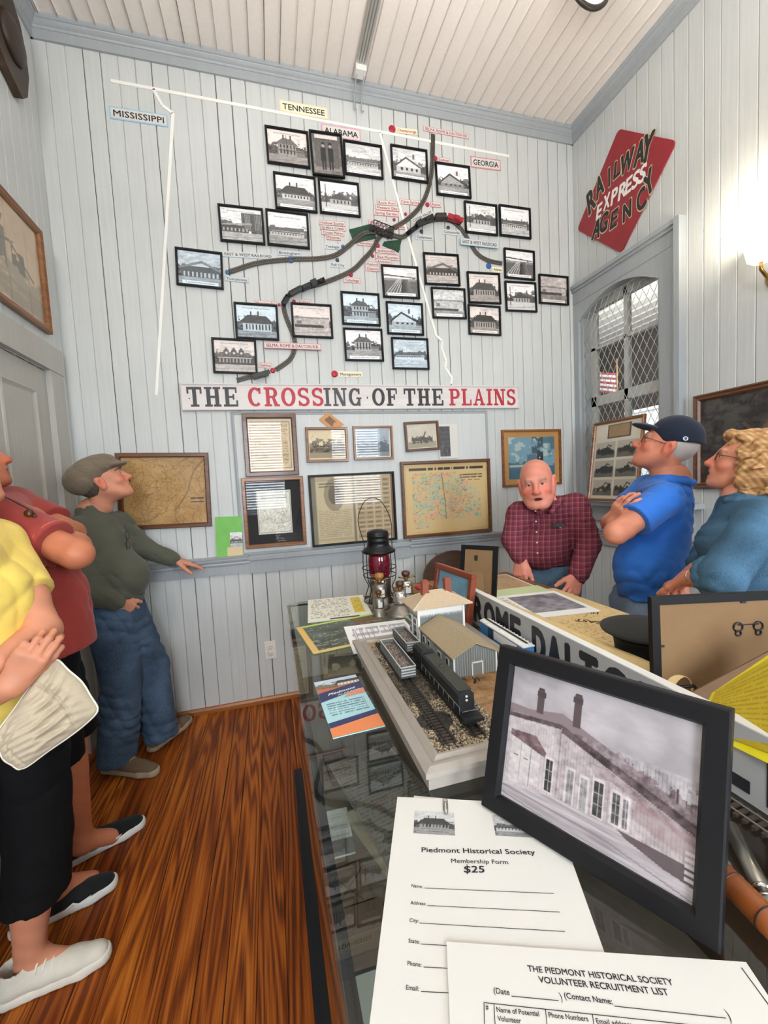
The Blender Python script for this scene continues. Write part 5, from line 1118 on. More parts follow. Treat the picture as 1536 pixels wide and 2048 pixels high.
gravel = np.where(spk[..., None] < .38, np.array((.15, .14, .13)), np.where(spk[..., None] < .62, np.array((.45, .41, .35)), np.where(spk[..., None] < .85, np.array((.68, .60, .48)), np.array((.82, .75, .62)))))
dirt = np.array((.56, .42, .27)) + fine[..., None] * .18 + (pc.noise(10, 43, .6, 5) * .35)[..., None]
u_ = (GX + w / 2) / w; v_ = (GY + h / 2) / h
cl = np.where((u_ > .47)[..., None], dirt, gravel); cl = np.where(((u_ > .82) & (nz_ > -.12))[..., None], gravel * .5 + np.array((.3, .25, .17)), cl)
coal = ((u_ - .17) ** 2 * 3 + (v_ - .22) ** 2 * 9 < .030 + nz_ * .06); cl = np.where(coal[..., None], gravel * .25 + .06, cl)
mid = (u_ > .08) & (u_ < .47) & (v_ > .34) & (v_ < .6); cl = np.where(mid[..., None], gravel * .62, cl)
cl = np.where(((v_ > .9) & (u_ < .45))[..., None], np.array((.62, .5, .34)) * (.8 + .4 * spk[..., None]), cl)
zz = gz + .0016 * (spk - .5) * (u_ < .47) + .0025 * fine
idx = np.arange(NXg * NYg).reshape(NYg, NXg); Qd = np.stack([idx[:-1, :-1], idx[:-1, 1:], idx[1:, 1:], idx[1:, :-1]], -1).reshape(-1, 4)
np_mesh('ground_cover', np.stack([GX, GY, zz], -1).reshape(-1, 3), Qd, M_PRINT, dm, cl.reshape(-1, 3))
OD = np.array(((DXa + DXb) / 2, (DYa + DYb) / 2, 0))
def dtrack(xa, ya, xb, yb, name='track_rails'):
    mb = MB(); a = np.array((xa, ya, 0)) - OD; b = np.array((xb, yb, 0)) - OD; a[2] = b[2] = gz + .0035; u = (b - a) / np.linalg.norm(b - a); n = np.cross(EZ, u)
    L = np.linalg.norm(b - a)
    for k in range(int(L / .009)): mb.cur = 0; mb.box(a + u * (k * .009 + .004) + EZ * -.001, (.0042, .026, .002), np.stack([u, n, EZ], 1))
    mb.cur = 1
    for s in (-1, 1): mb.box((a + b) / 2 + n * s * .0075 + EZ * .001, (L, .0018, .003), np.stack([u, n, EZ], 1))
    mb.build(name, [M_SLEEP, mat('rail_dark', '#3a342e', .5, .4)], dm)
dtrack(1.298, -1.645, 1.298, -2.105); dtrack(1.352, -1.64, 1.352, -2.105); dtrack(1.545, -1.64, 1.545, -2.10)
# rolling stock on the base (parts in local frame: x across, y along, z up)
def stock(name, lab, x, ya, yb, z, grp, cat='model train'):
    return thing(name, lab, cat, (x, (ya + yb) / 2, z), grp), abs(yb - ya)
def trucks(t, L, wd, m, k=.33):
    for s in (-1, 1):
        mb = MB()
        for q in (-.010, .010):
            for e in (-1, 1): mb.lathe([(.0052, -.0012), (.0052, .0012)], 14, (e * .0075, s * L * k + q, .0052), np.array(Matrix.Rotation(math.pi / 2, 3, 'Y')))
        mb.box((0, s * L * k, .006), (.019, .030, .004)); mb.build('bogie', m, t)
K_ = mat('train_black', '#15161a'); M_GON = mat('gondola_grey', '#60625f', .6, noise=.2, nscale=120); M_STRP = mat('gondola_pale', '#b5b6b2', .5)
TZ = CZ + gz + .006
for (x, ya, yb, lab) in ((1.300, -1.720, -1.888, 'grey model gondola with a gravel load, nearer the viewer on the model base'), (1.355, -1.645, -1.765, 'grey model gondola with a gravel load, farther back beside the model depot')):
    t, L = stock('model_gondola', lab, x, ya, yb, TZ, 'gondolas on the model base'); trucks(t, L, .03, K_)
    mb = MB(); mb.box((0, 0, .0105), (.034, L, .003))
    for s in (-1, 1): mb.box((s * .0168, 0, .0215), (.0014, L, .021)); mb.box((0, s * (L / 2 - .0007), .0215), (.034, .0014, .021))
    for s in (-1, 1):
        for k in range(7): mb.box((s * .0178, (-.5 + (k + .5) / 7) * L, .021), (.0012, .0025, .020))
    mb.build('car_body', M_GON, t)
    mb = MB()
    for s in (-1, 1):
        mb.box((s * .0168, 0, .0326), (.0022, L, .0014)); mb.box((0, s * L / 2, .0326), (.034, .0022, .0014))
        for k in range(3): mb.box((0, s * (L / 2 + .0007), .0145 + k * .006), (.032, .0012, .0022))
    mb.build('rim_ribs', M_STRP, t)
    pc2 = Pic(20, 60, (.42, .38, .35)); pc2.a += (np.random.default_rng(4).random((60, 20, 1)) - .5) * .5
    n_ = np.random.default_rng(2).random((60, 20)) * .003; gx2 = np.linspace(-.016, .016, 20); gy2 = np.linspace(-L / 2 + .001, L / 2 - .001, 60); A, B = np.meshgrid(gx2, gy2)
    ii = np.arange(1200).reshape(60, 20); q2 = np.stack([ii[:-1, :-1], ii[:-1, 1:], ii[1:, 1:], ii[1:, :-1]], -1).reshape(-1, 4)
    np_mesh('gravel_load', np.stack([A, B, .020 + n_ + .003 * np.cos(A * 90)], -1).reshape(-1, 3), q2, M_PRINT, t, np.clip(pc2.a, 0, 1).reshape(-1, 3))
# black diesel locomotive
t, L = stock('model_locomotive', 'long black model diesel locomotive on the base in front of the grey freight shed', 1.352, -1.800, -2.075, TZ, None)
mb = MB(); trucks(t, L, .03, K_, .34)
M_DSL = mat('diesel_black', '#1e1f20', .42); M_DRF = mat('diesel_roof', '#35362f', .6)
mb = MB(); mb.box((0, -.01, .013), (.036, L, .005)); mb.box((0, -.02, .0095), (.022, L * .3, .010)); mb.build('frame', K_, t)
mb = MB()
def hood(mb, y0, y1, wd, z0, z1): mb.prism([(-wd / 2, z0), (wd / 2, z0), (wd / 2, z1 - .005), (wd * .36, z1 - .001), (0, z1), (-wd * .36, z1 - .001), (-wd / 2, z1 - .005)], y1 - y0, (np.array((0, y0, 0)), EX, EZ, EY))
hood(mb, -L / 2 + .020, L / 2 - .072, .030, .015, .050); fixn(mb.build('long_hood', M_DSL, t))
mb = MB(); mb.prism([(-.016, .015), (.016, .015), (.016, .047), (.011, .055), (0, .0575), (-.011, .055), (-.016, .047)], .040, (np.array((0, L / 2 - .072, 0)), EX, EZ, EY)); fixn(mb.build('cab', M_DSL, t))
mb = MB(); hood(mb, L / 2 - .032, L / 2 - .006, .026, .015, .046); fixn(mb.build('short_hood', M_DSL, t))
mb = MB(); mb.box((0, -.03, .0503), (.026, L * .6, .0012)); mb.lathe([(.006, 0), (.006, .0025)], 14, (0, -.01, .0505)); mb.box((0, -L * .12, .0515), (.012, .004, .002)); mb.build('roof_hatch', M_DRF, t)
mb = MB()
for s in (-1, 1):
    mb.tube([(s * .0178, -L / 2 + .012, .0285), (s * .0178, L / 2 - .075, .0285)], .0005, 5)
    for k in range(9): y = -L / 2 + .012 + k * (L - .09) / 8; mb.tube([(s * .0178, y, .015), (s * .0178, y, .0285)], .0005, 5)
for s in (-1, 1): mb.tube([(-.0165, s * (L / 2 - .004), .024), (.0165, s * (L / 2 - .004), .024)], .0007, 5)
mb.build('handrails', mat('rail_grey', '#77756e', .4), t)
mb = MB()
for z in (.0415, .0345): mb.lathe([(.0022, 0), (.0022, .001)], 12, (0, -L / 2 + .0195, z), np.array(Matrix.Rotation(math.pi / 2, 3, 'X')))
mb.build('headlights', mat('headlight', '#f0ece0', .3), t)
mb = MB(); mb.box((0, -L / 2 + .004, .009), (.034, .004, .014)); mb.box((0, -L / 2 - .002, .009), (.006, .012, .006)); mb.build('pilot_coupler', K_, t)
# ---- depot and freight shed
M_GREY = mat('model_siding', '#747774', .6); M_BAT = mat('model_batten', '#a4a6a2', .6); M_TRIMW = mat('model_white', '#e4e2dc', .5); M_ROOF = mat('model_roof', '#b9a489', .7, noise=.08, nscale=150); M_ROOF2 = mat('model_shed_roof', '#a08f73', .7, noise=.08, nscale=150); M_BRK = mat('model_brick', '#8a4632', .7, noise=.12, nscale=200); M_PANE = mat('model_pane', '#33383c', .2)
gzw = CZ + gz
def windows(mb1, mb2, face, ss, z, ww, hh):
    pass
fx0, fx1, fy0, fy1 = 1.400, 1.503, -1.900, -1.705
fs = thing('model_freight_shed', 'grey board model freight shed with a tan gable roof on the model base', 'model building', ((fx0 + fx1) / 2, (fy0 + fy1) / 2, gzw)); W2, H2 = fx1 - fx0, fy1 - fy0
hw = .048; rg = .072
mb = MB(); mb.prism([(-W2 / 2, 0), (W2 / 2, 0), (W2 / 2, hw), (0, rg - .003), (-W2 / 2, hw)], H2, (np.array((0, -H2 / 2, 0)), EX, EZ, EY))
mb.cur = 1
for k in range(18): x = -W2 / 2 + (k + .5) * W2 / 18; zt = hw + (rg - .006 - hw) * (1 - abs(x) / (W2 / 2)); mb.box((x, -H2 / 2 - .0004, zt / 2), (.0012, .0012, zt))
for k in range(34): y = -H2 / 2 + (k + .5) * H2 / 34; mb.box((-W2 / 2 - .0004, y, hw / 2), (.0012, .0012, hw))
fixn(mb.build('walls', [M_GREY, M_BAT], fs))
for s in (-1, 1):
    mb = MB(); e = .006; mb.prism([(0, rg), (s * (W2 / 2 + e), hw - .0035), (s * (W2 / 2 + e), hw - .0015 + .001), (0, rg + .003)], H2 + .014, (np.array((0, -H2 / 2 - .007, 0)), EX, EZ, EY)); fixn(mb.build('roof_slope', M_ROOF2, fs))
mb = MB()
for x in (-W2 / 2, W2 / 2): mb.box((x, -H2 / 2 - .0006, hw / 2), (.0032, .002, hw))
mb.box((.004, -H2 / 2 - .001, .0285), (.026, .002, .003)); mb.box((-.0085, -H2 / 2 - .001, .0145), (.003, .002, .029)); mb.box((.0165, -H2 / 2 - .001, .0145), (.003, .002, .029)); mb.build('white_trim', M_TRIMW, fs)
mb = MB(); mb.box((.004, -H2 / 2 - .0009, .0135), (.022, .0016, .027)); mb.build('end_door', mat('model_door_grey', '#7d7f7c', .6), fs)
for y, k in ((-.065, 0), (-.02, 1), (.045, 0), (.078, 0)):
    mb = MB(); hh = .030 if k else .020; mb.box((-W2 / 2 - .0008, y, .024 if not k else .016), (.0022, .016 if not k else .022, hh)); wn_ = mb.build('side_window' if not k else 'side_door', M_TRIMW, fs)
    mb = MB(); mb.box((-W2 / 2 - .0015, y, .024 if not k else .016), (.0016, .011 if not k else .017, hh - .005)); mb.build('pane', M_PANE, wn_)
dx0, dx1, dy0, dy1 = 1.398, 1.528, -1.690, -1.618
dp = thing('model_depot', 'white and grey model depot with tan hip roof and two brick chimneys', 'model building', ((dx0 + dx1) / 2, (dy0 + dy1) / 2, gzw)); W2, H2 = dx1 - dx0, dy1 - dy0
wz = .096
mb = MB(); mb.box((0, 0, wz / 2), (W2, H2, wz)); mb.build('walls', M_GREY, dp)
mb = MB(); mb.box((0, 0, wz - .010), (W2 + .002, H2 + .002, .020))
for k in range(30): x = -W2 / 2 + (k + .5) * W2 / 30; mb.add([(x - .002, -H2 / 2 - .0016, wz - .018), (x + .002, -H2 / 2 - .0016, wz - .018), (x, -H2 / 2 - .0016, wz - .026 - .003 * (k % 2))], [(0, 1, 2)])
for k in range(16): y = -H2 / 2 + (k + .5) * H2 / 16; mb.add([(-W2 / 2 - .0016, y - .002, wz - .018), (-W2 / 2 - .0016, y + .002, wz - .018), (-W2 / 2 - .0016, y, wz - .026 - .003 * (k % 2))], [(0, 1, 2)])
for sx in (-1, 1): mb.box((sx * W2 / 2, -H2 / 2, wz / 2), (.006, .006, wz))
mb.build('frieze_trim', M_TRIMW, dp)
mb = MB(); e = .020; a = [(-W2 / 2 - e, -H2 / 2 - e, wz), (W2 / 2 + e, -H2 / 2 - e, wz), (W2 / 2 + e, H2 / 2 + e, wz), (-W2 / 2 - e, H2 / 2 + e, wz)]; b = [(q[0], q[1], q[2] + .003) for q in a]; r_ = [(-W2 * .16, 0, wz + .034), (W2 * .16, 0, wz + .034)]
mb.add(a + b + r_, [(3, 2, 1, 0), (0, 1, 5, 4), (1, 2, 6, 5), (2, 3, 7, 6), (3, 0, 4, 7), (4, 5, 9, 8), (5, 6, 9), (6, 7, 8, 9), (7, 4, 8)]); mb.build('hip_roof', M_ROOF, dp)
mb = MB()
for q in ((4, 8), (5, 9), (6, 9), (7, 8), (8, 9)): P_ = a + b + r_; mb.tube([np.array(P_[q[0]]), np.array(P_[q[1]])], .0012, 5)
mb.build('ridge_caps', mat('ridge_pale', '#d0bda2', .6), dp)
for x in (-.030, .036):
    mb = MB(); mb.prism([(-.0125, 0), (.0125, 0), (.0085, .024), (.0085, .040), (-.0085, .040), (-.0085, .024)], .017, (np.array((x, -.0085, wz + .014)), EX, EZ, EY)); mb.box((x, 0, wz + .056), (.020, .020, .005)); mb.box((x, 0, wz + .061), (.016, .016, .006)); fixn(mb.build('chimney', M_BRK, dp))
for y in (-.018, .018):
    mb = MB(); mb.box((-W2 / 2 - .002, y, .040), (.004, .020, .052)); w_ = mb.build('bay_window', M_TRIMW, dp)
    mb = MB()
    for iz in range(3):
        for iy in range(2): mb.box((-W2 / 2 - .0042, y - .0045 + iy * .009, .024 + iz * .016), (.001, .0065, .012))
    mb.build('pane', M_PANE, w_)
# small debris by the shed: two tiny figures
for i, (x, y) in enumerate(((1.404, -1.925), (1.430, -1.935))):
    mb = MB(); mb.tube([(0, 0, 0), (.003, 0, .008), (.008, .002, .010)], [.0022, .0026, .0018], 6); mb.tube([(.008, .002, .010), (.013, .003, .002)], .0014, 5); mb.tube([(.002, 0, .008), (-.004, .003, .012)], .0014, 5)
    o = mb.build('miniature_figure', mat('figure_dark', '#3a3431', .6)); o.location = (x, y, gzw + .001); tag(o, 'tiny dark miniature figure in front of the freight shed end, ' + ('left' if i == 0 else 'right') + ' one of two', 'miniature', 'tiny figures by the shed')
# ---- ROME-DALTON sign standing along the back of the case
SX = 1.650; sy0, sy1, sz = -2.66, -1.225, .105
sg2 = thing('rome_dalton_sign', 'long grey sign board with black letters ROME-DALTON standing along the case', 'sign', (SX, (sy0 + sy1) / 2, CZ + .0005))
mb = MB(); mb.box((0, 0, sz / 2), (.018, sy1 - sy0, sz)); mb.build('board', mat('sign_grey', '#a9a9a8', .5, noise=.05, nscale=8), sg2)
mb = MB(); mb.box((0, 0, sz + .001), (.0184, sy1 - sy0, .002)); mb.build('top_edge', mat('sign_edge_white', '#dddbd6', .5), sg2)
def sy(py): return None
mb = MB()
yc = (sy0 + sy1) / 2
for ch, ya, yb in (('&', -1.27, -1.36), ('R', -1.530, -1.594), ('O', -1.598, -1.663), ('M', -1.667, -1.733), ('E', -1.739, -1.791), ('D', -1.835, -1.889), ('A', -1.893, -1.945), ('L', -1.953, -1.993), ('T', -1.997, -2.05), ('O', -2.06, -2.13), ('N', -2.14, -2.21), ('R', -2.335, -2.42), ('R', -2.46, -2.54)):
    put_text(mb, ch, (-.0096, (ya + yb) / 2 - yc, sz / 2), -EY, EZ, w=abs(yb - ya), cap=.080, bold=.05, nrm=(-1, 0, 0))
mb.box((-.0098, -2.305 - yc, .022), (.001, .022, .018)); mb.box((-.0098, -1.812 - yc, .035), (.001, .024, .022)); mb.build('lettering', mat('sign_black', '#26262a'), sg2)
# track and boxcar at the sign's foot
track('model_track', 'straight model track lying on the glass along the foot of the ROME-DALTON sign', [np.array((1.612, y, CZ + .001)) for y in np.linspace(-1.60, -2.62, 120)], .0165, (0, 0, 1), None, step=.011, bed=False)
t, L = stock('model_boxcar', 'white roofed blue model boxcar on the track at the foot of the sign', 1.612, -1.655, -1.862, CZ + .0085, None); trucks(t, L, .03, K_)
M_BLUE = mat('boxcar_blue', '#3f7fb6', .4); M_BW = mat('boxcar_white', '#eceae4', .45)
mb = MB(); mb.cur = 0; mb.box((0, 0, .027), (.031, L, .034)); mb.cur = 1; mb.box((-.0158, -L * .12, .029), (.0006, L * .52, .022)); mb.cur = 0
for k in range(6): mb.box((0, -L / 2 - .0006, .014 + k * .0055), (.029, .0014, .0016))
mb.build('car_body', [M_BLUE, M_BW], t)
mb = MB(); mb.prism([(-.0165, .043), (.0165, .043), (.0165, .0455), (0, .0495), (-.0165, .0455)], L + .004, (np.array((0, -L / 2 - .002, 0)), EX, EZ, EY))
for k in range(14): mb.box((0, (-.5 + (k + .5) / 14) * L, .0478), (.031, .0016, .0014))
fixn(mb.build('roof', M_BW, t))
mb = MB(); mb.box((0, 0, .0508), (.005, L * .96, .0012)); mb.build('roof_walk', mat('roofwalk', '#2e2e2e', .6), t)
mb = MB(); mb.box((-.0162, L * .22, .026), (.001, .026, .030)); mb.build('door', mat('boxcar_door', '#22384e', .5), t)
# ---- picture frames standing on the case
def standing_frame(name, lab, cat, BL, BR, h, tilt, fw, fd, fm, pic=None, back=None, label_parts=True, matb=None, pm=0):
    """frame standing on BL-BR (its lower edge as seen), leaning back by tilt about that edge; its picture faces the viewer"""
    BL = np.array(BL, float); BR = np.array(BR, float); u = BR - BL; w = np.linalg.norm(u); u /= w
    out = np.cross(u, EZ); out /= np.linalg.norm(out)      # towards the viewer
    v = EZ * math.cos(tilt) - out * math.sin(tilt); n = np.cross(u, v)
    R = np.stack([u, -n, v], 1); c = (BL + BR) / 2 + v * h / 2 + n * 0
    t = thing(name, lab, cat, c, R=R)
    mb = MB(); mb.ring(w, h, [(0, -.004), (0, fd * .85), (fw * .08, fd), (fw * .85, fd), (fw, fd * .6), (fw, -.004)]); fixn(mb.build('frame', fm, t))
    iw, ih = w - 2 * fw + .006, h - 2 * fw + .006
    if pic is not None:
        if matb: mb = MB(); mb.box((0, -.004, 0), (iw, .003, ih)); mb.build('mat_board', matb, t)
        pic_mesh('print', pic, (0, -.006, 0), EX, EZ, iw - 2 * pm, ih - 2 * pm, M_PRINT, t); pane(t, iw, ih, -.0085)
    mb = MB(); mb.box((0, .0, 0), (iw + fw, .003, ih + fw)); mb.build('backing', back or M_CARD, t)
    return t, w, h, u, v, n
# big black framed depot photo in the foreground
W_, H_ = 260, 205
p = Pic(W_, H_, (.62, .61, .62)); cl_ = p.noise(4, 200, 1, 1.6); p.add(cl_, .42); p.add(p.noise(14, 201), .10)
RS = lambda *q: list(q)
tw = p.noise(20, 203); p.put((p.X > .58) & (p.Y < .60 - .10 * (p.X - .58) + tw * .34) & (p.Y > .2), np.array((.36, .30, .31)) + tw[..., None] * .45, .75)
wall_ = (.74, .71, .71)
p.poly(RS((0, .62), (.34, .66), (.34, .19), (0, .10)), wall_); p.poly(RS((.33, .66), (1.0, .40), (1.0, .18), (.33, .19)), (.66, .62, .62))
p.add((np.abs((p.X * 60) % 1 - .5) < .14) * ((p.Y < .64) & (p.Y > .15)) * 1.0, -.10)
p.poly(RS((.0, .70), (.16, .705), (.34, .755), (1.02, .46), (1.02, .40), (.34, .66), (.0, .61)), (.44, .40, .41)); p.poly(RS((0, .63), (.34, .68), (.34, .645), (0, .60)), (.27, .23, .24)); p.poly(RS((.34, .68), (1.0, .42), (1.0, .36), (.34, .63)), (.28, .23, .24))
for k in range(26): x = .01 + k * .0125; yy = .60 + .045 * (x / .34); p.rect(x, yy - .022, x + .006, yy + .004, (.76, .72, .70), .8)
p.poly(RS((.04, .515), (.20, .535), (.27, .445), (.26, .415), (.04, .475)), (.36, .29, .30)); p.poly(RS((.05, .47), (.235, .42), (.235, .205), (.05, .14)), (.80, .78, .77))
for xx in (.11, .175): p.rect(xx, .17, xx + .004, .45, (.5, .47, .47)); p.rect(xx - .04, .34, xx - .01, .35, (.4, .37, .37))
p.rect(.338, .2, .346, .66, (.5, .46, .46))
for x0, y0, x1, y1, c_ in ((.275, .205, .31, .415, .14), (.395, .19, .43, .41, .46), (.47, .19, .505, .40, .5), (.54, .21, .585, .42, .18), (.63, .22, .665, .40, .28), (.68, .22, .705, .39, .34)):
    p.rect(x0 - .009, y0 - .012, x1 + .009, y1 + .018, (.82, .79, .78)); p.rect(x0, y0, x1, y1, (c_,) * 3); p.rect((x0 + x1) / 2 - .002, y0, (x0 + x1) / 2 + .002, y1, (.62, .6, .6))
    for q_ in (.33, .66): p.rect(x0, y0 + (y1 - y0) * q_ - .002, x1, y0 + (y1 - y0) * q_ + .002, (.62, .6, .6))
p.poly(RS((.50, .515), (.60, .52), (1.0, .36), (1.0, .30), (.62, .455), (.54, .44)), (.50, .45, .46)); p.add(p.noise(40, 204) * (p.Y < .66), .34); p.add(p.noise(16, 207, 1.5, 1) * ((p.Y < .66) & (p.X > .3)), .3)
p.poly(RS((.72, .30), (1, .22), (1, .34), (.74, .42)), (.50, .40, .41), .5)
gnd = p.Y < np.where(p.X < .34, .10 + .27 * p.X, .195 - .12 * np.clip(p.X - .72, 0, 1)); p.put(gnd, (.62, .60, .61)); p.add(p.noise(10, 205, .5, 6) * gnd, .5)
for o_ in (0, .05, .09): p.line([(0, .10 - o_), (.6, .10 - o_ * 2), (1.0, .03 - o_)], .004, (.42, .40, .41), .8, .8)
p.poly(RS((.66, .20), (1, .20), (1, .10), (.86, .12), (.70, .17)), (.24, .20, .21), .85)
for x, yb, yt in ((.185, .70, .865), (.40, .70, .91)): p.rect(x, yb, x + .042, yt, (.27, .22, .23)); p.rect(x - .006, yt - .05, x + .048, yt - .012, (.22, .18, .19)); p.rect(x + .005, yt, x + .037, yt + .014, (.2, .17, .18))
p.rect(.90, .50, .908, .58, (.2, .18, .19))
for k in range(5): p.rect(.945, .12 + k * .035, .985, .14 + k * .035, (.82, .8, .8))
p.a = np.where(p.a > .5, .5 + (p.a - .5) * .55, p.a) * np.array((1.12, 1.08, 1.09)) + .01; p.a = np.clip(p.a, 0, 1)
BL = onZ(973, 1604, CZ + .001); BR = onZ(1446, 1896, CZ + .001)
# solve the lean from the photo's top corners
best = None
for tl in np.linspace(0.0, .6, 61):
    for hh in np.linspace(.16, .30, 57):
        u = (BR - BL) / np.linalg.norm(BR - BL); out = np.cross(u, EZ); v = EZ * math.cos(tl) - out * math.sin(tl); e = 0
        for base, tgt in ((BL, (1008, 1297)), (BR, (1470, 1413))):
            q = AX @ (base + v * hh - CAM); e += (768 + F_PX * q[0] / q[2] - tgt[0]) ** 2 + (1024 + F_PX * q[1] / q[2] - tgt[1]) ** 2
        if best is None or e < best[0]: best = (e, tl, hh)
t, w, h, u, v, n = standing_frame('picture_frame', 'large black framed grey photo of an old depot standing in the foreground on the case', 'framed photo', BL, BR, best[2], best[1], .0235, .016, M_BLACKF, p)
mb = MB(); mb.prism([(-.03, -.09), (.03, -.09), (.02, .04), (-.02, .04)], .003, (np.array((0, .012 + .0, 0)), EX, EZ, EY)); es = mb.build('easel_leg', M_BLACKF, t); es.rotation_euler = (.34, 0, 0); es.location = (0, .012, 0)
# small blue picture in a red-brown frame leaning on the sign
p = Pic(60, 46, (.42, .60, .68)); p.add(p.noise(4, 210), .14); p.put((p.Y < .25 + p.noise(6, 211) * .3), (.25, .36, .38), .8); p.put(np.maximum(np.abs(p.X - .5), np.abs(p.Y - .5) ) > .45, (.36, .45, .50))
a_ = np.array((1.585, -1.335, CZ + .0005)); b_ = np.array((1.612, -1.565, CZ + .0005))
standing_frame('picture_frame', 'small red-brown framed blue seascape leaning on the sign behind the model depot', 'framed picture', a_, b_, .165, .16, .020, .014, wood('redbrown_frame', '#6a2c1c', '#83402a', '#944e34', .35, 'x', 20), p)
# dark easel-back frame seen from behind, on the far table
TZ2 = .850
# ---- second table with the maps
MX0, MX1, MY0, MY1 = 1.700, 2.265, -2.45, -.72
tb = thing('map_table', 'table behind the display case carrying the rolled maps and papers', 'table', ((MX0 + MX1) / 2, (MY0 + MY1) / 2, 0)); W2, H2 = MX1 - MX0, MY1 - MY0
mb = MB(); mb.box((0, 0, TZ2 - .014), (W2, H2, .028)); mb.build('table_top', wood('table_wood', '#6b4a2c', '#80593a', '#936a48', .45, 'y', 12), tb)
for sx in (-1, 1):
    for s in (-1, 1): mb = MB(); mb.box((sx * (W2 / 2 - .05), s * (H2 / 2 - .05), (TZ2 - .028) / 2), (.05, .05, TZ2 - .028)); mb.build('leg', wood('table_wood', '#6b4a2c', '#80593a', '#936a48'), tb)
ZT = TZ2 + .0005
p = Pic(90, 150, (.87, .76, .54)); p.add(p.noise(5, 220), .10); p.scribble(.2, .02, .95, .62, 36, (.62, .50, .32), 5, .3, .6, 60); nn = p.noise(12, 221); p.put((np.abs(nn) < .008) & (p.Y < .68), (.6, .46, .28), .7)
mt, w, h = flat('east_highlands_map', 'large tan paper map titled EAST HIGHLANDS spread on the far table', 'map', None, ZT + .002, p, mat('tan_map_paper', '#dcc28c', .8), .0012, quadpts=[np.array(q + (0,)) for q in ((1.80, -1.12), (2.26, -1.12), (2.26, -2.10), (1.80, -2.10))])
mb = MB()
for tx, a, b in (('EAST', (1203, 1246), (1150, 1240)), ('HIGHLANDS', (1197, 1227), (1105, 1218))):
    A, B = onZ(*a, ZT + .0035), onZ(*b, ZT + .0035); d = B - A; L = np.linalg.norm(d); d /= L; q = (A + B) / 2; put_text(mb, tx, (q[0] - mt.location[0], q[1] - mt.location[1], .0022), d, (-d[1], d[0], 0), w=L, cap=.026, bold=.03)
mb.build('title', mat('brown_ink', '#4b3a26', .7), mt)
# rolled edge of the map
ra = onZ(965, 1200, ZT + .02); rb = onZ(1366, 1392, ZT + .02); ra[2] = rb[2] = ZT + .032
uu = (rb - ra) / np.linalg.norm(rb - ra); nn = np.cross(EZ, uu); Lr = np.linalg.norm(rb - ra)
rl = thing('map_roll', 'rolled tan paper map lying along the edge of the far table behind the sign', 'map roll', (ra + rb) / 2)
mb = MB(); vs = []; K = 26; NS = 30
for i in range(NS + 1):
    f = i / NS; cpt = (f - .5) * Lr * uu; rad0 = .026 + .005 * f
    for k in range(K):
        an = 2 * math.pi * k / (K - 1) * 1.18 - .6; rr_ = rad0 * (1 - .012 * k / K * 6) + .001 * math.sin(i * 1.3 + k); vs.append(cpt + nn * math.cos(an) * rr_ + EZ * (math.sin(an) * rr_ - .032 + rad0 + .001))
mb.add(vs, [(i * K + k, i * K + k + 1, (i + 1) * K + k + 1, (i + 1) * K + k) for i in range(NS) for k in range(K - 1)], True)
rm = mb.build('paper_roll', mat('tan_roll_paper', '#d9bd85', .75, noise=.07, nscale=30), rl); sm_ = rm.modifiers.new('thickness', 'SOLIDIFY'); sm_.thickness = .0012
p = Pic(60, 44, (.72, .60, .46)); p.add(p.noise(5, 230), .12); p.scribble(.05, .05, .95, .95, 14, (.5, .4, .3), 6, .3, .5, 40); p.put(np.maximum(np.abs(p.X - .5), np.abs(p.Y - .5)) > .46, (.90, .90, .86))
flat('small_map', 'small brown map sheet with white margin at the far end of the table', 'map', None, ZT + .002, p, M_PAPER, .0012, quadpts=[onZ(x, y, ZT) for x, y in ((975,1158),(1000,1152),(1078,1180),(990,1190))] and [np.array(q + (0,)) for q in ((1.86, -.76), (2.20, -.78), (2.23, -1.10), (1.88, -1.08))])
p = Pic(60, 44, (.95, .95, .94)); p.rect(.33, .18, .93, .88, (.52, .51, .54)); p.add(p.noise(12, 231) * ((p.X > .33) & (p.X < .93) & (p.Y > .18) & (p.Y < .88)), .5); p.scribble(.04, .1, .3, .9, 9, (.6, .6, .6), 3, .8, .6, 12)
P_ = [onZ(x, y, ZT + .004) for x, y in ((1040,1196),(1130,1184),(1216,1220),(1050,1240))]
flat('photo_page', 'white page with a dark town photograph on top of the tan map', 'paper', None, ZT + .0045, p, M_PAPER, .0012, quadpts=[np.array(q + (0,)) for q in ((1.85, -1.13), (2.20, -1.16), (2.22, -1.47), (1.86, -1.43))])
flat('green_edge_card', 'white sheet with a pale green edge between the small map and the photo page', 'paper', None, ZT + .0032, None, mat('pale_green_paper', '#c9d6a4', .7), .001, quadpts=[np.array(q + (0,)) for q in ((1.84, -1.03), (2.22, -1.05), (2.22, -1.19), (1.84, -1.18))])
# picture frame backs on the table
def back_frame(name, lab, BL, BR, h, tilt, fm, bk, strut=True):
    # BL-BR run so that the back of the frame faces the viewer
    t, w, h, u, v, n = standing_frame(name, lab, 'picture frame', BR, BL, h, tilt, .018, .012, fm, None, bk)
    return t, w, h
KR = mat('kraft_back', '#7f6242', .85, noise=.06, nscale=10)
t, w, h = back_frame('picture_frame', 'tall frame seen from its brown easel back, standing at the far end of the sign', np.array((1.775, -1.14, TZ2 + .002)), np.array((1.875, -1.262, TZ2 + .002)), .245, -.20, M_BLACKF, KR)
mb = MB(); mb.prism([(-.055, -.118), (.02, -.118), (.028, .02), (-.02, .02)], .003, (np.array((0, .004, 0)), EX, EZ, EY)); e = mb.build('easel_leg', KR, t); e.rotation_euler = (.42, 0, 0)
mb = MB()
for z in (.07, -.02): mb.box((0.01, .004, z), (.012, .003, .022))
mb.build('turn_clips', K_, t)
TL = at(1306, 1200, .90); TR = at(1536, 1232, .90)
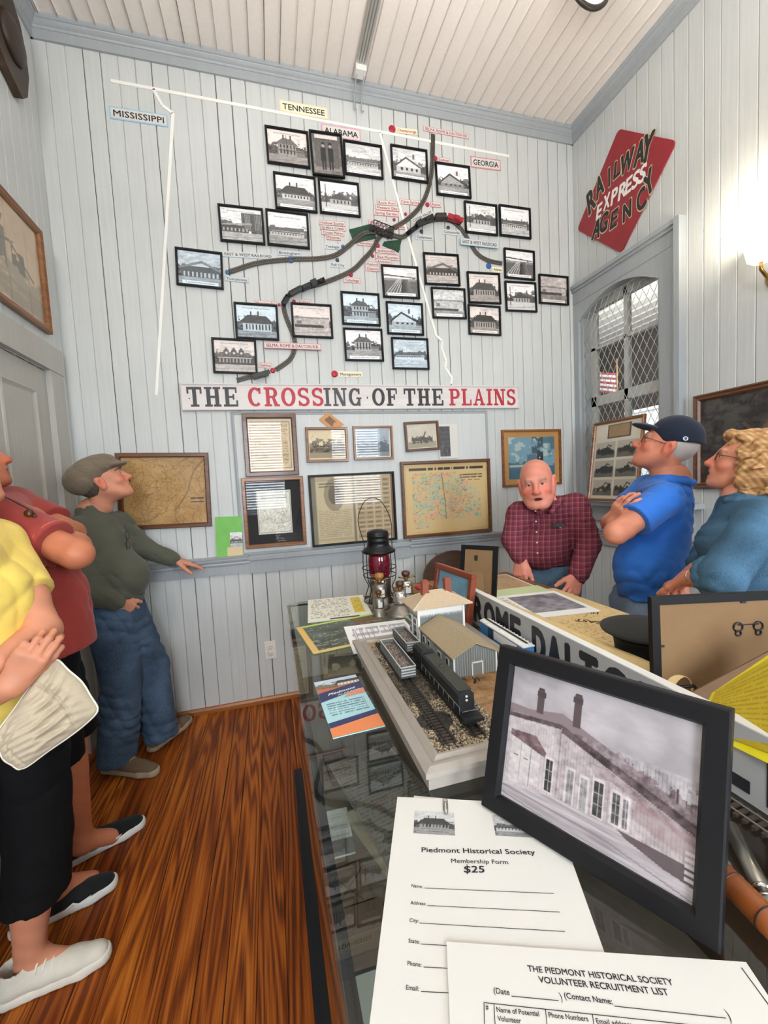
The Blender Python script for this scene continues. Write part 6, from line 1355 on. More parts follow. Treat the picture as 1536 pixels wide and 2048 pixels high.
dR = TR - TL; dR[2] = 0; dR /= np.linalg.norm(dR)
t, w, h = back_frame('picture_frame', 'large dark framed picture seen from its brown paper back, nearest on the far table', np.array((TL[0], TL[1], TZ2)), np.array((TL[0], TL[1], TZ2)) + dR * .36, TL[2] - TZ2 + .004, -.04, M_BLACKF, KR)
mb = MB()
for s in (-1, 1): mb.tube([(-.030 + s * .022 + .010 * math.cos(a), .0035, .045 + .010 * math.sin(a)) for a in np.linspace(0, 6.28, 14)], .0016, 5); mb.tube([(-.030 + s * .022 + .006 * math.cos(a), .0035, .031 + .006 * math.sin(a)) for a in np.linspace(0, 6.28, 14)], .0016, 5)
mb.tube([(-.052, .004, .05), (-.008, .004, .05)], .0014, 5); mb.build('wire_hanger', K_, t)
mb = MB()
for x, z in ((-w / 2 + .02, .0), (w / 2 - .02, .01), (-.02, h / 2 - .02)): mb.box((x, .0035, z), (.010, .003, .004))
mb.build('back_clips', K_, t)
mb = MB(); mb.tube([(.145, .006, -.115), (.14, .02, -.075), (.11, .028, -.07), (.085, .02, -.10), (.083, .008, -.115)], .004, 6); mb.build('strap', K_, t)
# brown display flap and the yellow sheet in front of it
A = at(1378, 1388, .84); B = at(1536, 1304, .80)
fp = thing('brown_card_flap', 'brown card leaning between the yellow sheet and the frame back', 'card', (A + B) / 2); mb = MB()
a0, b0 = A - (A + B) / 2, B - (A + B) / 2; dn = np.array((.02, -.05, -.16)); ext = (b0 - a0) * .6
mb.add([a0, b0 + ext, b0 + ext + dn, a0 + dn * .35] + [q + np.array((.003, .003, 0)) for q in (a0, b0 + ext, b0 + ext + dn, a0 + dn * .35)], [(0, 1, 2, 3), (7, 6, 5, 4), (0, 4, 5, 1), (1, 5, 6, 2), (2, 6, 7, 3), (3, 7, 4, 0)]); fixn(mb.build('card', mat('brown_card', '#6b5038', .8, noise=.06), fp))
A = at(1424, 1386, .635); B = at(1545, 1304, .585); D_ = at(1545, 1531, .520); C_ = at(1467, 1495, .585)
# flat sheet: fit a plane through A, B, D
n_ = np.cross(B - A, D_ - A); n_ /= np.linalg.norm(n_)
def onplane(px, py): r = ray(px, py); return CAM + r * ((A - CAM).dot(n_) / r.dot(n_))
E1 = onplane(1424, 1386); E2 = onplane(1620, 1253); E3 = onplane(1640, 1578); E4 = onplane(1390, 1455)
cc = (E1 + E2 + E3 + E4) / 4; ys_ = thing('yellow_sheet', 'bright yellow edged sheet of old print propped at the right edge', 'document', cc)
mb = MB(); q = [E1 - cc, E2 - cc, E3 - cc, E4 - cc]; s_ = 1 if n_[2] < 0 else -1
mb.add(q + [x - n_ * .002 * (-s_) for x in q], [(0, 1, 2, 3), (7, 6, 5, 4), (0, 4, 5, 1), (1, 5, 6, 2), (2, 6, 7, 3), (3, 7, 4, 0)]); fixn(mb.build('yellow_border', mat('yellow_card', '#f2e21a', .5), ys_))
p = Pic(120, 100, (.74, .64, .12)); p.add(p.noise(6, 240, 1, 3), .10); p.scribble(.03, .05, .97, .95, 15, (.58, .48, .06), 4, .75, .6, 80)
W_, H_ = 120, 100; gu, gv = np.meshgrid(np.linspace(0.065, .95, W_), np.linspace(.085, .94, H_)); top = q[0][None, None] * (1 - gu[..., None]) + q[1] * gu[..., None]; bot = q[3] * (1 - gu[..., None]) + q[2] * gu[..., None]
Pm = bot * (1 - gv[..., None]) + top * gv[..., None]; tocam = (CAM - cc); tocam /= np.linalg.norm(tocam); nn_ = n_ if n_.dot(tocam) > 0 else -n_
ii = np.arange(W_ * H_).reshape(H_, W_); np_mesh('printed_area', (Pm + nn_ * .0026).reshape(-1, 3), np.stack([ii[:-1, :-1], ii[:-1, 1:], ii[1:, 1:], ii[1:, :-1]], -1).reshape(-1, 4), M_PRINT, ys_, p.a.reshape(-1, 3))
# black hat lying on the map
hc = onZ(1290, 1300, TZ2 + .03)
ht = thing('black_hat', 'black wide-rimmed felt hat lying upside down on the tan map', 'hat', (1.985, -1.850, TZ2 + .006))
M_FELT = mat('black_felt', '#1d1e1c', .9, noise=.1, nscale=60, sheen=.1)
mb = MB(); mb.lathe([(.001, 0), (.055, .002), (.075, .012), (.080, .05), (.084, .078), (.100, .083), (.112, .088), (.114, .092), (.108, .095), (.09, .099), (.05, .103), (.001, .104)], 40); h_ = mb.build('felt_body', M_FELT, ht)
mb = MB(); mb.tube([(math.cos(a) * .084, math.sin(a) * .084, .072) for a in np.linspace(0, 2 * math.pi, 41)[:-1]], .004, 6, closed=True); mb.build('hat_band', mat('hat_band_black', '#111211', .6), ht)
# chrome tool, leather case and pipe at the right edge of the glass
pa = np.array((1.520, -2.300, CZ + .012)); pb = np.array((1.500, -2.480, CZ + .012))
pa = onZ(1462, 1655, CZ + .012); pb = onZ(1560, 1850, CZ + .012)
mb = MB(); t = thing('chrome_rod', 'slender worn chrome rod lying on the case at the right edge', 'tool', (pa + pb) / 2); d = pb - pa
mb.tube([-d * .5, d * .18, d * .2, d * .26, d * .28, d * .5], [.0085, .0085, .0070, .0070, .0090, .0090], 18); mb.build('rod_body', mat('worn_chrome', '#b0ada4', .28, 1.0), t)
mb = MB(); mb.tube([d * .2, d * .215], .0098, 18); mb.tube([d * .30, d * .31], .0100, 18); mb.build('rod_collars', mat('bright_chrome', '#e0e0de', .12, 1.0), t)
pa = onZ(1440, 1745, CZ + .015); pb = onZ(1580, 1885, CZ + .015); d = pb - pa
t = thing('leather_case', 'orange-brown leather roll on the case behind the large black frame', 'case', (pa + pb) / 2); mb = MB(); mb.tube([-d * .55, -d * .5, 0 * d, d * .5, d * .55], [.009, .0135, .0135, .0135, .009], 20); mb.build('leather_body', mat('tan_leather', '#8a4a1e', .4, noise=.15, nscale=40), t)
mb = MB(); mb.tube([-d * .3, -d * .27], .0142, 20); mb.tube([d * .2, d * .23], .0142, 20); mb.build('leather_bands', mat('dark_leather', '#4a2812', .5), t)
# ---- railway lantern
lb = onZ(768, 1226, CZ + .0)
LX, LY = 1.432, -1.165
ln = thing('railway_lantern', 'black railway lantern with red globe and tall wire bail on the case', 'lantern', (LX, LY, CZ + .001))
M_IRON = mat('lantern_black', '#17181a', .35, .5)
k = .92
mb = MB(); mb.lathe([(.040, .188), (.060, .192), (.066, .196), (.066, .200), (.058, .208), (.046, .216), (.043, .222), (.042, .238), (.045, .240), (.042, .243), (.042, .256), (.045, .258), (.042, .261), (.042, .270), (.038, .276), (.020, .282), (.001, .284)], 36); mb.build('chimney_cap', M_IRON, ln)
gm = bpy.data.materials.new('ruby_glass'); gm.use_nodes = True; b = gm.node_tree.nodes['Principled BSDF']; b.inputs['Base Color'].default_value = (.20, .004, .02, 1); b.inputs['Roughness'].default_value = .06; b.inputs['Transmission Weight'].default_value = .45; b.inputs['Coat Weight'].default_value = .6
mb = MB(); mb.lathe([(.036, .098), (.040, .104), (.043, .120), (.043, .165), (.040, .182), (.036, .190)], 32); mb.build('red_globe', gm, ln)
mb = MB(); mb.lathe([(.046, .0), (.046, .006), (.040, .012), (.038, .040), (.042, .044), (.042, .088), (.036, .098)], 32); mb.build('fuel_fount', mat('tarnished_steel', '#7a7672', .3, .9), ln)
mb = MB()
for i in range(6):
    a = math.pi / 6 + i * math.pi / 3; ca, sa = math.cos(a), math.sin(a); mb.tube([(.064 * ca, .064 * sa, .196), (.066 * ca, .066 * sa, .12), (.062 * ca, .062 * sa, .09), (.047 * ca, .047 * sa, .06), (.066 * ca, .066 * sa, .006)], .0018, 6)
for r_, z in ((.0665, .135), (.064, .105), (.066, .006)): mb.tube([(r_ * math.cos(a), r_ * math.sin(a), z) for a in np.linspace(0, 2 * math.pi, 33)[:-1]], .0018, 6, closed=True)
mb.build('wire_guard', M_IRON, ln)
mb = MB(); bail = [(-.056, .0, .206), (-.056, 0, .235), (-.072, .0, .30), (-.070, .0, .345), (-.045, 0, .392), (-.012, 0, .405), (.020, 0, .39), (.046, 0, .345), (.058, 0, .295), (.056, 0, .235), (.056, 0, .206)]
mb.tube(spline([np.array(q) for q in bail], 6), .0017, 6); mb.build('wire_bail', M_IRON, ln)
# ---- old oil cans and blow torches crowded in front of the lantern
M_STEEL = mat('dull_steel', '#8b8780', .35, .9, noise=.2, nscale=80); M_TIN = mat('bright_tin', '#c2c0ba', .25, .9); M_KNOB = mat('brown_knob', '#4a2c1a', .35); M_BRASS = mat('old_brass', '#8a6a3a', .35, .9)
def oiler(lab, x, y, s, knob, tone, cone=False):
    t = thing('oil_lamp', lab, 'lamp', (x, y, CZ + .001), 'old lamps and torches by the lantern')
    mb = MB()
    if cone: mb.lathe([(.060 * s, 0), (.062 * s, .004 * s), (.052 * s, .012 * s), (.030 * s, .030 * s), (.022 * s, .040 * s)], 32)
    else: mb.lathe([(.034 * s, 0), (.034 * s, .006 * s), (.030 * s, .010 * s), (.026 * s, .04 * s)], 28)
    mb.build('base', M_STEEL, t)
    z0 = .040 * s
    mb = MB(); mb.lathe([(.022 * s, z0), (.024 * s, z0 + .004), (.024 * s, z0 + .040 * s), (.018 * s, z0 + .048 * s), (.010 * s, z0 + .052 * s)], 24); mb.build('tank', tone, t)
    mb = MB(); mb.tube([(0, 0, z0 + .05 * s), (0, 0, z0 + .066 * s)], .006 * s, 10); mb.tube([(.0, 0, z0 + .058 * s), (.030 * s, -.004, z0 + .066 * s), (.036 * s, -.004, z0 + .060 * s)], .0028 * s, 8); mb.tube([(0, 0, z0 + .058 * s), (-.028 * s, .004, z0 + .064 * s)], .0028 * s, 8); mb.build('burner', M_BRASS, t)
    mb = MB(); mb.lathe([(.001, z0 + .062 * s), (.012 * s, z0 + .066 * s), (.017 * s, z0 + .075 * s), (.014 * s, z0 + .085 * s), (.001, z0 + .089 * s)], 20); mb.build('knob', knob, t)
    mb = MB(); mb.box((.0, -.0243 * s, z0 + .020 * s), (.020 * s, .0012, .026 * s)); mb.build('label_tag', M_PAPER, t)
    return t
oiler('steel lamp on a wide cone base in front of the lantern', 1.455, -1.348, .92, M_KNOB, M_TIN, True)
oiler('steel lamp with an amber knob right in front of the lantern globe', 1.405, -1.262, 1.05, mat('amber_knob', '#96642a', .3), M_STEEL)
oiler('steel lamp with a round dark brown knob, right of the lantern', 1.512, -1.245, 1.0, M_KNOB, M_TIN)
t = oiler('small tarnished lamp standing left of the cone-based lamp', 1.380, -1.338, .72, M_KNOB, M_STEEL)
# red toy signal and figure, round wooden tray at the far end
t = thing('red_toy_signal', 'small red toy signal with a round red disc on top, beside the blue seascape', 'toy', (1.572, -1.245, CZ + .001))
mb = MB(); mb.lathe([(.016, 0), (.016, .004), (.006, .008), (.004, .05)], 16); mb.build('post', mat('toy_cream', '#c9b58c', .5), t); mb = MB(); mb.lathe([(.001, .05), (.022, .052), (.024, .058), (.018, .062), (.001, .064)], 20); mb.build('red_disc', mat('toy_red', '#b0262c', .4), t)
t = thing('red_toy_figure', 'small red and tan toy figure between the lamps and the toy signal', 'toy', (1.530, -1.195, CZ + .001))
mb = MB(); mb.tube([(0, 0, 0), (0, 0, .035), (0, 0, .05)], [.014, .010, .004], 12); mb.build('body', mat('toy_red', '#b0262c'), t); mb = MB(); mb.lathe([(.001, .048), (.009, .053), (.010, .060), (.005, .068), (.001, .069)], 14); mb.build('head', mat('toy_tan', '#c98a5a', .5), t)
mb = MB(); mb.tube([(.0, 0, .035), (.022, -.004, .030)], .004, 8); mb.tube([(0, 0, .035), (-.02, -.004, .045)], .004, 8); mb.build('arms', mat('toy_red', '#b0262c'), t)
t = thing('wooden_tray', 'shallow round wooden tray behind the lamps at the far end of the case', 'tray', (1.585, -1.115, CZ + .001))
mb = MB(); mb.lathe([(.072, 0), (.078, .006), (.080, .020), (.076, .020), (.072, .008), (.001, .006)], 36); mb.build('tray_body', wood('tray_wood', '#6e4522', '#8a5a2e', '#a06c3a', .4, 'x', 25), t)
mb = MB(); mb.tube([(math.cos(a) * .079, math.sin(a) * .079, .021) for a in np.linspace(0, 2 * math.pi, 41)[:-1]], .002, 6, closed=True); mb.build('tray_rim', M_BRASS, t)
# ---- forms in the foreground
def form(name, lab, cat, TL, u, w, h, z, th=.002):
    u = np.array((u[0], u[1], 0.)); u /= np.linalg.norm(u); v = np.array((-u[1], u[0], 0.)); c = np.array((TL[0], TL[1], 0)) + u * w / 2 - v * h / 2; c[2] = z
    t = thing(name, lab, cat, c, R=np.stack([u, v, EZ], 1)); mb = MB(); mb.box((0, 0, th / 2), (w, h, th)); mb.build('sheet', M_PAPER, t); return t, c, u, v
TLp = onZ(795, 1597, CZ); TRp = onZ(1135, 1690, CZ)
def fitform(pts, w=.2159, h=.2794):
    pass
# membership form: left edge runs 795,1597 -> 740,2048, right edge 1135,1690 -> 1207,1905
Lb = onZ(740, 2048, CZ); vv = TLp - Lb; vv[2] = 0; vv /= np.linalg.norm(vv); uf = np.array((vv[1], -vv[0], 0))
f1, fc, fu, fv = form('membership_form', 'white Piedmont Historical Society Membership Form with a paper clip, lying on the case', 'form', TLp, uf, .2159, .2794, CZ + .0006)
def loc1(px, py, z=CZ + .003): q = onZ(px, py, z) - fc; return np.array((q.dot(fu), q.dot(fv), .0024))
def dirs(fn, a, b): d = fn(*b) - fn(*a); return d / np.linalg.norm(d), np.linalg.norm(d)
mb = MB()
def line_of(mb, fn, txt, a, b, capm, bold=0.0, shear=0.0):
    A, B = fn(*a), fn(*b); d = B - A; L = np.linalg.norm(d); d /= L; v = np.array((-d[1], d[0], 0)); put_text(mb, txt, (A + B) / 2, d, v, w=L, cap=capm, bold=bold, shear=shear)
def rule(mb, fn, a, b, th=.0006):
    A, B = fn(*a), fn(*b); d = B - A; L = np.linalg.norm(d); d /= L; n = np.array((-d[1], d[0], 0)) * th / 2; mb.add([A - n, B - n, B + n, A + n], [(0, 1, 2, 3)])
line_of(mb, loc1, 'Piedmont Historical Society', (843,1699), (1070,1704), .0068, .022); line_of(mb, loc1, 'Membership Form', (902,1721), (1016,1724), .0056, .01)
mb.build('heading', M_INK, f1); mb = MB(); line_of(mb, loc1, '$25', (927,1738), (969,1738), .0085, .025, .1); rule(mb, loc1, (934,1728), (934,1748), .0007); mb.build('handwritten_price', M_INK, f1)
mb = MB()
for tx, a, b, r0, r1 in (('Name:', (823,1771), (845,1773), (849,1776), (1108,1787)), ('Address:', (821,1805), (852,1807), (855,1811), (1120,1824)), ('City:', (819,1840), (837,1841), (839,1846), (1130,1863)), ('State:', (817,1881), (839,1883), (842,1888), (1160,1906)), ('Phone:', (815,1926), (843,1929), (847,1934), (1190,1952)), ('Email:', (812,1974), (838,1977), (842,1983), (1200,2000))):
    line_of(mb, loc1, tx, a, b, .0038, .012); rule(mb, loc1, r0, r1)
mb.build('form_lines', M_INK, f1)
for k, px in enumerate(([(829,1623),(907,1624),(909,1669),(829,1668)], [(987,1631),(1072,1633),(1075,1675),(993,1672)])):
    Q = [loc1(*q) for q in px]; c_ = sum(Q) / 4; pic_mesh('form_photo', depot('hip' if k == 0 else 'long', 300 + k, (.8, .8, .8), 'x', 40, 26), (c_[0], c_[1], .0023), EX, EY, np.linalg.norm(Q[1] - Q[0]), np.linalg.norm(Q[0] - Q[3]), M_PRINT, f1)
mb = MB(); c_ = loc1(891, 1612); r_ = .0028
clip = [(-r_, -.010, 0), (-r_, .010, 0), (0, .0125, 0), (r_, .010, 0), (r_, -.012, 0), (0, -.0145, 0), (-r_ * .55, -.012, 0), (-r_ * .55, .006, 0), (0, .008, 0), (r_ * .5, .006, 0), (r_ * .5, -.006, 0)]
mb.tube(spline([c_ + np.array(q) + EZ * .0006 for q in clip], 5), .0005, 6); o = mb.build('paper_clip', mat('clip_steel', '#8c8a86', .25, .9)); o.matrix_world = f1.matrix_world.copy(); tag(o, 'steel paper clip at the top of the membership form', 'paper clip')
# small clear bits above the form and second sheet underneath
f1b, *_ = form('form_stack', 'white sheet showing behind the top edge of the membership form', 'paper', onZ(828, 1592, CZ), uf + np.array((.0, -.06, 0)), .15, .2, CZ + .0001, .0004)
# volunteer list: top-left 893,1885, top-right 1490,1925
A = onZ(893, 1885, CZ + .004); B = onZ(1492, 1926, CZ + .004); uv = (B - A); uv[2] = 0; wv = np.linalg.norm(uv)
f2, gc, gu_, gv_ = form('volunteer_list', 'white Volunteer Recruitment List sheet overlapping the membership form, nearest the viewer', 'form', A, uv, wv, wv * .77, CZ + .0030)
def loc2(px, py, z=CZ + .0055): q = onZ(px, py, z) - gc; return np.array((q.dot(gu_), q.dot(gv_), .0024))
mb = MB(); line_of(mb, loc2, 'THE PIEDMONT HISTORICAL SOCIETY', (1055,1936), (1345,1964), .0050, .02); line_of(mb, loc2, 'VOLUNTEER RECRUITMENT LIST', (1077,1958), (1336,1984), .0050, .02)
line_of(mb, loc2, '(Date', (987,1980), (1019,1984), .0044, .012); rule(mb, loc2, (1023,1992), (1117,2001)); line_of(mb, loc2, ')', (1119,1992), (1123,1992), .0060); line_of(mb, loc2, '(Contact Name:', (1128,1990), (1224,2002), .0044, .018); rule(mb, loc2, (1229,2012), (1452,2036)); line_of(mb, loc2, ')', (1452,2028), (1458,2029), .0075); mb.build('heading', M_INK, f2)
mb = MB(); rule(mb, loc2, (968,2005), (1536,2066)); rule(mb, loc2, (968,2005), (970,2100)); rule(mb, loc2, (988,2007), (993,2100)); rule(mb, loc2, (1091,2018), (1100,2110)); rule(mb, loc2, (1185,2028), (1196,2110)); rule(mb, loc2, (1483,1935), (1560,2040), .0009)
for tx, a, b in (('#', (971,2013), (977,2014)), ('Name of Potential', (993,2018), (1078,2027)), ('Volunteer', (995,2036), (1042,2041)), ('Phone Numbers', (1097,2029), (1176,2037)), ('Email address', (1192,2041), (1264,2049))): line_of(mb, loc2, tx, a, b, .0036, .016)
mb.build('table_lines', M_INK, f2)
# ================================================================ PEOPLE: smooth blended volumes turned into one skin
class SDF:
    def __init__(s): s.p = []; s.post = []
    def cone(s, a, b, ra, rb=None, k=.02, op='u', sq=None):
        """tapered round limb; sq = (direction, factor>1) flattens it along a direction"""
        a = np.array(a, float); b = np.array(b, float); rb = ra if rb is None else rb
        ab = b - a; 
        if sq is not None:
            n = np.array(sq[0], float); n /= np.linalg.norm(n); f = sq[1]; ab2 = ab + n * (f - 1) * ab.dot(n)
        else: n, f, ab2 = None, 1.0, ab
        L2 = max(ab2.dot(ab2), 1e-9)
        def fn(X, Y, Z):
            px, py, pz = X - a[0], Y - a[1], Z - a[2]
            if n is not None:
                d = (px * n[0] + py * n[1] + pz * n[2]) * (f - 1); px = px + d * n[0]; py = py + d * n[1]; pz = pz + d * n[2]
            t = np.clip((px * ab2[0] + py * ab2[1] + pz * ab2[2]) / L2, 0, 1)
            d = np.sqrt((px - t * ab2[0]) ** 2 + (py - t * ab2[1]) ** 2 + (pz - t * ab2[2]) ** 2) - (ra + (rb - ra) * t)
            return d / (1 + (f - 1) * .5)
        r = max(ra, rb); s.p.append((np.minimum(a, b) - r, np.maximum(a, b) + r, fn, k, op)); return s
    def chain(s, pts, rs, k=.02, sq=None, op='u', end=None, ki=.012):
        """a limb through several points as ONE volume; end = (point, normal) cuts it off flat"""
        T = SDF()
        for i in range(len(pts) - 1): T.cone(pts[i], pts[i + 1], rs[i], rs[i + 1], ki, 'u', sq)
        fs = [q[2] for q in T.p]; lo = np.min([q[0] for q in T.p], axis=0); hi = np.max([q[1] for q in T.p], axis=0)
        def fn(X, Y, Z):
            d = None
            for f in fs:
                e = f(X, Y, Z)
                if d is None: d = e
                else: t = np.clip(.5 + .5 * (d - e) / ki, 0, 1); d = d * (1 - t) + e * t - ki * t * (1 - t) * .5
            if end is not None: p, n = np.array(end[0], float), unit(end[1]); d = np.maximum(d, (X - p[0]) * n[0] + (Y - p[1]) * n[1] + (Z - p[2]) * n[2])
            return d
        s.p.append((lo, hi, fn, k, op)); return s
    def ell(s, c, r, R=None, k=.02, op='u'):
        c = np.array(c, float); r = np.array(r, float); R = np.eye(3) if R is None else np.array(R, float)     # rows = axes
        def fn(X, Y, Z):
            px, py, pz = X - c[0], Y - c[1], Z - c[2]; k0 = 0; k1 = 0
            for i in range(3):
                q = px * R[i][0] + py * R[i][1] + pz * R[i][2]; k0 = k0 + (q / r[i]) ** 2; k1 = k1 + (q / r[i] ** 2) ** 2
            k0 = np.sqrt(k0); return k0 * (k0 - 1) / np.sqrt(k1 + 1e-12)
        e = np.sqrt(((R * r[:, None]) ** 2).sum(0)); s.p.append((c - e, c + e, fn, k, op)); return s
    def cut(s, p, n):
        p = np.array(p, float); n = np.array(n, float); n /= np.linalg.norm(n); s.post.append(lambda F, X, Y, Z: np.maximum(F, (X - p[0]) * n[0] + (Y - p[1]) * n[1] + (Z - p[2]) * n[2])); return s
    def folds(s, amp, freq, dirs, seed=0, region=None):
        r = np.random.default_rng(seed)
        W = [(np.array(d, float) / np.linalg.norm(d) * freq * 1.9 * (.7 + .6 * r.random()), r.random() * 6.28) for d in dirs]
        def fn(F, X, Y, Z):
            A = 0; wob = .6 * np.sin(X * 23 + Y * 17 + Z * 11 + seed) + .6 * np.sin(X * 11 - Y * 29 + Z * 19 + 2 * seed)
            for d, ph in W: A = A + 1 - 2 * np.abs(np.sin((X * d[0] + Y * d[1] + Z * d[2] + ph + 1.6 * wob) * .5)) ** .7
            A = A / len(W); A = A * (.45 + .55 * np.sin(X * 9 + Z * 13 + Y * 7 + seed))
            if region is not None: A = A * region(X, Y, Z)
            return F + amp * A
        s.post.append(fn); return s
    def mesh(s, h, lo=None, hi=None, pad=.03):
        L = np.min([p[0] for p in s.p if p[4] == 'u'], axis=0) - pad; H = np.max([p[1] for p in s.p if p[4] == 'u'], axis=0) + pad
        if lo is not None: L = np.maximum(L, lo)
        if hi is not None: H = np.minimum(H, hi)
        N = np.maximum(4, np.ceil((H - L) / h).astype(int)); ax = [(L[i] + h * np.arange(N[i] + 1)).astype(np.float32) for i in range(3)]
        F = np.full([len(a) for a in ax], .25, np.float32)
        for (a, b, fn, k, op) in s.p:
            m = k + .012 + h * 2; i0 = [max(0, int((a[i] - m - L[i]) / h)) for i in range(3)]; i1 = [min(len(ax[i]), int((b[i] + m - L[i]) / h) + 2) for i in range(3)]
            if any(i1[i] <= i0[i] for i in range(3)): continue
            sl = tuple(slice(i0[i], i1[i]) for i in range(3)); d = fn(ax[0][sl[0]][:, None, None], ax[1][sl[1]][None, :, None], ax[2][sl[2]][None, None, :]).astype(np.float32); f = F[sl]
            if op == 'u': t = np.clip(.5 + .5 * (f - d) / k, 0, 1); F[sl] = f * (1 - t) + d * t - k * t * (1 - t)
            else: t = np.clip(.5 - .5 * (f + d) / k, 0, 1); F[sl] = f * (1 - t) - d * t + k * t * (1 - t)
        X, Y, Z = ax[0][:, None, None], ax[1][None, :, None], ax[2][None, None, :]
        for fn in s.post: F = fn(F, X, Y, Z).astype(np.float32)
        F[0], F[-1] = .25, .25; F[:, 0], F[:, -1] = .25, .25; F[:, :, 0], F[:, :, -1] = .25, .25
        return surfnet(F, L, h)
def surfnet(F, L, h):
    S = F < 0; c = [S[i:S.shape[0] - 1 + i, j:S.shape[1] - 1 + j, k:S.shape[2] - 1 + k] for i in (0, 1) for j in (0, 1) for k in (0, 1)]
    an = c[0].copy(); al = c[0].copy()
    for q in c[1:]: an |= q; al &= q
    act = an & ~al; I = np.argwhere(act); idx = np.full(act.shape, -1, np.int32); idx[tuple(I.T)] = np.arange(len(I))
    off = np.array([(i, j, k) for i in (0, 1) for j in (0, 1) for k in (0, 1)])
    val = np.stack([F[I[:, 0] + o[0], I[:, 1] + o[1], I[:, 2] + o[2]] for o in off], 1)
    acc = np.zeros((len(I), 3)); cnt = np.zeros(len(I))
    for a in range(8):
        for b in range(a + 1, 8):
            if abs(off[a] - off[b]).sum() != 1: continue
            va, vb = val[:, a], val[:, b]; m = (va < 0) != (vb < 0); t = np.where(m, va / np.where(m, va - vb, 1), 0)
            acc += np.where(m[:, None], off[a] + t[:, None] * (off[b] - off[a]), 0); cnt += m
    V = L + h * (I + acc / cnt[:, None]); Q = []
    for ax in range(3):
        u, v = (ax + 1) % 3, (ax + 2) % 3; s0 = [slice(1, -1)] * 3; s0[ax] = slice(0, -1); s1 = list(s0); s1[ax] = slice(1, None)
        A, B = S[tuple(s0)], S[tuple(s1)]; E = np.argwhere(A != B); P = E.copy(); P[:, u] += 1; P[:, v] += 1
        def g(du, dv): q = P.copy(); q[:, u] -= du; q[:, v] -= dv; return idx[tuple(q.T)]
        q = np.stack([g(1, 1), g(0, 1), g(0, 0), g(1, 0)], 1); fl = ~A[tuple(E.T)]; q[fl] = q[fl][:, ::-1]; Q.append(q)
    return V, np.concatenate(Q)
def join(parts):
    V = []; Q = []; o = 0
    for v, q in parts: V.append(v); Q.append(q + o); o += len(v)
    return np.concatenate(V), np.concatenate(Q)
def unit(v): v = np.array(v, float); return v / np.linalg.norm(v)
class Head:
    def __init__(s, o, fwd, up=(0, 0, 1), sc=1.0, roll=0):
        s.o = np.array(o, float); s.f = unit(fwd); s.r = unit(np.cross(s.f, up)); s.u = np.cross(s.r, s.f); s.k = sc
        if roll: c, n = math.cos(roll), math.sin(roll); s.r, s.u = s.r * c + s.u * n, s.u * c - s.r * n
        s.R = np.stack([s.r, s.f, s.u])
    def p(s, x, y, z): return s.o + s.k * (s.r * x + s.f * y + s.u * z)
    def loc(s, V): return ((V - s.o) @ s.R.T) / s.k
def head_sdf(S, H, neck_to, neck_r=.056, jowl=0.0, mouth=0.0, ear=1.0, nose=1.0, fem=0.0):
    k = H.k; p = H.p
    def E(c, r, kk=.012, op='u'): S.ell(p(*c), np.array(r) * k, H.R, kk * k, op)
    def C(a, b, ra, rb=None, kk=.010, op='u'): S.cone(p(*a), p(*b), ra * k, (rb if rb is not None else ra) * k, kk * k, op)
    E((0, -.012, .035), (.076, .098, .083)); E((0, .032, -.020), (.064, .066, .090), .03); E((0, .042, -.075), (.050 + jowl, .050, .042), .03); C((-.012, .080, -.104), (.012, .080, -.104), .017, None, .02)
    for s_ in (-1, 1):
        C((s_ * .056, -.002, -.05), (s_ * .030, .062, -.098), .017 + jowl, .014 + jowl, .025); E((s_ * .043, .066, -.032), (.022, .02, .02), .02)
    C((-.034, .087, .020), (.034, .087, .020), .011, None, .016)
    for s_ in (-1, 1): E((s_ * .031, .100, .000), (.017, .016, .011), .012, 's')
    for s_ in (-1, 1):
        C((s_ * .044, .080, .006), (s_ * .031, .0885, .0095), .0045, None, .005); C((s_ * .031, .0885, .0095), (s_ * .018, .086, .004), .0045, .004, .005); C((s_ * .042, .081, -.006), (s_ * .020, .0855, -.007), .004, None, .005)
        E((s_ * .031, .0755, .0005), (.0145, .0145, .0125), .003)
    C((0, .092, .010), (0, .108 + .008 * nose, -.034), .0085, .0115 * nose, .012); E((0, .106 + .008 * nose, -.036), (.0125 * nose, .012, .011), .008)
    for s_ in (-1, 1): E((s_ * .0135, .099, -.039), (.0085, .011, .008), .008)
    E((0, .080, -.062), (.030, .020, .024), .02)
    C((-.020, .090, -.064 + .002), (.020, .090, -.064 + .002), .0058, None, .007); C((-.017, .089, -.077 - mouth * .8), (.017, .089, -.077 - mouth * .8), .0065, None, .007)
    E((0, .098, -.0695 - mouth * .4), (.021, .012 + mouth * .6, .0018 + mouth * .55), .004, 's')
    for s_ in (-1, 1):
        E((s_ * .079, -.008, -.012), (.010, .019 * ear, .033 * ear), .008); E((s_ * .086, -.017, .002), (.0075, .013 * ear, .024 * ear), .006); E((s_ * .091, -.004, -.010), (.008, .010, .018), .005, 's')
    S.chain([p(0, -.018, -.045), (p(0, -.022, -.10) + np.array(neck_to)) / 2, neck_to], [neck_r * k, neck_r * k * .97, neck_r * k * 1.08], .03)
    return S
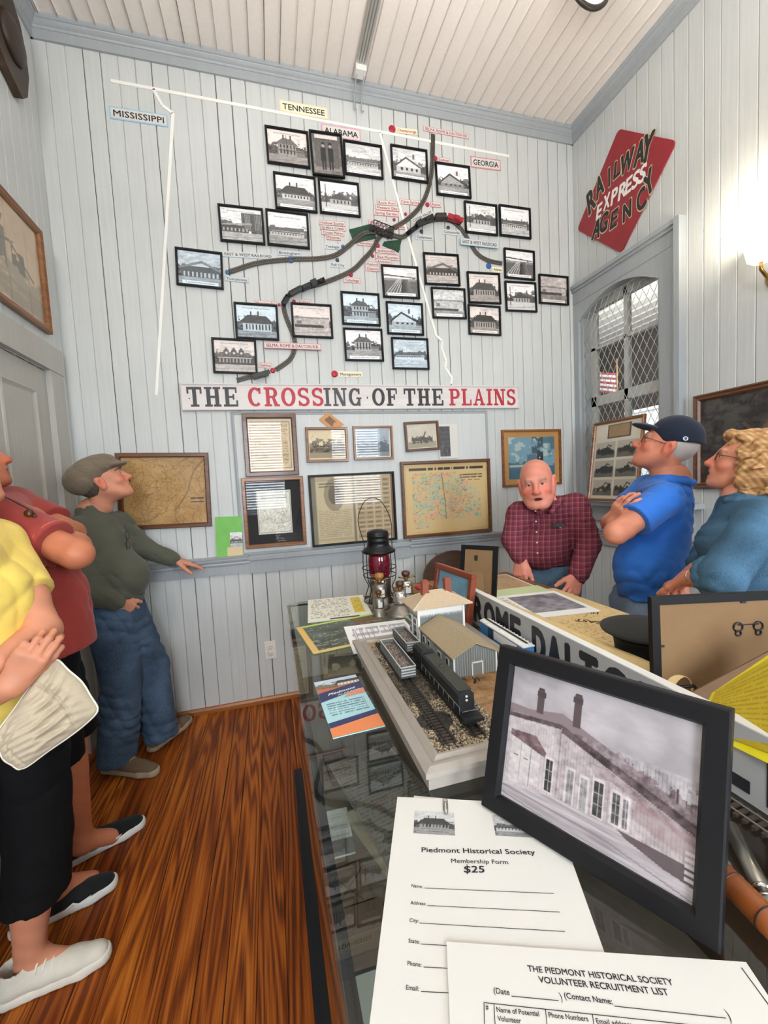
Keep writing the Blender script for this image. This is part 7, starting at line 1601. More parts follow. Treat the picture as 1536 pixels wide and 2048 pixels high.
def skin_paint(V, base, H=None, extra=(), brow=None, stub=0.0, lip=(.62, .33, .30), blush=.5):
    r = np.random.default_rng(1); c = np.tile(np.array(base, float), (len(V), 1))
    n = np.sin(V[:, 0] * 61 + V[:, 2] * 47) * np.sin(V[:, 1] * 53 + V[:, 2] * 71); c *= (1 + .035 * n)[:, None]
    def blob(m, col, a): c[:] = c * (1 - (m * a)[:, None]) + np.array(col) * (m * a)[:, None]
    if H is not None:
        L = H.loc(V); g = lambda x, y, z, rx, ry, rz: np.exp(-(((L[:, 0] - x) / rx) ** 2 + ((L[:, 1] - y) / ry) ** 2 + ((L[:, 2] - z) / rz) ** 2))
        red = np.array(base) * np.array((1.04, .72, .68))
        for s_ in (-1, 1): blob(g(s_ * .045, .075, -.035, .026, .03, .022), red, blush); blob(g(s_ * .085, -.008, -.01, .014, .03, .04), red, .6)
        blob(g(0, .115, -.036, .018, .02, .018), red, .7); blob(g(0, .094, -.070, .024, .014, .0095), lip, .75)
        if stub: blob(g(0, .06, -.085, .06, .06, .04), np.array(base) * .78, stub)
        if brow is not None:
            for s_ in (-1, 1): blob(((np.abs(L[:, 0] - s_ * .032) < .019) & (np.abs(L[:, 2] - .0225 + 8 * (L[:, 0] - s_ * .030) ** 2) < .0042) & (L[:, 1] > .06)).astype(float), brow, .8)
    return np.clip(c, 0, 1)
M_SKIN = vcol_mat('skin', .5, sss=.12, bump=.12, bscale=260, spec=.4)
M_EYE = mat('eye_white', '#ded8d0', .15); M_IRIS = mat('eye_iris', '#2d3238', .15)
def eyes(H, parent, look=(0, 1, 0)):
    for s_ in (-1, 1):
        mb = MB(); c = H.p(s_ * .031, .0770, .0005); R = np.stack([H.r, H.u, H.f], 1); r = .0136 * H.k
        mb.lathe([(max(1e-4, r * math.sin(a)), -r * math.cos(a)) for a in np.linspace(.01, math.pi - .01, 10)], 16, c, R); mb.cur = 1
        mb.lathe([(max(1e-4, .0062 * H.k * math.sin(a)), r * .90 + .0026 * H.k * -math.cos(a)) for a in np.linspace(math.pi / 2, math.pi - .01, 5)], 14, c, R); mb.build('eye', [M_EYE, M_IRIS], parent)
def hand_sdf(S, wrist, d, back, side, curl=(.25, .3, .3, .35), spread=.10, sc=1.0, thumb=(.55, .25), wr=.028):
    """d = direction of the fingers, back = out of the back of the hand, side = +1 if the thumb lies towards d x back"""
    d = unit(d); n = np.array(back, float); n = unit(n - d * n.dot(d)); s = np.cross(d, n) * side; w = np.array(wrist, float); k = sc
    for a, b in ((.030, .027), (.010, .009), (-.010, -.009), (-.028, -.026)): S.cone(w + s * a * .55 * k, w + d * .082 * k + s * b * k, .0145 * k, .0125 * k, .014 * k)
    lens = ((.040, .025, .020), (.045, .029, .021), (.041, .027, .021), (.032, .020, .018))
    for i in range(4):
        off = (.030, .010, -.010, -.028)[i]; p0 = w + d * (.082, .087, .083, .074)[i] * k + s * off * k; dd = unit(d + s * spread * (1.2, .35, -.4, -1.3)[i]); c = curl[i]; q = p0 - d * .02 * k; S.cone(q, p0, .0105 * k, .0105 * k, .008 * k)
        a = c * .8; r0 = .0098 * k
        for j in range(3):
            dj = dd * math.cos(a) - n * math.sin(a); p1 = p0 + dj * lens[i][j] * k * (.94 if i == 3 else 1); S.cone(p0, p1, r0, r0 * .9, .005 * k); p0 = p1; r0 *= .9; a += c * 1.25
    t0 = w + d * .020 * k + s * .024 * k - n * .006 * k; td = unit(d * math.cos(thumb[0]) + s * math.sin(thumb[0]) - n * thumb[1]); t1 = t0 + td * .042 * k; td2 = unit(td + d * .35 - n * thumb[1] * .4); t2 = t1 + td2 * .032 * k; t3 = t2 + unit(td2 + d * .2) * .024 * k
    S.chain([t0, t1, t2, t3], [.015 * k, .0125 * k, .0112 * k, .0095 * k], .010 * k); return S
def cloth_mat(name, c, rough=.85, bump=.25, bscale=700, noise=.06, nscale=18, sheen=.15): return mat(name, c, rough, 0, noise, nscale, bump, bscale, .2, sheen=sheen)
def denim(name, c):
    if name in MATS: return MATS[name]
    m = bpy.data.materials.new(name); m.use_nodes = True; t = NT(m); b = t.n['Principled BSDF']; tc = t.add('ShaderNodeTexCoord')
    n1 = t.add('ShaderNodeTexNoise', {'Vector': tc.outputs['Object'], 'Scale': 7.0, 'Detail': 5.0}); mp = t.add('ShaderNodeMapping', {'Vector': tc.outputs['Object'], 'Scale': (900, 900, 90)}); n2 = t.add('ShaderNodeTexNoise', {'Vector': mp.outputs[0], 'Scale': 1.0, 'Detail': 2.0})
    k = lin(c); dk = '#%02x%02x%02x' % tuple(int(int(c[1 + 2 * i:3 + 2 * i], 16) * .72) for i in range(3)); lt = '#%02x%02x%02x' % tuple(min(255, int(int(c[1 + 2 * i:3 + 2 * i], 16) * 1.22)) for i in range(3))
    ad = t.add('ShaderNodeMath', {0: n1.outputs[0], 1: n2.outputs[0]}, operation='ADD'); hf = t.add('ShaderNodeMath', {0: ad.outputs[0], 1: .5}, operation='MULTIPLY')
    t.t.links.new(t.ramp(hf.outputs[0], [(.36, dk), (.5, c), (.64, lt)]), b.inputs['Base Color']); b.inputs['Roughness'].default_value = .9; b.inputs['Specular IOR Level'].default_value = .15
    bp = t.add('ShaderNodeBump', {'Height': n2.outputs[0], 'Strength': .3, 'Distance': .001}); t.t.links.new(bp.outputs[0], b.inputs['Normal']); MATS[name] = m; return m
def garment(name, S, h, m, parent, label=None): V, Q = S.mesh(h); return np_mesh(name, V, Q, m, parent, None, label)
def person(label, parts, col): V, Q = join(parts); return tag(np_mesh('person', V, Q, M_SKIN, None, col(V)), label, 'person')
def shoe(name, heel, toe, m, sole_m, parent, hgt=.055, w=.046, laces=None, up=EZ, sole_h=.024, collar=None, label=None):
    heel = np.array(heel, float); toe = np.array(toe, float); d = toe - heel; L = np.linalg.norm(d); d /= L; s = np.cross(d, EZ)
    P = lambda t, x, z: heel + d * (t * L) + s * x + EZ * z
    S = SDF(); S.chain([P(.14, 0, .045), P(.40, 0, .040), P(.68, 0, .034), P(.86, 0, .030)], [.036, .036, .037, .030], .02, (EZ, 1.2)); S.chain([P(.13, 0, .05), P(.16, 0, hgt + .018)], [.036, .035], .015); S.cone(P(.28, 0, .062), P(.56, 0, .044), .026, .024, .02)
    S.cone(P(.17, 0, hgt + .012), P(.17, 0, hgt + .09), .028, .03, .006, 's'); S.cut(P(0, 0, sole_h * .8), -EZ)
    o = garment(name, S, .004, m, parent, label); S = SDF(); S.chain([P(.12, 0, .012), P(.45, 0, .012), P(.72, 0, .013), P(.88, 0, .018)], [.036, .035, .041, .033], .015, (EZ, 1.0)); S.cut(P(0, 0, .002), -EZ); S.cut(P(0, 0, sole_h), EZ + d * -.03); garment('sole', S, .0045, sole_m, o)
    if laces:
        for i in range(5): t = .36 + i * .062; mb = MB(); mb.tube([P(t, -.030, .066 - i * .0045), P(t + .012, -.016, .084 - i * .0065), P(t + .02, 0, .0905 - i * .007), P(t + .012, .016, .084 - i * .0065), P(t, .030, .066 - i * .0045)], .0026, 6); mb.build('lace', laces, o)
    return o
def glasses(H, parent, m, tint=None):
    mb = MB(); p = H.p
    for s_ in (-1, 1):
        mb.tube([p(s_ * .032 + .021 * math.cos(a), .101 - .05 * abs(s_ * .032 + .021 * math.cos(a)) ** 1.2, -.002 + .016 * math.sin(a)) for a in np.linspace(0, 6.283, 21)[:-1]], .0013 * H.k, 6, closed=True); mb.tube([p(s_ * .053, .098, .004), p(s_ * .074, .07, .005), p(s_ * .079, .01, .004), p(s_ * .079, -.02, -.006)], .0013 * H.k, 6)
    mb.tube([p(-.011, .100, .0), p(0, .104, .004), p(.011, .100, 0)], .0013 * H.k, 6); g = mb.build('glasses', m, parent)
    for s_ in (-1, 1): mb = MB(); mb.lathe([(.0195 * H.k, 0), (.0195 * H.k, .0008)], 18, p(s_ * .032, .098, -.002), np.stack([H.r, H.u, H.f], 1)); mb.build('lens', tint or M_GLASS, g)
UP = lambda b, u=.0: unit(b)
at0 = at
SK1 = (.80, .55, .44); SK2 = (.76, .50, .38)
HB = .008      # coarse grid for hidden body and clothes
# ---------------------------------------------------------------- man in the flat cap
def cap_man():
    H = Head(at(204, 962, 2.06), (.86, .26, .42), sc=.98); nk = at(186, 1022, 2.08)
    rs, ls = at(152, 1066, 1.97), at(236, 1052, 2.20); ch, be, pv = at(200, 1095, 2.09), at(222, 1160, 2.08), at(228, 1215, 2.09)
    re, rw = at(172, 1185, 1.90), at(236, 1204, 1.97); le, lw = at(286, 1096, 2.26), at(348, 1120, 2.33); lat = unit(rs - ls)
    rh, lh = at(222, 1235, 2.03), at(250, 1228, 2.14); rk, lk = at(246, 1372, 2.00), at(288, 1345, 2.17); ra, la = np.array((.215, -.425, .085)), np.array((.375, -.265, .085)); rk = (rh + ra) / 2 + np.array((.04, -.01, .02)); lk = (lh + la) / 2 + np.array((.04, 0, .03))
    B = SDF(); B.chain([nk, ch, be, pv], [0.070, 0.094, 0.094, 0.090], .03); B.cone(rs, ls, 0.050, None, .03); B.chain([rs, re, rw], [.048, .042, .030], .03); B.chain([ls, le, lw], [.048, .040, .030], .03); B.chain([rh, rk, ra], [.08, .056, .04], .04); B.chain([lh, lk, la], [.08, .056, .04], .04); B.cone(ra, ra + unit((.9, -.45, 0)) * .10 + EZ * -.05, .036, .03); B.cone(la, la + unit((.5, .85, 0)) * .10 + EZ * -.05, .036, .03)
    hs = SDF(); head_sdf(hs, H, nk, .056, ear=1.05, nose=1.1)
    lhd = SDF(); lhd.cone(lw - unit(lw - le) * .05, lw, .028, .026); hand_sdf(lhd, lw, unit(at(390, 1128, 2.425) - lw), (-.1, -.35, 1), 1, (.05, .10, .22, .40), .30, .95, (.9, .35))
    rhd = SDF(); rhd.cone(rw - unit(rw - re) * .05, rw, .028, .026); hand_sdf(rhd, rw, unit(at(262, 1222, 2.03) - rw), (.3, -1, .2), -1, (.5, .6, .7, .8), .05, .92, (.5, .1))
    o = person('man in an olive grey flat cap leaning on the chair rail, looking up left', [B.mesh(HB), hs.mesh(.003), lhd.mesh(.0032), rhd.mesh(.0032)], lambda V: skin_paint(V, SK1, H, brow=(.25, .2, .17), blush=.5))
    eyes(H, o)
    S = SDF(); S.chain([nk + (ch - nk) * .04, nk * .55 + ch * .45, ch, be, at(226, 1190, 2.085)], [.074, .100, .132, .138, .134], .03); S.ell(at(240, 1152, 2.07), (.135, .13, .12), None, .04); S.cone(rs, ls, 0.067, None, .03); S.chain([rs, re, rw - unit(rw - re) * .015], [.068, .062, .044], .035); S.chain([ls, le, lw - unit(lw - le) * .015], [.066, .056, .042], .035)
    S.cone(nk + EZ * .03, nk + EZ * .2 + H.f * .03, .062, .08, .012, 's'); S.folds(.007, 70, [(0, .3, 1), (1, 0, .7), (.6, .4, 1)], 3); garment('henley_shirt', S, .006, cloth_mat('olive_shirt', '#55564a'), o)
    T = SDF(); wb = at(229, 1188, 2.085); T.cone(wb, pv, .130, .132, .03); T.chain([rh, rk, ra + np.array((.0, 0, -.01))], [.108, .088, .088], .03); T.chain([lh, lk, la + np.array((0, 0, -.01))], [.104, .085, .084], .03); T.cut(wb + EZ * .012, (0, 0, 1)); T.cut((0, 0, .055), (0, 0, -1)); T.folds(.010, 55, [(.3, 0, 1), (1, .2, .5), (-.4, .3, 1)], 5); garment('jeans', T, .0065, denim('blue_jeans', '#4d6178'), o)
    S = SDF(); S.cone(wb + EZ * -.012, wb + EZ * .012, .134, .134, .02); S.cut(wb + EZ * .014, EZ); S.cut(wb - EZ * .016, -EZ); garment('belt', S, .006, mat('dark_belt', '#1d1814', .5), o)
    SU = cloth_mat('taupe_suede', '#6d5a44', .9); SO = mat('tan_sole', '#a4937a', .7)
    shoe('shoe', (.130, -.385, 0), (.430, -.535, 0), SU, SO, o); shoe('shoe', (.325, -.325, 0), (.490, -.055, 0), SU, SO, o)
    k = H.k; C = SDF(); C.ell(H.p(0, -.018, .066), np.array((.102, .128, .066)) * k, Head(H.o, H.f * .97 + H.u * .10, H.u).R, .02); C.ell(H.p(0, -.062, .030), np.array((.094, .086, .066)) * k, H.R, .03); C.ell(H.p(0, .082, .050), np.array((.078, .066, .017)) * k, Head(H.o, H.f * .95 - H.u * .22, H.u).R, .02); C.ell(H.p(0, .02, -.040), np.array((.088, .112, .062)) * k, H.R, .008, 's'); C.folds(.003, 80, [(1, 0, 1), (0, 1, 1)], 2); garment('flat_cap', C, .0045, cloth_mat('cap_tweed', '#766a59', .9, .4, 500, .12, 120), o)
    Hh = SDF(); Hh.ell(H.p(0, -.016, .020), np.array((.081, .104, .098)) * k, H.R); Hh.cut(H.p(0, 0, .03), H.u); Hh.cut(H.p(0, 0, -.058), H.f * .3 - H.u); Hh.cut(H.p(0, -.020, 0), H.f * .9 - H.u * .35); Hh.folds(.004, 160, [(1, 1, 1), (1, -1, .3)], 8); garment('hair', Hh, .004, mat('grey_brown_hair', '#4d443c', .8, noise=.25, nscale=150), o)
    mu = SDF(); mu.chain([H.p(-.026, .088, -.062), H.p(0, .104, -.052), H.p(.026, .088, -.062)], [.005 * k, .0078 * k, .005 * k], .006); garment('moustache', mu, .0022, mat('moustache_dark', '#3b332d', .9), o)
    mb = MB(); g = at(252, 1062, 1.985)
    for dz in (0, -.045): mb.tube([g + np.array((.004 + .010 * math.cos(a), -.004 - .003 * math.cos(a), dz - .02 + .020 * math.sin(a))) for a in np.linspace(0, 6.28, 17)[:-1]], .0014, 6, closed=True)
    mb.tube([g + np.array((0, 0, .03)), g + np.array((.004, -.004, -.01)), g + np.array((-.004, 0, -.09))], .0016, 6); tag(mb.build('reading_glasses', mat('dark_rim', '#2c241e')), 'dark folded glasses hooked on the neck of the flat-capped man shirt', 'glasses')
cap_man()
# ---------------------------------------------------------------- man in the red tee shirt (cut by the left edge)
def red_man():
    at = lambda x, y, d: at0(x - 15, y, d * 1.05)
    H = Head(at(-58, 922, 1.42), (.82, .30, .28), sc=1.0); nk = at(-40, 1000, 1.44)
    rs, ls = at(18, 1046, 1.28), at(40, 1012, 1.60); ch, be, pv = at(35, 1110, 1.44), at(70, 1210, 1.40), at(75, 1290, 1.41); re = at(168, 1108, 1.27); rw = at(150, 1080, 1.46); le = at(158, 1066, 1.56); lw = at(128, 1056, 1.40)
    ra, la = np.array((.268, -.965, .09)), np.array((.265, -1.155, .09)); rh, lh = at(90, 1310, 1.34), at(95, 1300, 1.47); ra, la = la, ra; rk = (rh + ra) / 2 + np.array((.02, 0, .05)); lk = (lh + la) / 2 + np.array((.03, 0, .05))
    B = SDF(); B.chain([nk, ch, be, pv], [0.075, 0.107, 0.107, 0.098], .03); B.cone(rs, ls, 0.053, None, .03); B.chain([rh, rk], [.08, .062], .04); B.chain([lh, lk], [.08, .062], .04)
    lg = SDF()
    for kn, an in ((rk, ra), (lk, la)): md = kn * .62 + an * .38 + np.array((-.012, 0, 0)); lg.chain([kn, md, an + EZ * .02, an - EZ * .02], [.058, .058, .036, .037], .03); lg.cone(an - EZ * .01, an + np.array((.08, .05, -.055)), .036, .028, .02)
    hs = SDF(); head_sdf(hs, H, nk, .062, jowl=.006)
    am = SDF(); am.chain([rs, re, rw], [.052, .050, .034], .03); am.ell(re * .55 + rw * .45, (.052, .058, .048), None, .04); am.chain([ls, le, lw], [.050, .048, .034], .03); hand_sdf(am, lw, unit(at(84, 1030, 1.36) - lw), (.1, -.35, 1), 1, (.30, .35, .4, .5), .08, 1.0, (.4, .2)); hand_sdf(am, rw, unit(at(120, 1075, 1.58) - rw), (.3, -.2, .9), -1, (.4, .5, .5, .5), .05, 1.0)
    o = person('man in brick red tee shirt and black shorts, arms crossed, cut off at left', [B.mesh(HB), lg.mesh(.005), hs.mesh(.004), am.mesh(.0036)], lambda V: skin_paint(V, (.76, .47, .34), H, stub=.3)); eyes(H, o)
    k = H.k; Hh = SDF(); Hh.ell(H.p(0, -.014, .036), np.array((.0825, .104, .090)) * k, H.R); Hh.cut(H.p(0, 0, -.03), H.f * .45 - H.u); Hh.cut(H.p(0, .075, .055), H.f * .75 - H.u * .66); Hh.folds(.004, 150, [(1, 1, 1), (1, -1, .3)], 8); garment('hair', Hh, .005, mat('short_grey_hair', '#6b6058', .8, noise=.2, nscale=150), o)
    S = SDF(); S.chain([nk + (ch - nk) * .3, ch, be, pv], [.09, .145, .155, .15], .035); S.ell(at(95, 1175, 1.38), (.12, .13, .14), None, .04); S.cone(rs, ls, 0.072, None, .03); S.chain([rs, rs + (re - rs) * .9], [.080, .080], .03, end=(rs + (re - rs) * .70, re - rs)); S.chain([ls, ls + (le - ls) * .9], [.076, .076], .03, end=(ls + (le - ls) * .7, le - ls)); S.cone(at(105, 1200, 1.38), at(125, 1300, 1.38), .125, .125, .03)
    S.cone(nk + EZ * .02, nk + EZ * .2, .068, .08, .012, 's'); S.cut(at(160, 1302, 1.36), (.15, 0, -1)); S.folds(.008, 48, [(.2, 1, .3), (1, .3, -.4), (.8, .2, .5)], 4); garment('tee_shirt', S, .0065, cloth_mat('red_tee', '#a0403a', .85), o)
    q = rs + (re - rs) * .66; d = unit(re - rs); a1 = unit(np.cross(d, EZ)); a2 = np.cross(d, a1); mb = MB(); mb.tube([q + (a1 * math.cos(a) + a2 * math.sin(a)) * .0812 for a in np.linspace(0, 6.283, 33)[:-1]], .0016, 5, closed=True); mb.build('sleeve_stitching', mat('pink_stitch', '#c97a6c', .8), o)
    T = SDF(); T.cone(pv + EZ * .05, pv, .13, .135, .03); 
    for hp, kn in ((rh, rk), (lh, lk)): T.chain([hp, kn * .9 + hp * .1, kn - EZ * .035], [.110, .092, .092], .03)
    zc = min(rk[2], lk[2]) - .015; T.cut((0, 0, zc), -EZ); T.folds(.008, 50, [(.3, 0, 1), (1, .5, .2)], 9); garment('shorts', T, .0065, cloth_mat('black_shorts', '#0e0e10', .9, sheen=0), o)
    SB = cloth_mat('black_knit', '#1d1f1f', .85); SW = mat('white_sole', '#dcd9d2', .6); LC = mat('black_lace', '#141516', .8)
    for heel, toe in (((.170, -.985, 0), (.452, -.838, 0)), ((.150, -1.205, 0), (.432, -1.105, 0))):
        s = shoe('shoe', heel, toe, SB, SW, o, hgt=.062, laces=LC); hp = np.array(heel); d = unit(np.array(toe) - hp); sd = np.cross(d, EZ)
        mb = MB(); P = [hp + d * a + sd * (.0455 - max(0, a - .2) * .05) + EZ * z for a, z in ((.13, .028), (.17, .046), (.185, .034), (.22, .042), (.215, .036), (.19, .028), (.168, .038), (.14, .026))]; mb.add(P + [p_ + sd * .0012 for p_ in P], [tuple(range(8)), tuple(range(8, 16))[::-1]] + [(i, (i + 1) % 8, 8 + (i + 1) % 8, 8 + i) for i in range(8)]); mb.build('side_mark', mat('shoe_mark_white', '#e8e6e2', .5), s)
    mb = MB(); mb.tube(spline([at(-6, 990, 1.38), at(20, 992, 1.27), at(55, 1009, 1.22), at(80, 1023, 1.20), at(88, 1033, 1.20), at(80, 1034, 1.20)], 8), .0022, 6); g = mb.build('sunglasses', mat('dark_rim', '#2c241e')); tag(g, 'dark sunglasses with brown lens hanging on the red tee shirt', 'glasses')
    mb = MB(); c = at(73, 1027, 1.195); mb.lathe([(.013, 0), (.013, .0012)], 18, c, np.array(Matrix.Rotation(1.3, 3, 'X')) @ np.array(Matrix.Rotation(.3, 3, 'Y'))); mb.build('lens', mat('brown_lens', '#4a2a14', .1), g)
red_man()
# ---------------------------------------------------------------- woman in yellow with the quilted pouch (cut by the left edge)
def yellow_woman():
    at = lambda x, y, d: at0(x - 22, y, d)
    rs = at(-60, 1120, 1.02); ls = at(18, 1085, 1.21); nk = at(-70, 1020, 1.14); ch = at(-25, 1180, 1.10); be = at(-20, 1290, 1.08); pv = at(-5, 1440, 1.10)
    le = at(108, 1262, 1.12); lw = at(22, 1322, 1.01); re = at(-70, 1420, .98); rw = at(42, 1372, .985)
    la = np.array((.300, -1.375, .09)); lh = at(70, 1490, 1.13); lk = (lh + la) / 2 + np.array((.03, 0, .03)); ra = la + np.array((-.16, -.22, 0)); rh = lh + np.array((-.10, -.17, 0)); rk = (rh + ra) / 2 + np.array((.03, 0, .03))
    H = Head(at(-80, 945, 1.13), (.9, -.1, .3), sc=.94); hs = SDF(); head_sdf(hs, H, nk, .050)
    B = SDF(); B.chain([nk, ch, be, pv], [0.070, 0.090, 0.090, 0.098], .03); B.cone(rs, ls, 0.043, None, .03); B.chain([lh, lk], [.075, .058], .04); B.chain([rh, rk], [.075, .058], .04)
    lg = SDF()
    for kn, an in ((lk, la), (rk, ra)): lg.chain([kn, kn * .6 + an * .4 + np.array((-.01, 0, 0)), an + EZ * .03, an - EZ * .03], [.055, .054, .037, .037], .03); lg.cone(an - EZ * .02, an + np.array((.10, .0, -.055)), .034, .026, .02)
    am = SDF(); am.chain([ls, le, lw], [.050, .044, .028], .03); am.ell(ls * .35 + le * .65, (.045, .045, .05), None, .03); hand_sdf(am, lw, unit(at(-40, 1340, .97) - lw), (.3, -.6, .8), -1, (.4, .5, .5, .5), .05, .92)
    am2 = SDF(); am2.chain([rs, re, rw], [.050, .044, .030], .03); hand_sdf(am2, rw, unit(at(98, 1292, 1.0) - rw), (.45, -.8, .35), 1, (.50, .55, .62, .75), .03, .95, (.30, .35))
    o = person('woman in yellow tee shirt and black capri pants, folded arms, cut off at left', [B.mesh(HB), lg.mesh(.005), hs.mesh(.005), am.mesh(.0036), am2.mesh(.0032)], lambda V: skin_paint(V, (.80, .54, .42), None))
    k = H.k; Hh = SDF(); Hh.ell(H.p(0, -.014, .036), np.array((.092, .112, .100)) * k, H.R); Hh.cut(H.p(0, 0, -.075), H.f * .45 - H.u); Hh.cut(H.p(0, .075, .055), H.f * .75 - H.u * .66); Hh.folds(.004, 150, [(1, 1, 1), (1, -1, .3)], 8); garment('hair', Hh, .005, mat('ash_blond_hair', '#a08a68', .8, noise=.2, nscale=150), o)
    S = SDF(); S.chain([nk + (ch - nk) * .3, ch, be, pv], [.08, .112, .110, .122], .03); S.ell(at(-12, 1200, 1.08), (.10, .10, .10), None, .04); S.cone(rs, ls, 0.058, None, .03); S.chain([ls, ls + (le - ls) * .9], [.064, .072], .03, end=(ls + (le - ls) * .60, le - ls)); S.chain([rs, rs + (re - rs) * .9], [.066, .070], .03, end=(rs + (re - rs) * .55, re - rs)); S.cone(nk, nk + EZ * .2, .055, .07, .01, 's'); S.cut(at(5, 1535, 1.1), -EZ); S.folds(.006, 45, [(.2, 1, .3), (1, .3, -.6)], 6); garment('tee_shirt', S, .0055, cloth_mat('yellow_tee', '#efd268', .85), o)
    T = SDF(); T.cone(pv + EZ * .06, pv, .115, .125, .03)
    for hp, kn, an in ((lh, lk, la), (rh, rk, ra)): hem = kn * .55 + an * .45; T.chain([hp, kn, hem - EZ * .03], [.100, .078, .078], .03)
    T.cut(lk * .55 + la * .45 - EZ * .01, -EZ); T.folds(.006, 40, [(.3, 0, 1), (1, .5, .2)], 12); garment('capri_pants', T, .0055, cloth_mat('black_capri', '#0d0d0f', .9, sheen=0), o)
    SK = cloth_mat('cream_knit', '#d8d2c4', .85, .5, 500); SO = mat('cream_sole', '#ddd6c8', .6); LC = mat('cream_lace', '#e9e3d2', .8)
    shoe('shoe', (.225, -1.405, 0), (.492, -1.362, 0), SK, SO, o, hgt=.060, laces=LC); shoe('shoe', (.075, -1.63, 0), (.345, -1.585, 0), SK, SO, o, hgt=.06, laces=LC)
    # quilted pouch: a soft cushion spanned between four corners
    c0, c1_, c2_, c3_ = at0(-20, 1480, .96), at0(112, 1308, 1.05), at0(206, 1420, 1.06), at0(38, 1548, .97); N = 90; gu, gv = np.meshgrid(np.linspace(0, 1, N), np.linspace(0, 1, N)); P = (c0 * ((1 - gu) * (1 - gv))[..., None] + c1_ * (gu * (1 - gv))[..., None] + c2_ * (gu * gv)[..., None] + c3_ * ((1 - gu) * gv)[..., None])
    cen_ = (c0 + c1_ + c2_ + c3_) / 4; eu, ev = np.abs(2 * gu - 1), np.abs(2 * gv - 1); P = P + (cen_ - P) * (.10 * eu ** 6 * ev ** 6 + .035 * (1 - ev ** 2) * eu ** 4 * np.sin(gv * 9) + .03 * (1 - eu ** 2) * ev ** 4 * np.sin(gu * 7))[..., None]
    nrm = unit(np.cross(c2_ - c0, c3_ - c1_)); nrm = nrm if nrm.dot(CAM - c0) > 0 else -nrm
    puff = (np.clip(np.sin(math.pi * gu), 0, 1) ** .55 * np.clip(np.sin(math.pi * gv), 0, 1) ** .55); rid = (1 - 2 * np.abs(np.sin(gv * 19 + gu * 5 + 1.5 * np.sin(gu * 6)))) * .0022 * (.5 + .5 * np.sin(gu * 9 + gv * 4)) + np.sin(gu * 31 - gv * 47) * .0006; seam = np.exp(-((gu - .66 - .10 * np.sin(gv * 3)) / .014) ** 2) * .012 + np.exp(-((gu - .10) / .014) ** 2) * .012
    off = puff * (.044 + rid * 4.2) - seam * puff; Vt = (P + nrm * off[..., None]).reshape(-1, 3); Vb = (P - nrm * (puff * .036)[..., None]).reshape(-1, 3); ii = np.arange(N * N).reshape(N, N); q = np.stack([ii[:-1, :-1], ii[:-1, 1:], ii[1:, 1:], ii[1:, :-1]], -1).reshape(-1, 4)
    b = np_mesh('quilted_pouch', np.concatenate([Vt, Vb]), np.concatenate([q, q[:, ::-1] + N * N]), cloth_mat('cream_quilting', '#bcae96', .8, .2, 300)); tag(b, 'cream quilted pouch held under the folded arms of the woman in yellow', 'bag')
    mb = MB(); mb.tube(list(P[0]) + list(P[:, -1]) + list(P[-1, ::-1]) + list(P[::-1, 0]), .0028, 6, closed=True); mb.build('piping', mat('cream_piping', '#e4dccb', .7), b)
yellow_woman()
# ---------------------------------------------------------------- old man in the plaid shirt behind the table
def plaid():
    m = bpy.data.materials.new('maroon_plaid'); m.use_nodes = True; t = NT(m); b = t.n['Principled BSDF']; tc = t.add('ShaderNodeTexCoord'); sp = t.add('ShaderNodeSeparateXYZ', {0: tc.outputs['Object']})
    dx = t.add('ShaderNodeMath', {0: sp.outputs[0], 1: .74}, operation='MULTIPLY'); dy = t.add('ShaderNodeMath', {0: sp.outputs[1], 1: -.67}, operation='MULTIPLY'); u = t.add('ShaderNodeMath', {0: dx.outputs[0], 1: dy.outputs[0]}, operation='ADD')
    def stripes(src, per, duty, ph=0.0): a = t.add('ShaderNodeMath', {0: src, 1: 1 / per}, operation='MULTIPLY'); a2 = t.add('ShaderNodeMath', {0: a.outputs[0], 1: ph}, operation='ADD'); f = t.add('ShaderNodeMath', {0: a2.outputs[0]}, operation='FRACT'); return t.add('ShaderNodeMath', {0: f.outputs[0], 1: duty}, operation='LESS_THAN').outputs[0]
    c = None; base = '#7e3540'
    w1 = t.mix(stripes(u.outputs[0], .026, .42), base, '#5c2630'); w2 = t.mix(stripes(sp.outputs[2], .026, .42), base, '#62303a'); c = t.mix(.5, w1, w2)
    for src, ph, col in ((u.outputs[0], .2, '#b48a90'), (sp.outputs[2], .2, '#b48a90'), (u.outputs[0], .72, '#3a3a52'), (sp.outputs[2], .72, '#3a3a52')): s_ = stripes(src, .026, .075, ph); fm = t.add('ShaderNodeMath', {0: s_, 1: .38}, operation='MULTIPLY'); c = t.mix(fm.outputs[0], c, col)
    t.t.links.new(c, b.inputs['Base Color']); b.inputs['Roughness'].default_value = .85; b.inputs['Specular IOR Level'].default_value = .2; return m
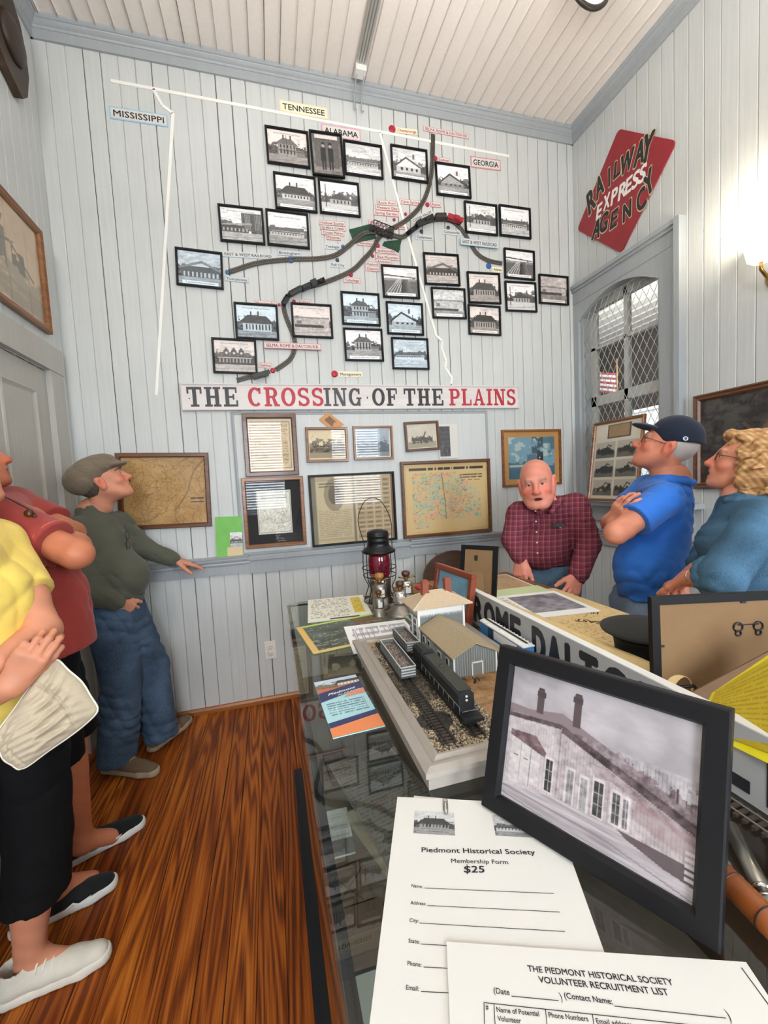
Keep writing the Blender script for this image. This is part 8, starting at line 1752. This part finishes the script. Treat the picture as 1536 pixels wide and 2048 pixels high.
def old_man():
    H = Head(at(1073, 966, 2.10), (-.62, -.78, -.06), sc=1.02, roll=-.10); nk = at(1090, 1008, 2.16)
    rs, ls = at(1040, 1030, 2.20), at(1150, 1012, 2.20); ch, be, pv = at(1096, 1050, 2.25), at(1094, 1105, 2.28), at(1100, 1165, 2.30); re, rw = at(1024, 1078, 2.16), at(1040, 1116, 2.12); le, lw = at(1176, 1090, 2.12), at(1156, 1152, 2.02)
    B = SDF(); B.chain([nk, ch, be, pv], [0.075, 0.098, 0.098, 0.098], .03); B.cone(rs, ls, 0.048, None, .03); B.chain([rs, re, rw], [.046, .040, .029], .03); B.chain([ls, le, lw], [.046, .040, .029], .03)
    rh, lh = pv + np.array((-.09, -.02, 0)), pv + np.array((.09, .02, 0)); ra, la = np.array((rh[0], rh[1] - .02, .09)), np.array((lh[0], lh[1], .09)); B.chain([rh, (rh + ra) / 2, ra], [.075, .055, .04], .04); B.chain([lh, (lh + la) / 2, la], [.075, .055, .04], .04)
    for a_ in (ra, la): B.cone(a_, a_ + np.array((-.08, -.10, -.055)), .036, .03)
    hs = SDF(); head_sdf(hs, H, nk, .060, jowl=.010, mouth=.010, ear=1.2, nose=1.15)
    h1 = SDF(); h1.cone(rw - unit(rw - re) * .05, rw, .028, .026); hand_sdf(h1, rw, unit(at(1040, 1158, 2.10) - rw), (-.8, -.3, .1), -1, (.35, .45, .5, .55), .04, 1.0, (.4, .2)); h2 = SDF(); h2.cone(lw - unit(lw - le) * .05, lw, .029, .027); hand_sdf(h2, lw, unit(at(1140, 1192, 1.97) - lw), (.2, -.85, .45), 1, (.25, .30, .35, .4), .16, 1.0, (.6, .25))
    o = person('bald old man in a maroon plaid shirt and jeans leaning over the far table', [B.mesh(HB), hs.mesh(.0028), h1.mesh(.0034), h2.mesh(.0034)], lambda V: skin_paint(V, (.82, .53, .45), H, brow=(.62, .5, .44), blush=.75)); eyes(H, o)
    mb = MB(); c = H.p(0, .085, -.075); mb.lathe([(.001, -.002), (.014, -.001), (.016, .001), (.001, .0015)], 16, c, np.stack([H.r, H.u * .6, H.f], 1)); mb.build('mouth', mat('mouth_dark', '#3c1815', .6), o)
    S = SDF(); sq = None; S.chain([nk + (ch - nk) * .08, nk * .55 + ch * .45, ch, be, pv + EZ * .04], [.080, .105, .132, .142, .138], .03); S.ell(at(1085, 1095, 2.18), (.14, .12, .12), None, .04); S.cone(rs, ls, 0.066, None, .03); S.chain([rs, re, rw - unit(rw - re) * .01], [.066, .056, .042], .02); S.chain([ls, le, lw - unit(lw - le) * .01], [.068, .062, .046], .02); S.cone(nk + EZ * .055, nk + EZ * .2 + H.f * .05, .060, .08, .010, 's')
    wb = pv * .20 + be * .80; S.folds(.008, 62, [(0, .3, 1), (1, 0, .6), (-.6, .4, 1)], 14); zc = wb[2] - .012
    S.post.append(lambda F, X, Y, Z: np.where((np.hypot(X - wb[0], Y - wb[1]) < .185) & (np.abs(X - rw[0]) > .0), np.maximum(F, np.where(np.hypot(X - wb[0], Y - wb[1]) < .172, zc - Z, -1)), F)); garment('plaid_shirt', S, .006, plaid(), o)
    Kc = SDF(); n_ = nk + (ch - nk) * .10; 
    for s_ in (-1, 1): Kc.cone(n_ + H.r * s_ * .070 + unit(CAM - n_) * .03 + EZ * .02, n_ + H.r * s_ * .028 + unit(CAM - n_) * .112 - EZ * .030, .020, .014, .01, 'u', (unit(np.cross(H.r * s_, EZ)), 1.6))
    garment('shirt_collar', Kc, .0045, MATS.get('x') or bpy.data.materials['maroon_plaid'], o)
    T = SDF(); T.cone(wb, pv, .135, .138, .03); T.chain([rh, (rh + ra) / 2, ra], [.108, .088, .080], .03); T.chain([lh, (lh + la) / 2, la], [.108, .088, .080], .03); T.cut(wb + EZ * .0, EZ); T.cut((0, 0, .05), -EZ); T.folds(.008, 50, [(.3, 0, 1), (1, .2, .4)], 15); garment('jeans', T, .007, denim('mid_blue_jeans', '#5d788f'), o)
    S = SDF(); S.cone(wb - EZ * .012, wb + EZ * .012, .139, .139, .02); S.cut(wb + EZ * .010, EZ); S.cut(wb - EZ * .022, -EZ); garment('belt', S, .006, mat('dark_belt', '#1d1814'), o)
    for i in range(5): q = at(1072 + i * 0.6, 1020 + i * 22, 2.10 - .0); r_ = unit(ray(1072, 1040)); d = 2.0 + .0; mb = MB(); qq = at(1071 + i, 1022 + i * 21, (2.065, 2.055, 2.035, 2.02, 2.025)[i]); mb.lathe([(.0045, 0), (.0045, .002)], 12, qq, np.stack([unit(np.cross(EZ, -r_)), EZ, -r_], 1)); mb.build('button', mat('pale_button', '#cdbfb8', .4), o)
    sh = mat('brown_shoe', '#3a2a1e', .5); so = mat('dark_sole', '#1c1714', .7)
    for a_ in (ra, la): shoe('shoe', (a_[0] + .07, a_[1] + .09, 0), (a_[0] - .12, a_[1] - .13, 0), sh, so, o)
    mb = MB(); q = at(1117, 1050, 2.055); R = np.stack([unit((.8, -.6, -.05)), unit((-.6, -.8, 0)), EZ], 1); mb.box(q, (.052, .010, .018), R); gc_ = mb.build('glasses_case', mat('case_black', '#141416', .4)); tag(gc_, 'black glasses case clipped in the plaid shirt pocket of the old man', 'glasses case')
    mb = MB(); mb.tube([q + R @ np.array((.008, -.008, .004)), q + R @ np.array((.008, -.008, -.016))], .003, 8); mb.build('pen_clip', mat('outlet_white', '#e6e0d6'), gc_)
old_man()
# ---------------------------------------------------------------- man in the blue polo and navy cap
def blue_man():
    at = lambda x, y, d: at0(x + 6, y, d * 1.10)
    H = Head(at(1326, 893, 1.67), (-.66, .66, .46), sc=.98); nk = at(1336, 958, 1.67)
    ls, rs = at(1322, 1000, 1.54), at(1290, 978, 1.82); ch, be, pv = at(1312, 1050, 1.67), at(1298, 1140, 1.65), at(1296, 1215, 1.66); le, lw = at(1226, 1066, 1.50), at(1262, 1046, 1.66); re, rw = at(1216, 1046, 1.76), at(1222, 1046, 1.60)
    B = SDF(); B.chain([nk, ch, be, pv], [0.075, 0.098, 0.098, 0.098], .03); B.cone(rs, ls, 0.048, None, .03); lh, rh = pv + np.array((.0, -.09, 0)), pv + np.array((0, .09, 0)); la, ra = np.array((lh[0], lh[1], .09)), np.array((rh[0], rh[1], .09)); B.chain([rh, (rh + ra) / 2, ra], [.08, .056, .04], .04); B.chain([lh, (lh + la) / 2, la], [.08, .056, .04], .04)
    for a_ in (ra, la): B.cone(a_, a_ + np.array((-.12, .03, -.055)), .036, .03)
    hs = SDF(); head_sdf(hs, H, nk, .060, jowl=.008, ear=1.1, nose=1.15)
    am = SDF(); am.chain([ls, le, lw], [.048, .046, .032], .03); am.ell(le * .6 + lw * .4, (.046, .046, .040), None, .03); am.chain([rs, re, rw], [.046, .044, .032], .03); hand_sdf(am, rw, unit(at(1240, 1000, 1.53) - rw), (-.8, -.3, .5), 1, (.35, .4, .45, .5), .08, .98, (.5, .2)); hand_sdf(am, lw, unit(at(1290, 1035, 1.76) - lw), (-.4, .2, .8), -1, (.4, .5, .5, .5), .05, .95)
    o = person('man in a bright blue polo shirt and navy cap with crossed arms, looking up left', [B.mesh(HB), hs.mesh(.0028), am.mesh(.0034)], lambda V: skin_paint(V, (.79, .51, .40), H, brow=(.6, .5, .45), blush=.6, stub=.15)); eyes(H, o)
    S = SDF(); S.chain([nk + (ch - nk) * .10, nk * .55 + ch * .45, ch, be, pv], [.080, .100, .120, .130, .128], .03); S.ell(at(1282, 1130, 1.63), (.12, .12, .14), None, .04); S.cone(rs, ls, 0.064, None, .03); S.chain([ls, ls + (le - ls) * .9], [.066, .074], .025, end=(ls + (le - ls) * .62, le - ls)); S.chain([rs, rs + (re - rs) * .9], [.066, .070], .025, end=(rs + (re - rs) * .55, re - rs)); S.cone(nk + EZ * .02, nk + EZ * .2 + H.f * .03, .066, .085, .012, 's'); S.cut(at(1290, 1200, 1.62), (-.1, 0, -1)); S.folds(.008, 58, [(.4, .3, 1), (1, 0, .6), (-.5, .4, 1)], 21); pm = cloth_mat('blue_polo', '#2f6fc8', .75, .2, 500, .05); garment('polo_shirt', S, .006, pm, o)
    Kc = SDF(); n_ = nk - EZ * .028; rr_ = .076; pts = [n_ + (H.r * math.cos(a) + unit(np.cross(EZ, H.r)) * -math.sin(a) * 1.0) * rr_ + EZ * (.020 + .012 * math.sin(a) * -1) for a in np.linspace(-.6, math.pi + .6, 10)]; Kc.chain(pts, [.016] * 10, .008); garment('polo_collar', Kc, .004, pm, o)
    T = SDF(); T.cone(pv + EZ * .06, pv, .118, .122, .03); T.chain([rh, (rh + ra) / 2, ra], [.100, .085, .080], .03); T.chain([lh, (lh + la) / 2, la], [.100, .085, .080], .03); T.cut((0, 0, .05), -EZ); T.folds(.008, 50, [(.3, 0, 1), (1, .2, .4)], 25); garment('jeans', T, .007, denim('light_jeans', '#7d8fa3'), o)
    k = H.k; C = SDF(); tl = Head(H.o, H.f * .97 + H.u * .08, H.u); C.ell(H.p(0, -.020, .052), np.array((.088, .108, .096)) * k, tl.R, .02); C.ell(H.p(0, -.075, .015), np.array((.080, .060, .055)) * k, H.R, .03); C.cut(H.p(0, 0, .020), -(H.u * .92 + H.f * .30)); C.ell(H.p(0, .0, -.03), np.array((.079, .103, .088)) * k, H.R, .004, 's'); nm = cloth_mat('navy_cap', '#1d2434', .85, .3, 600); garment('baseball_cap', C, .004, nm, o)
    Bl = SDF(); Bl.ell(H.p(0, .105, .052), np.array((.072, .066, .016)) * k, Head(H.o, H.f * .95 - H.u * .10, H.u).R, .01); Bl.ell(H.p(0, .110, .030), np.array((.068, .09, .020)) * k, Head(H.o, H.f * .95 - H.u * .10, H.u).R, .008, 's'); garment('cap_bill', Bl, .0032, nm, o)
    lf = -H.r; mb = MB(); n2 = unit(lf * .95 - H.f * .15 + H.u * .2); R = np.stack([unit(np.cross(H.u, n2)), np.cross(n2, unit(np.cross(H.u, n2))), n2], 1); c = H.p(-.0885, -.045, .048); mb.lathe([(.010, 0), (.010, .002), (.008, .003)], 18, c, R); mb.cur = 1; mb.lathe([(.006, .003), (.006, .0036)], 14, c, R); mb.build('cap_badge', [mat('badge_silver', '#c9cdd2', .3, .6), mat('badge_blue', '#50647e', .5)], o)
    Hh = SDF(); Hh.ell(H.p(0, -.014, .026), np.array((.0795, .1015, .092)) * k, H.R); Hh.cut(H.p(0, 0, .05), H.u); Hh.cut(H.p(0, 0, -.048), H.f * .35 - H.u); Hh.cut(H.p(0, -.020, 0), H.f * .9 - H.u * .35); garment('hair', Hh, .004, mat('white_hair', '#b9b0a8', .8, noise=.12, nscale=180), o)
    glasses(H, o, mat('thin_dark_frame', '#2a2624', .4))
    sh = mat('grey_trainer', '#55585c', .7); so = mat('white_sole', '#dcd9d2')
    for a_ in (ra, la): shoe('shoe', (a_[0] + .09, a_[1] - .02, 0), (a_[0] - .20, a_[1] + .05, 0), sh, so, o)
blue_man()
# ---------------------------------------------------------------- woman in the denim shirt with curly blond hair
def denim_woman():
    at = lambda x, y, d: at0(x + 12, y, d * 1.09)
    H = Head(at(1484, 925, 1.34), (-.60, .76, .34), sc=.93); nk = at(1478, 992, 1.34)
    ls, rs = at(1508, 1046, 1.20), at(1462, 1014, 1.46); ch, be, pv = at(1484, 1090, 1.33), at(1476, 1170, 1.33), at(1478, 1260, 1.33); le, lw = at(1432, 1150, 1.17), at(1362, 1158, 1.29); re, rw = at(1400, 1130, 1.44), at(1345, 1170, 1.40)
    B = SDF(); B.chain([nk, ch, be, pv], [0.070, 0.090, 0.090, 0.098], .03); B.cone(rs, ls, 0.043, None, .03); lh, rh = pv + np.array((0, -.08, 0)), pv + np.array((0, .08, 0)); la, ra = np.array((lh[0], lh[1], .09)), np.array((rh[0], rh[1], .09)); B.chain([rh, (rh + ra) / 2, ra], [.08, .055, .04], .04); B.chain([lh, (lh + la) / 2, la], [.08, .055, .04], .04)
    for a_ in (ra, la): B.cone(a_, a_ + np.array((-.10, .02, -.055)), .034, .028)
    hs = SDF(); head_sdf(hs, H, nk, .050, mouth=.007, ear=.9, nose=.95, fem=1)
    am = SDF(); am.chain([ls, le, lw], [.045, .040, .027], .03); hand_sdf(am, lw, unit(at(1334, 1172, 1.36) - lw), (-.2, -.6, .7), -1, (.35, .45, .5, .55), .05, .9, (.4, .2)); am.chain([rs, re, rw], [.045, .040, .027], .03); hand_sdf(am, rw, unit(at(1352, 1204, 1.38) - rw), (-.7, -.5, .1), 1, (.3, .35, .4, .5), .05, .9, (.4, .2))
    o = person('woman with curly blond hair, glasses and blue denim shirt looking up', [B.mesh(HB), hs.mesh(.0028), am.mesh(.0034)], lambda V: skin_paint(V, (.80, .53, .42), H, lip=(.66, .30, .30), brow=(.6, .45, .3))); eyes(H, o)
    mb = MB(); c = H.p(0, .084, -.073); mb.lathe([(.001, -.002), (.014, -.001), (.015, .001), (.001, .0015)], 16, c, np.stack([H.r, H.u * .5, H.f], 1)); mb.build('teeth', mat('teeth_white', '#e4dcd0', .3), o)
    S = SDF(); S.chain([nk + (ch - nk) * .12, nk * .55 + ch * .45, ch, be, pv, pv - EZ * .10], [.072, .092, .112, .118, .124, .128], .03); S.ell(at(1452, 1090, 1.31), (.09, .11, .09), None, .04); S.cone(rs, ls, 0.060, None, .03); S.chain([ls, le, le + (lw - le) * .4], [.064, .064, .056], .025, end=(le + (lw - le) * .27, lw - le)); S.chain([rs, re], [.062, .060], .025); S.cone(nk + EZ * .02, nk + EZ * .2 + H.f * .04, .056, .075, .012, 's'); S.cut((0, 0, pv[2] - .12), -EZ); S.folds(.008, 60, [(.4, .3, 1), (1, 0, .6), (-.5, .4, 1)], 31); dm_ = denim('denim_shirt_cloth', '#45657d'); garment('denim_shirt', S, .0055, dm_, o)
    Cf = SDF(); q = le + (lw - le) * .26; d = unit(lw - le); a1 = unit(np.cross(d, EZ)); a2 = np.cross(d, a1); Cf.chain([q + (a1 * math.cos(a) + a2 * math.sin(a)) * .055 for a in np.linspace(0, 6.283, 15)], [.012] * 15, .01, (d, .6)); garment('rolled_cuff', Cf, .0045, dm_, o)
    Kc = SDF(); n_ = nk - EZ * .03; pts = [n_ + (H.r * math.cos(a) + unit(np.cross(EZ, H.r)) * -math.sin(a)) * .070 + EZ * .018 for a in np.linspace(-.8, math.pi + .8, 12)]; Kc.chain(pts, [.016] * 12, .008); garment('shirt_collar', Kc, .0045, dm_, o)
    T = SDF(); T.cone(pv, pv - EZ * .10, .105, .10, .03); T.chain([rh, ra], [.088, .075], .03); T.chain([lh, la], [.088, .075], .03); T.cut((0, 0, .05), -EZ); garment('trousers', T, .009, cloth_mat('cream_trousers', '#c9c2b2', .85), o)
    k = H.k; Hh = SDF(); r = np.random.default_rng(8); Hh.ell(H.p(0, -.038, .040), np.array((.104, .108, .092)) * k, H.R); Hh.ell(H.p(0, -.065, -.045), np.array((.112, .090, .095)) * k, H.R, .03); Hh.ell(H.p(0, .052, .082), np.array((.072, .050, .030)) * k, H.R, .02)
    for s_ in (-1, 1): Hh.ell(H.p(s_ * .088, -.012, -.035), np.array((.030, .040, .075)) * k, H.R, .02)
    for i in range(90):
        v = unit(r.normal(size=3)); x, y, z = v[0] * .104, -.045 + v[1] * .100, -.005 + v[2] * .125
        if y > .03 and z < .07: continue
        Hh.chain([H.p(x, y, z), H.p(x * 1.10 + r.normal() * .006, (y + .045) * 1.10 - .045, z * 1.06 - .006), H.p(x * 1.13 + r.normal() * .008, (y + .045) * 1.12 - .045, z * 1.06 - .018)], [.015 * k, .012 * k, .005 * k], .012)
    def curl(F, X, Y, Z):
        w1 = np.sin(X * 95 + 2.2 * np.sin(Z * 60 + Y * 35)) * np.sin(Y * 88 + 2.0 * np.sin(Z * 52 - X * 40)); w2 = np.sin(Z * 190 + 2.4 * np.sin(X * 85 + Y * 60)) ; w3 = np.sin((X + Y) * 260 + 3 * np.sin(Z * 120))
        return F + .0070 * w1 + .0040 * w2 + .0014 * w3
    Hh.post.append(curl); Hh.ell(H.p(0, .095, -.040), np.array((.062, .072, .092)) * k, H.R, .012, 's')
    V, Q = Hh.mesh(.0038); n_ = np.sin(V[:, 0] * 240 + V[:, 2] * 150) * np.sin(V[:, 1] * 210 - V[:, 2] * 90); cc = np.array((.68, .51, .32)) + n_[:, None] * np.array((.12, .12, .11)); np_mesh('hair', V, Q, vcol_mat('blond_hair', .55, bump=.5, bscale=350), o, cc)
    glasses(H, o, mat('glasses_brown', '#4a2f22', .4))
    mb = MB(); q = lw - d * .03; mb.tube([q + (a1 * math.cos(a) + a2 * math.sin(a)) * .030 for a in np.linspace(0, 6.283, 21)[:-1]], .0028, 6, closed=True); tag(mb.build('bracelet', mat('bracelet_silver', '#c9b79a', .25, .9)), 'thin bracelet on the wrist of the woman in the denim shirt', 'bracelet')
    sh = mat('grey_trainer', '#55585c'); so = mat('white_sole', '#dcd9d2')
    for a_ in (ra, la): shoe('shoe', (a_[0] + .08, a_[1] - .02, 0), (a_[0] - .18, a_[1] + .03, 0), sh, so, o)
denim_woman()
# round-backed chair behind the table
t = thing('round_back_chair', 'dark brown round-backed chair behind the far table beside the old man', 'chair', (2.16, -.42, 0))
CW = wood('dark_chair_wood', '#33221a', '#4a3224', '#5c4030', .4, 'x', 20)
mb = MB(); mb.prism([(.21 * math.cos(a), .74 + .17 * math.sin(a)) for a in np.linspace(0, math.pi, 17)] + [(-.21, .56), (.21, .56)], .022, (np.array((0, .18, 0)), EX, EZ, -EY)); fixn(mb.build('backrest', CW, t))
mb = MB(); mb.lathe([(.20, .42), (.215, .43), (.215, .445), (.20, .455), (.001, .455)], 28); mb.build('seat', CW, t)
for sx in (-1, 1):
    mb = MB(); mb.tube([(sx * .19, .165, 0), (sx * .18, .165, .62)], .018, 10); mb.build('leg', CW, t); mb = MB(); mb.tube([(sx * .19, -.16, 0), (sx * .15, -.13, .425)], .018, 10); mb.build('leg', CW, t)
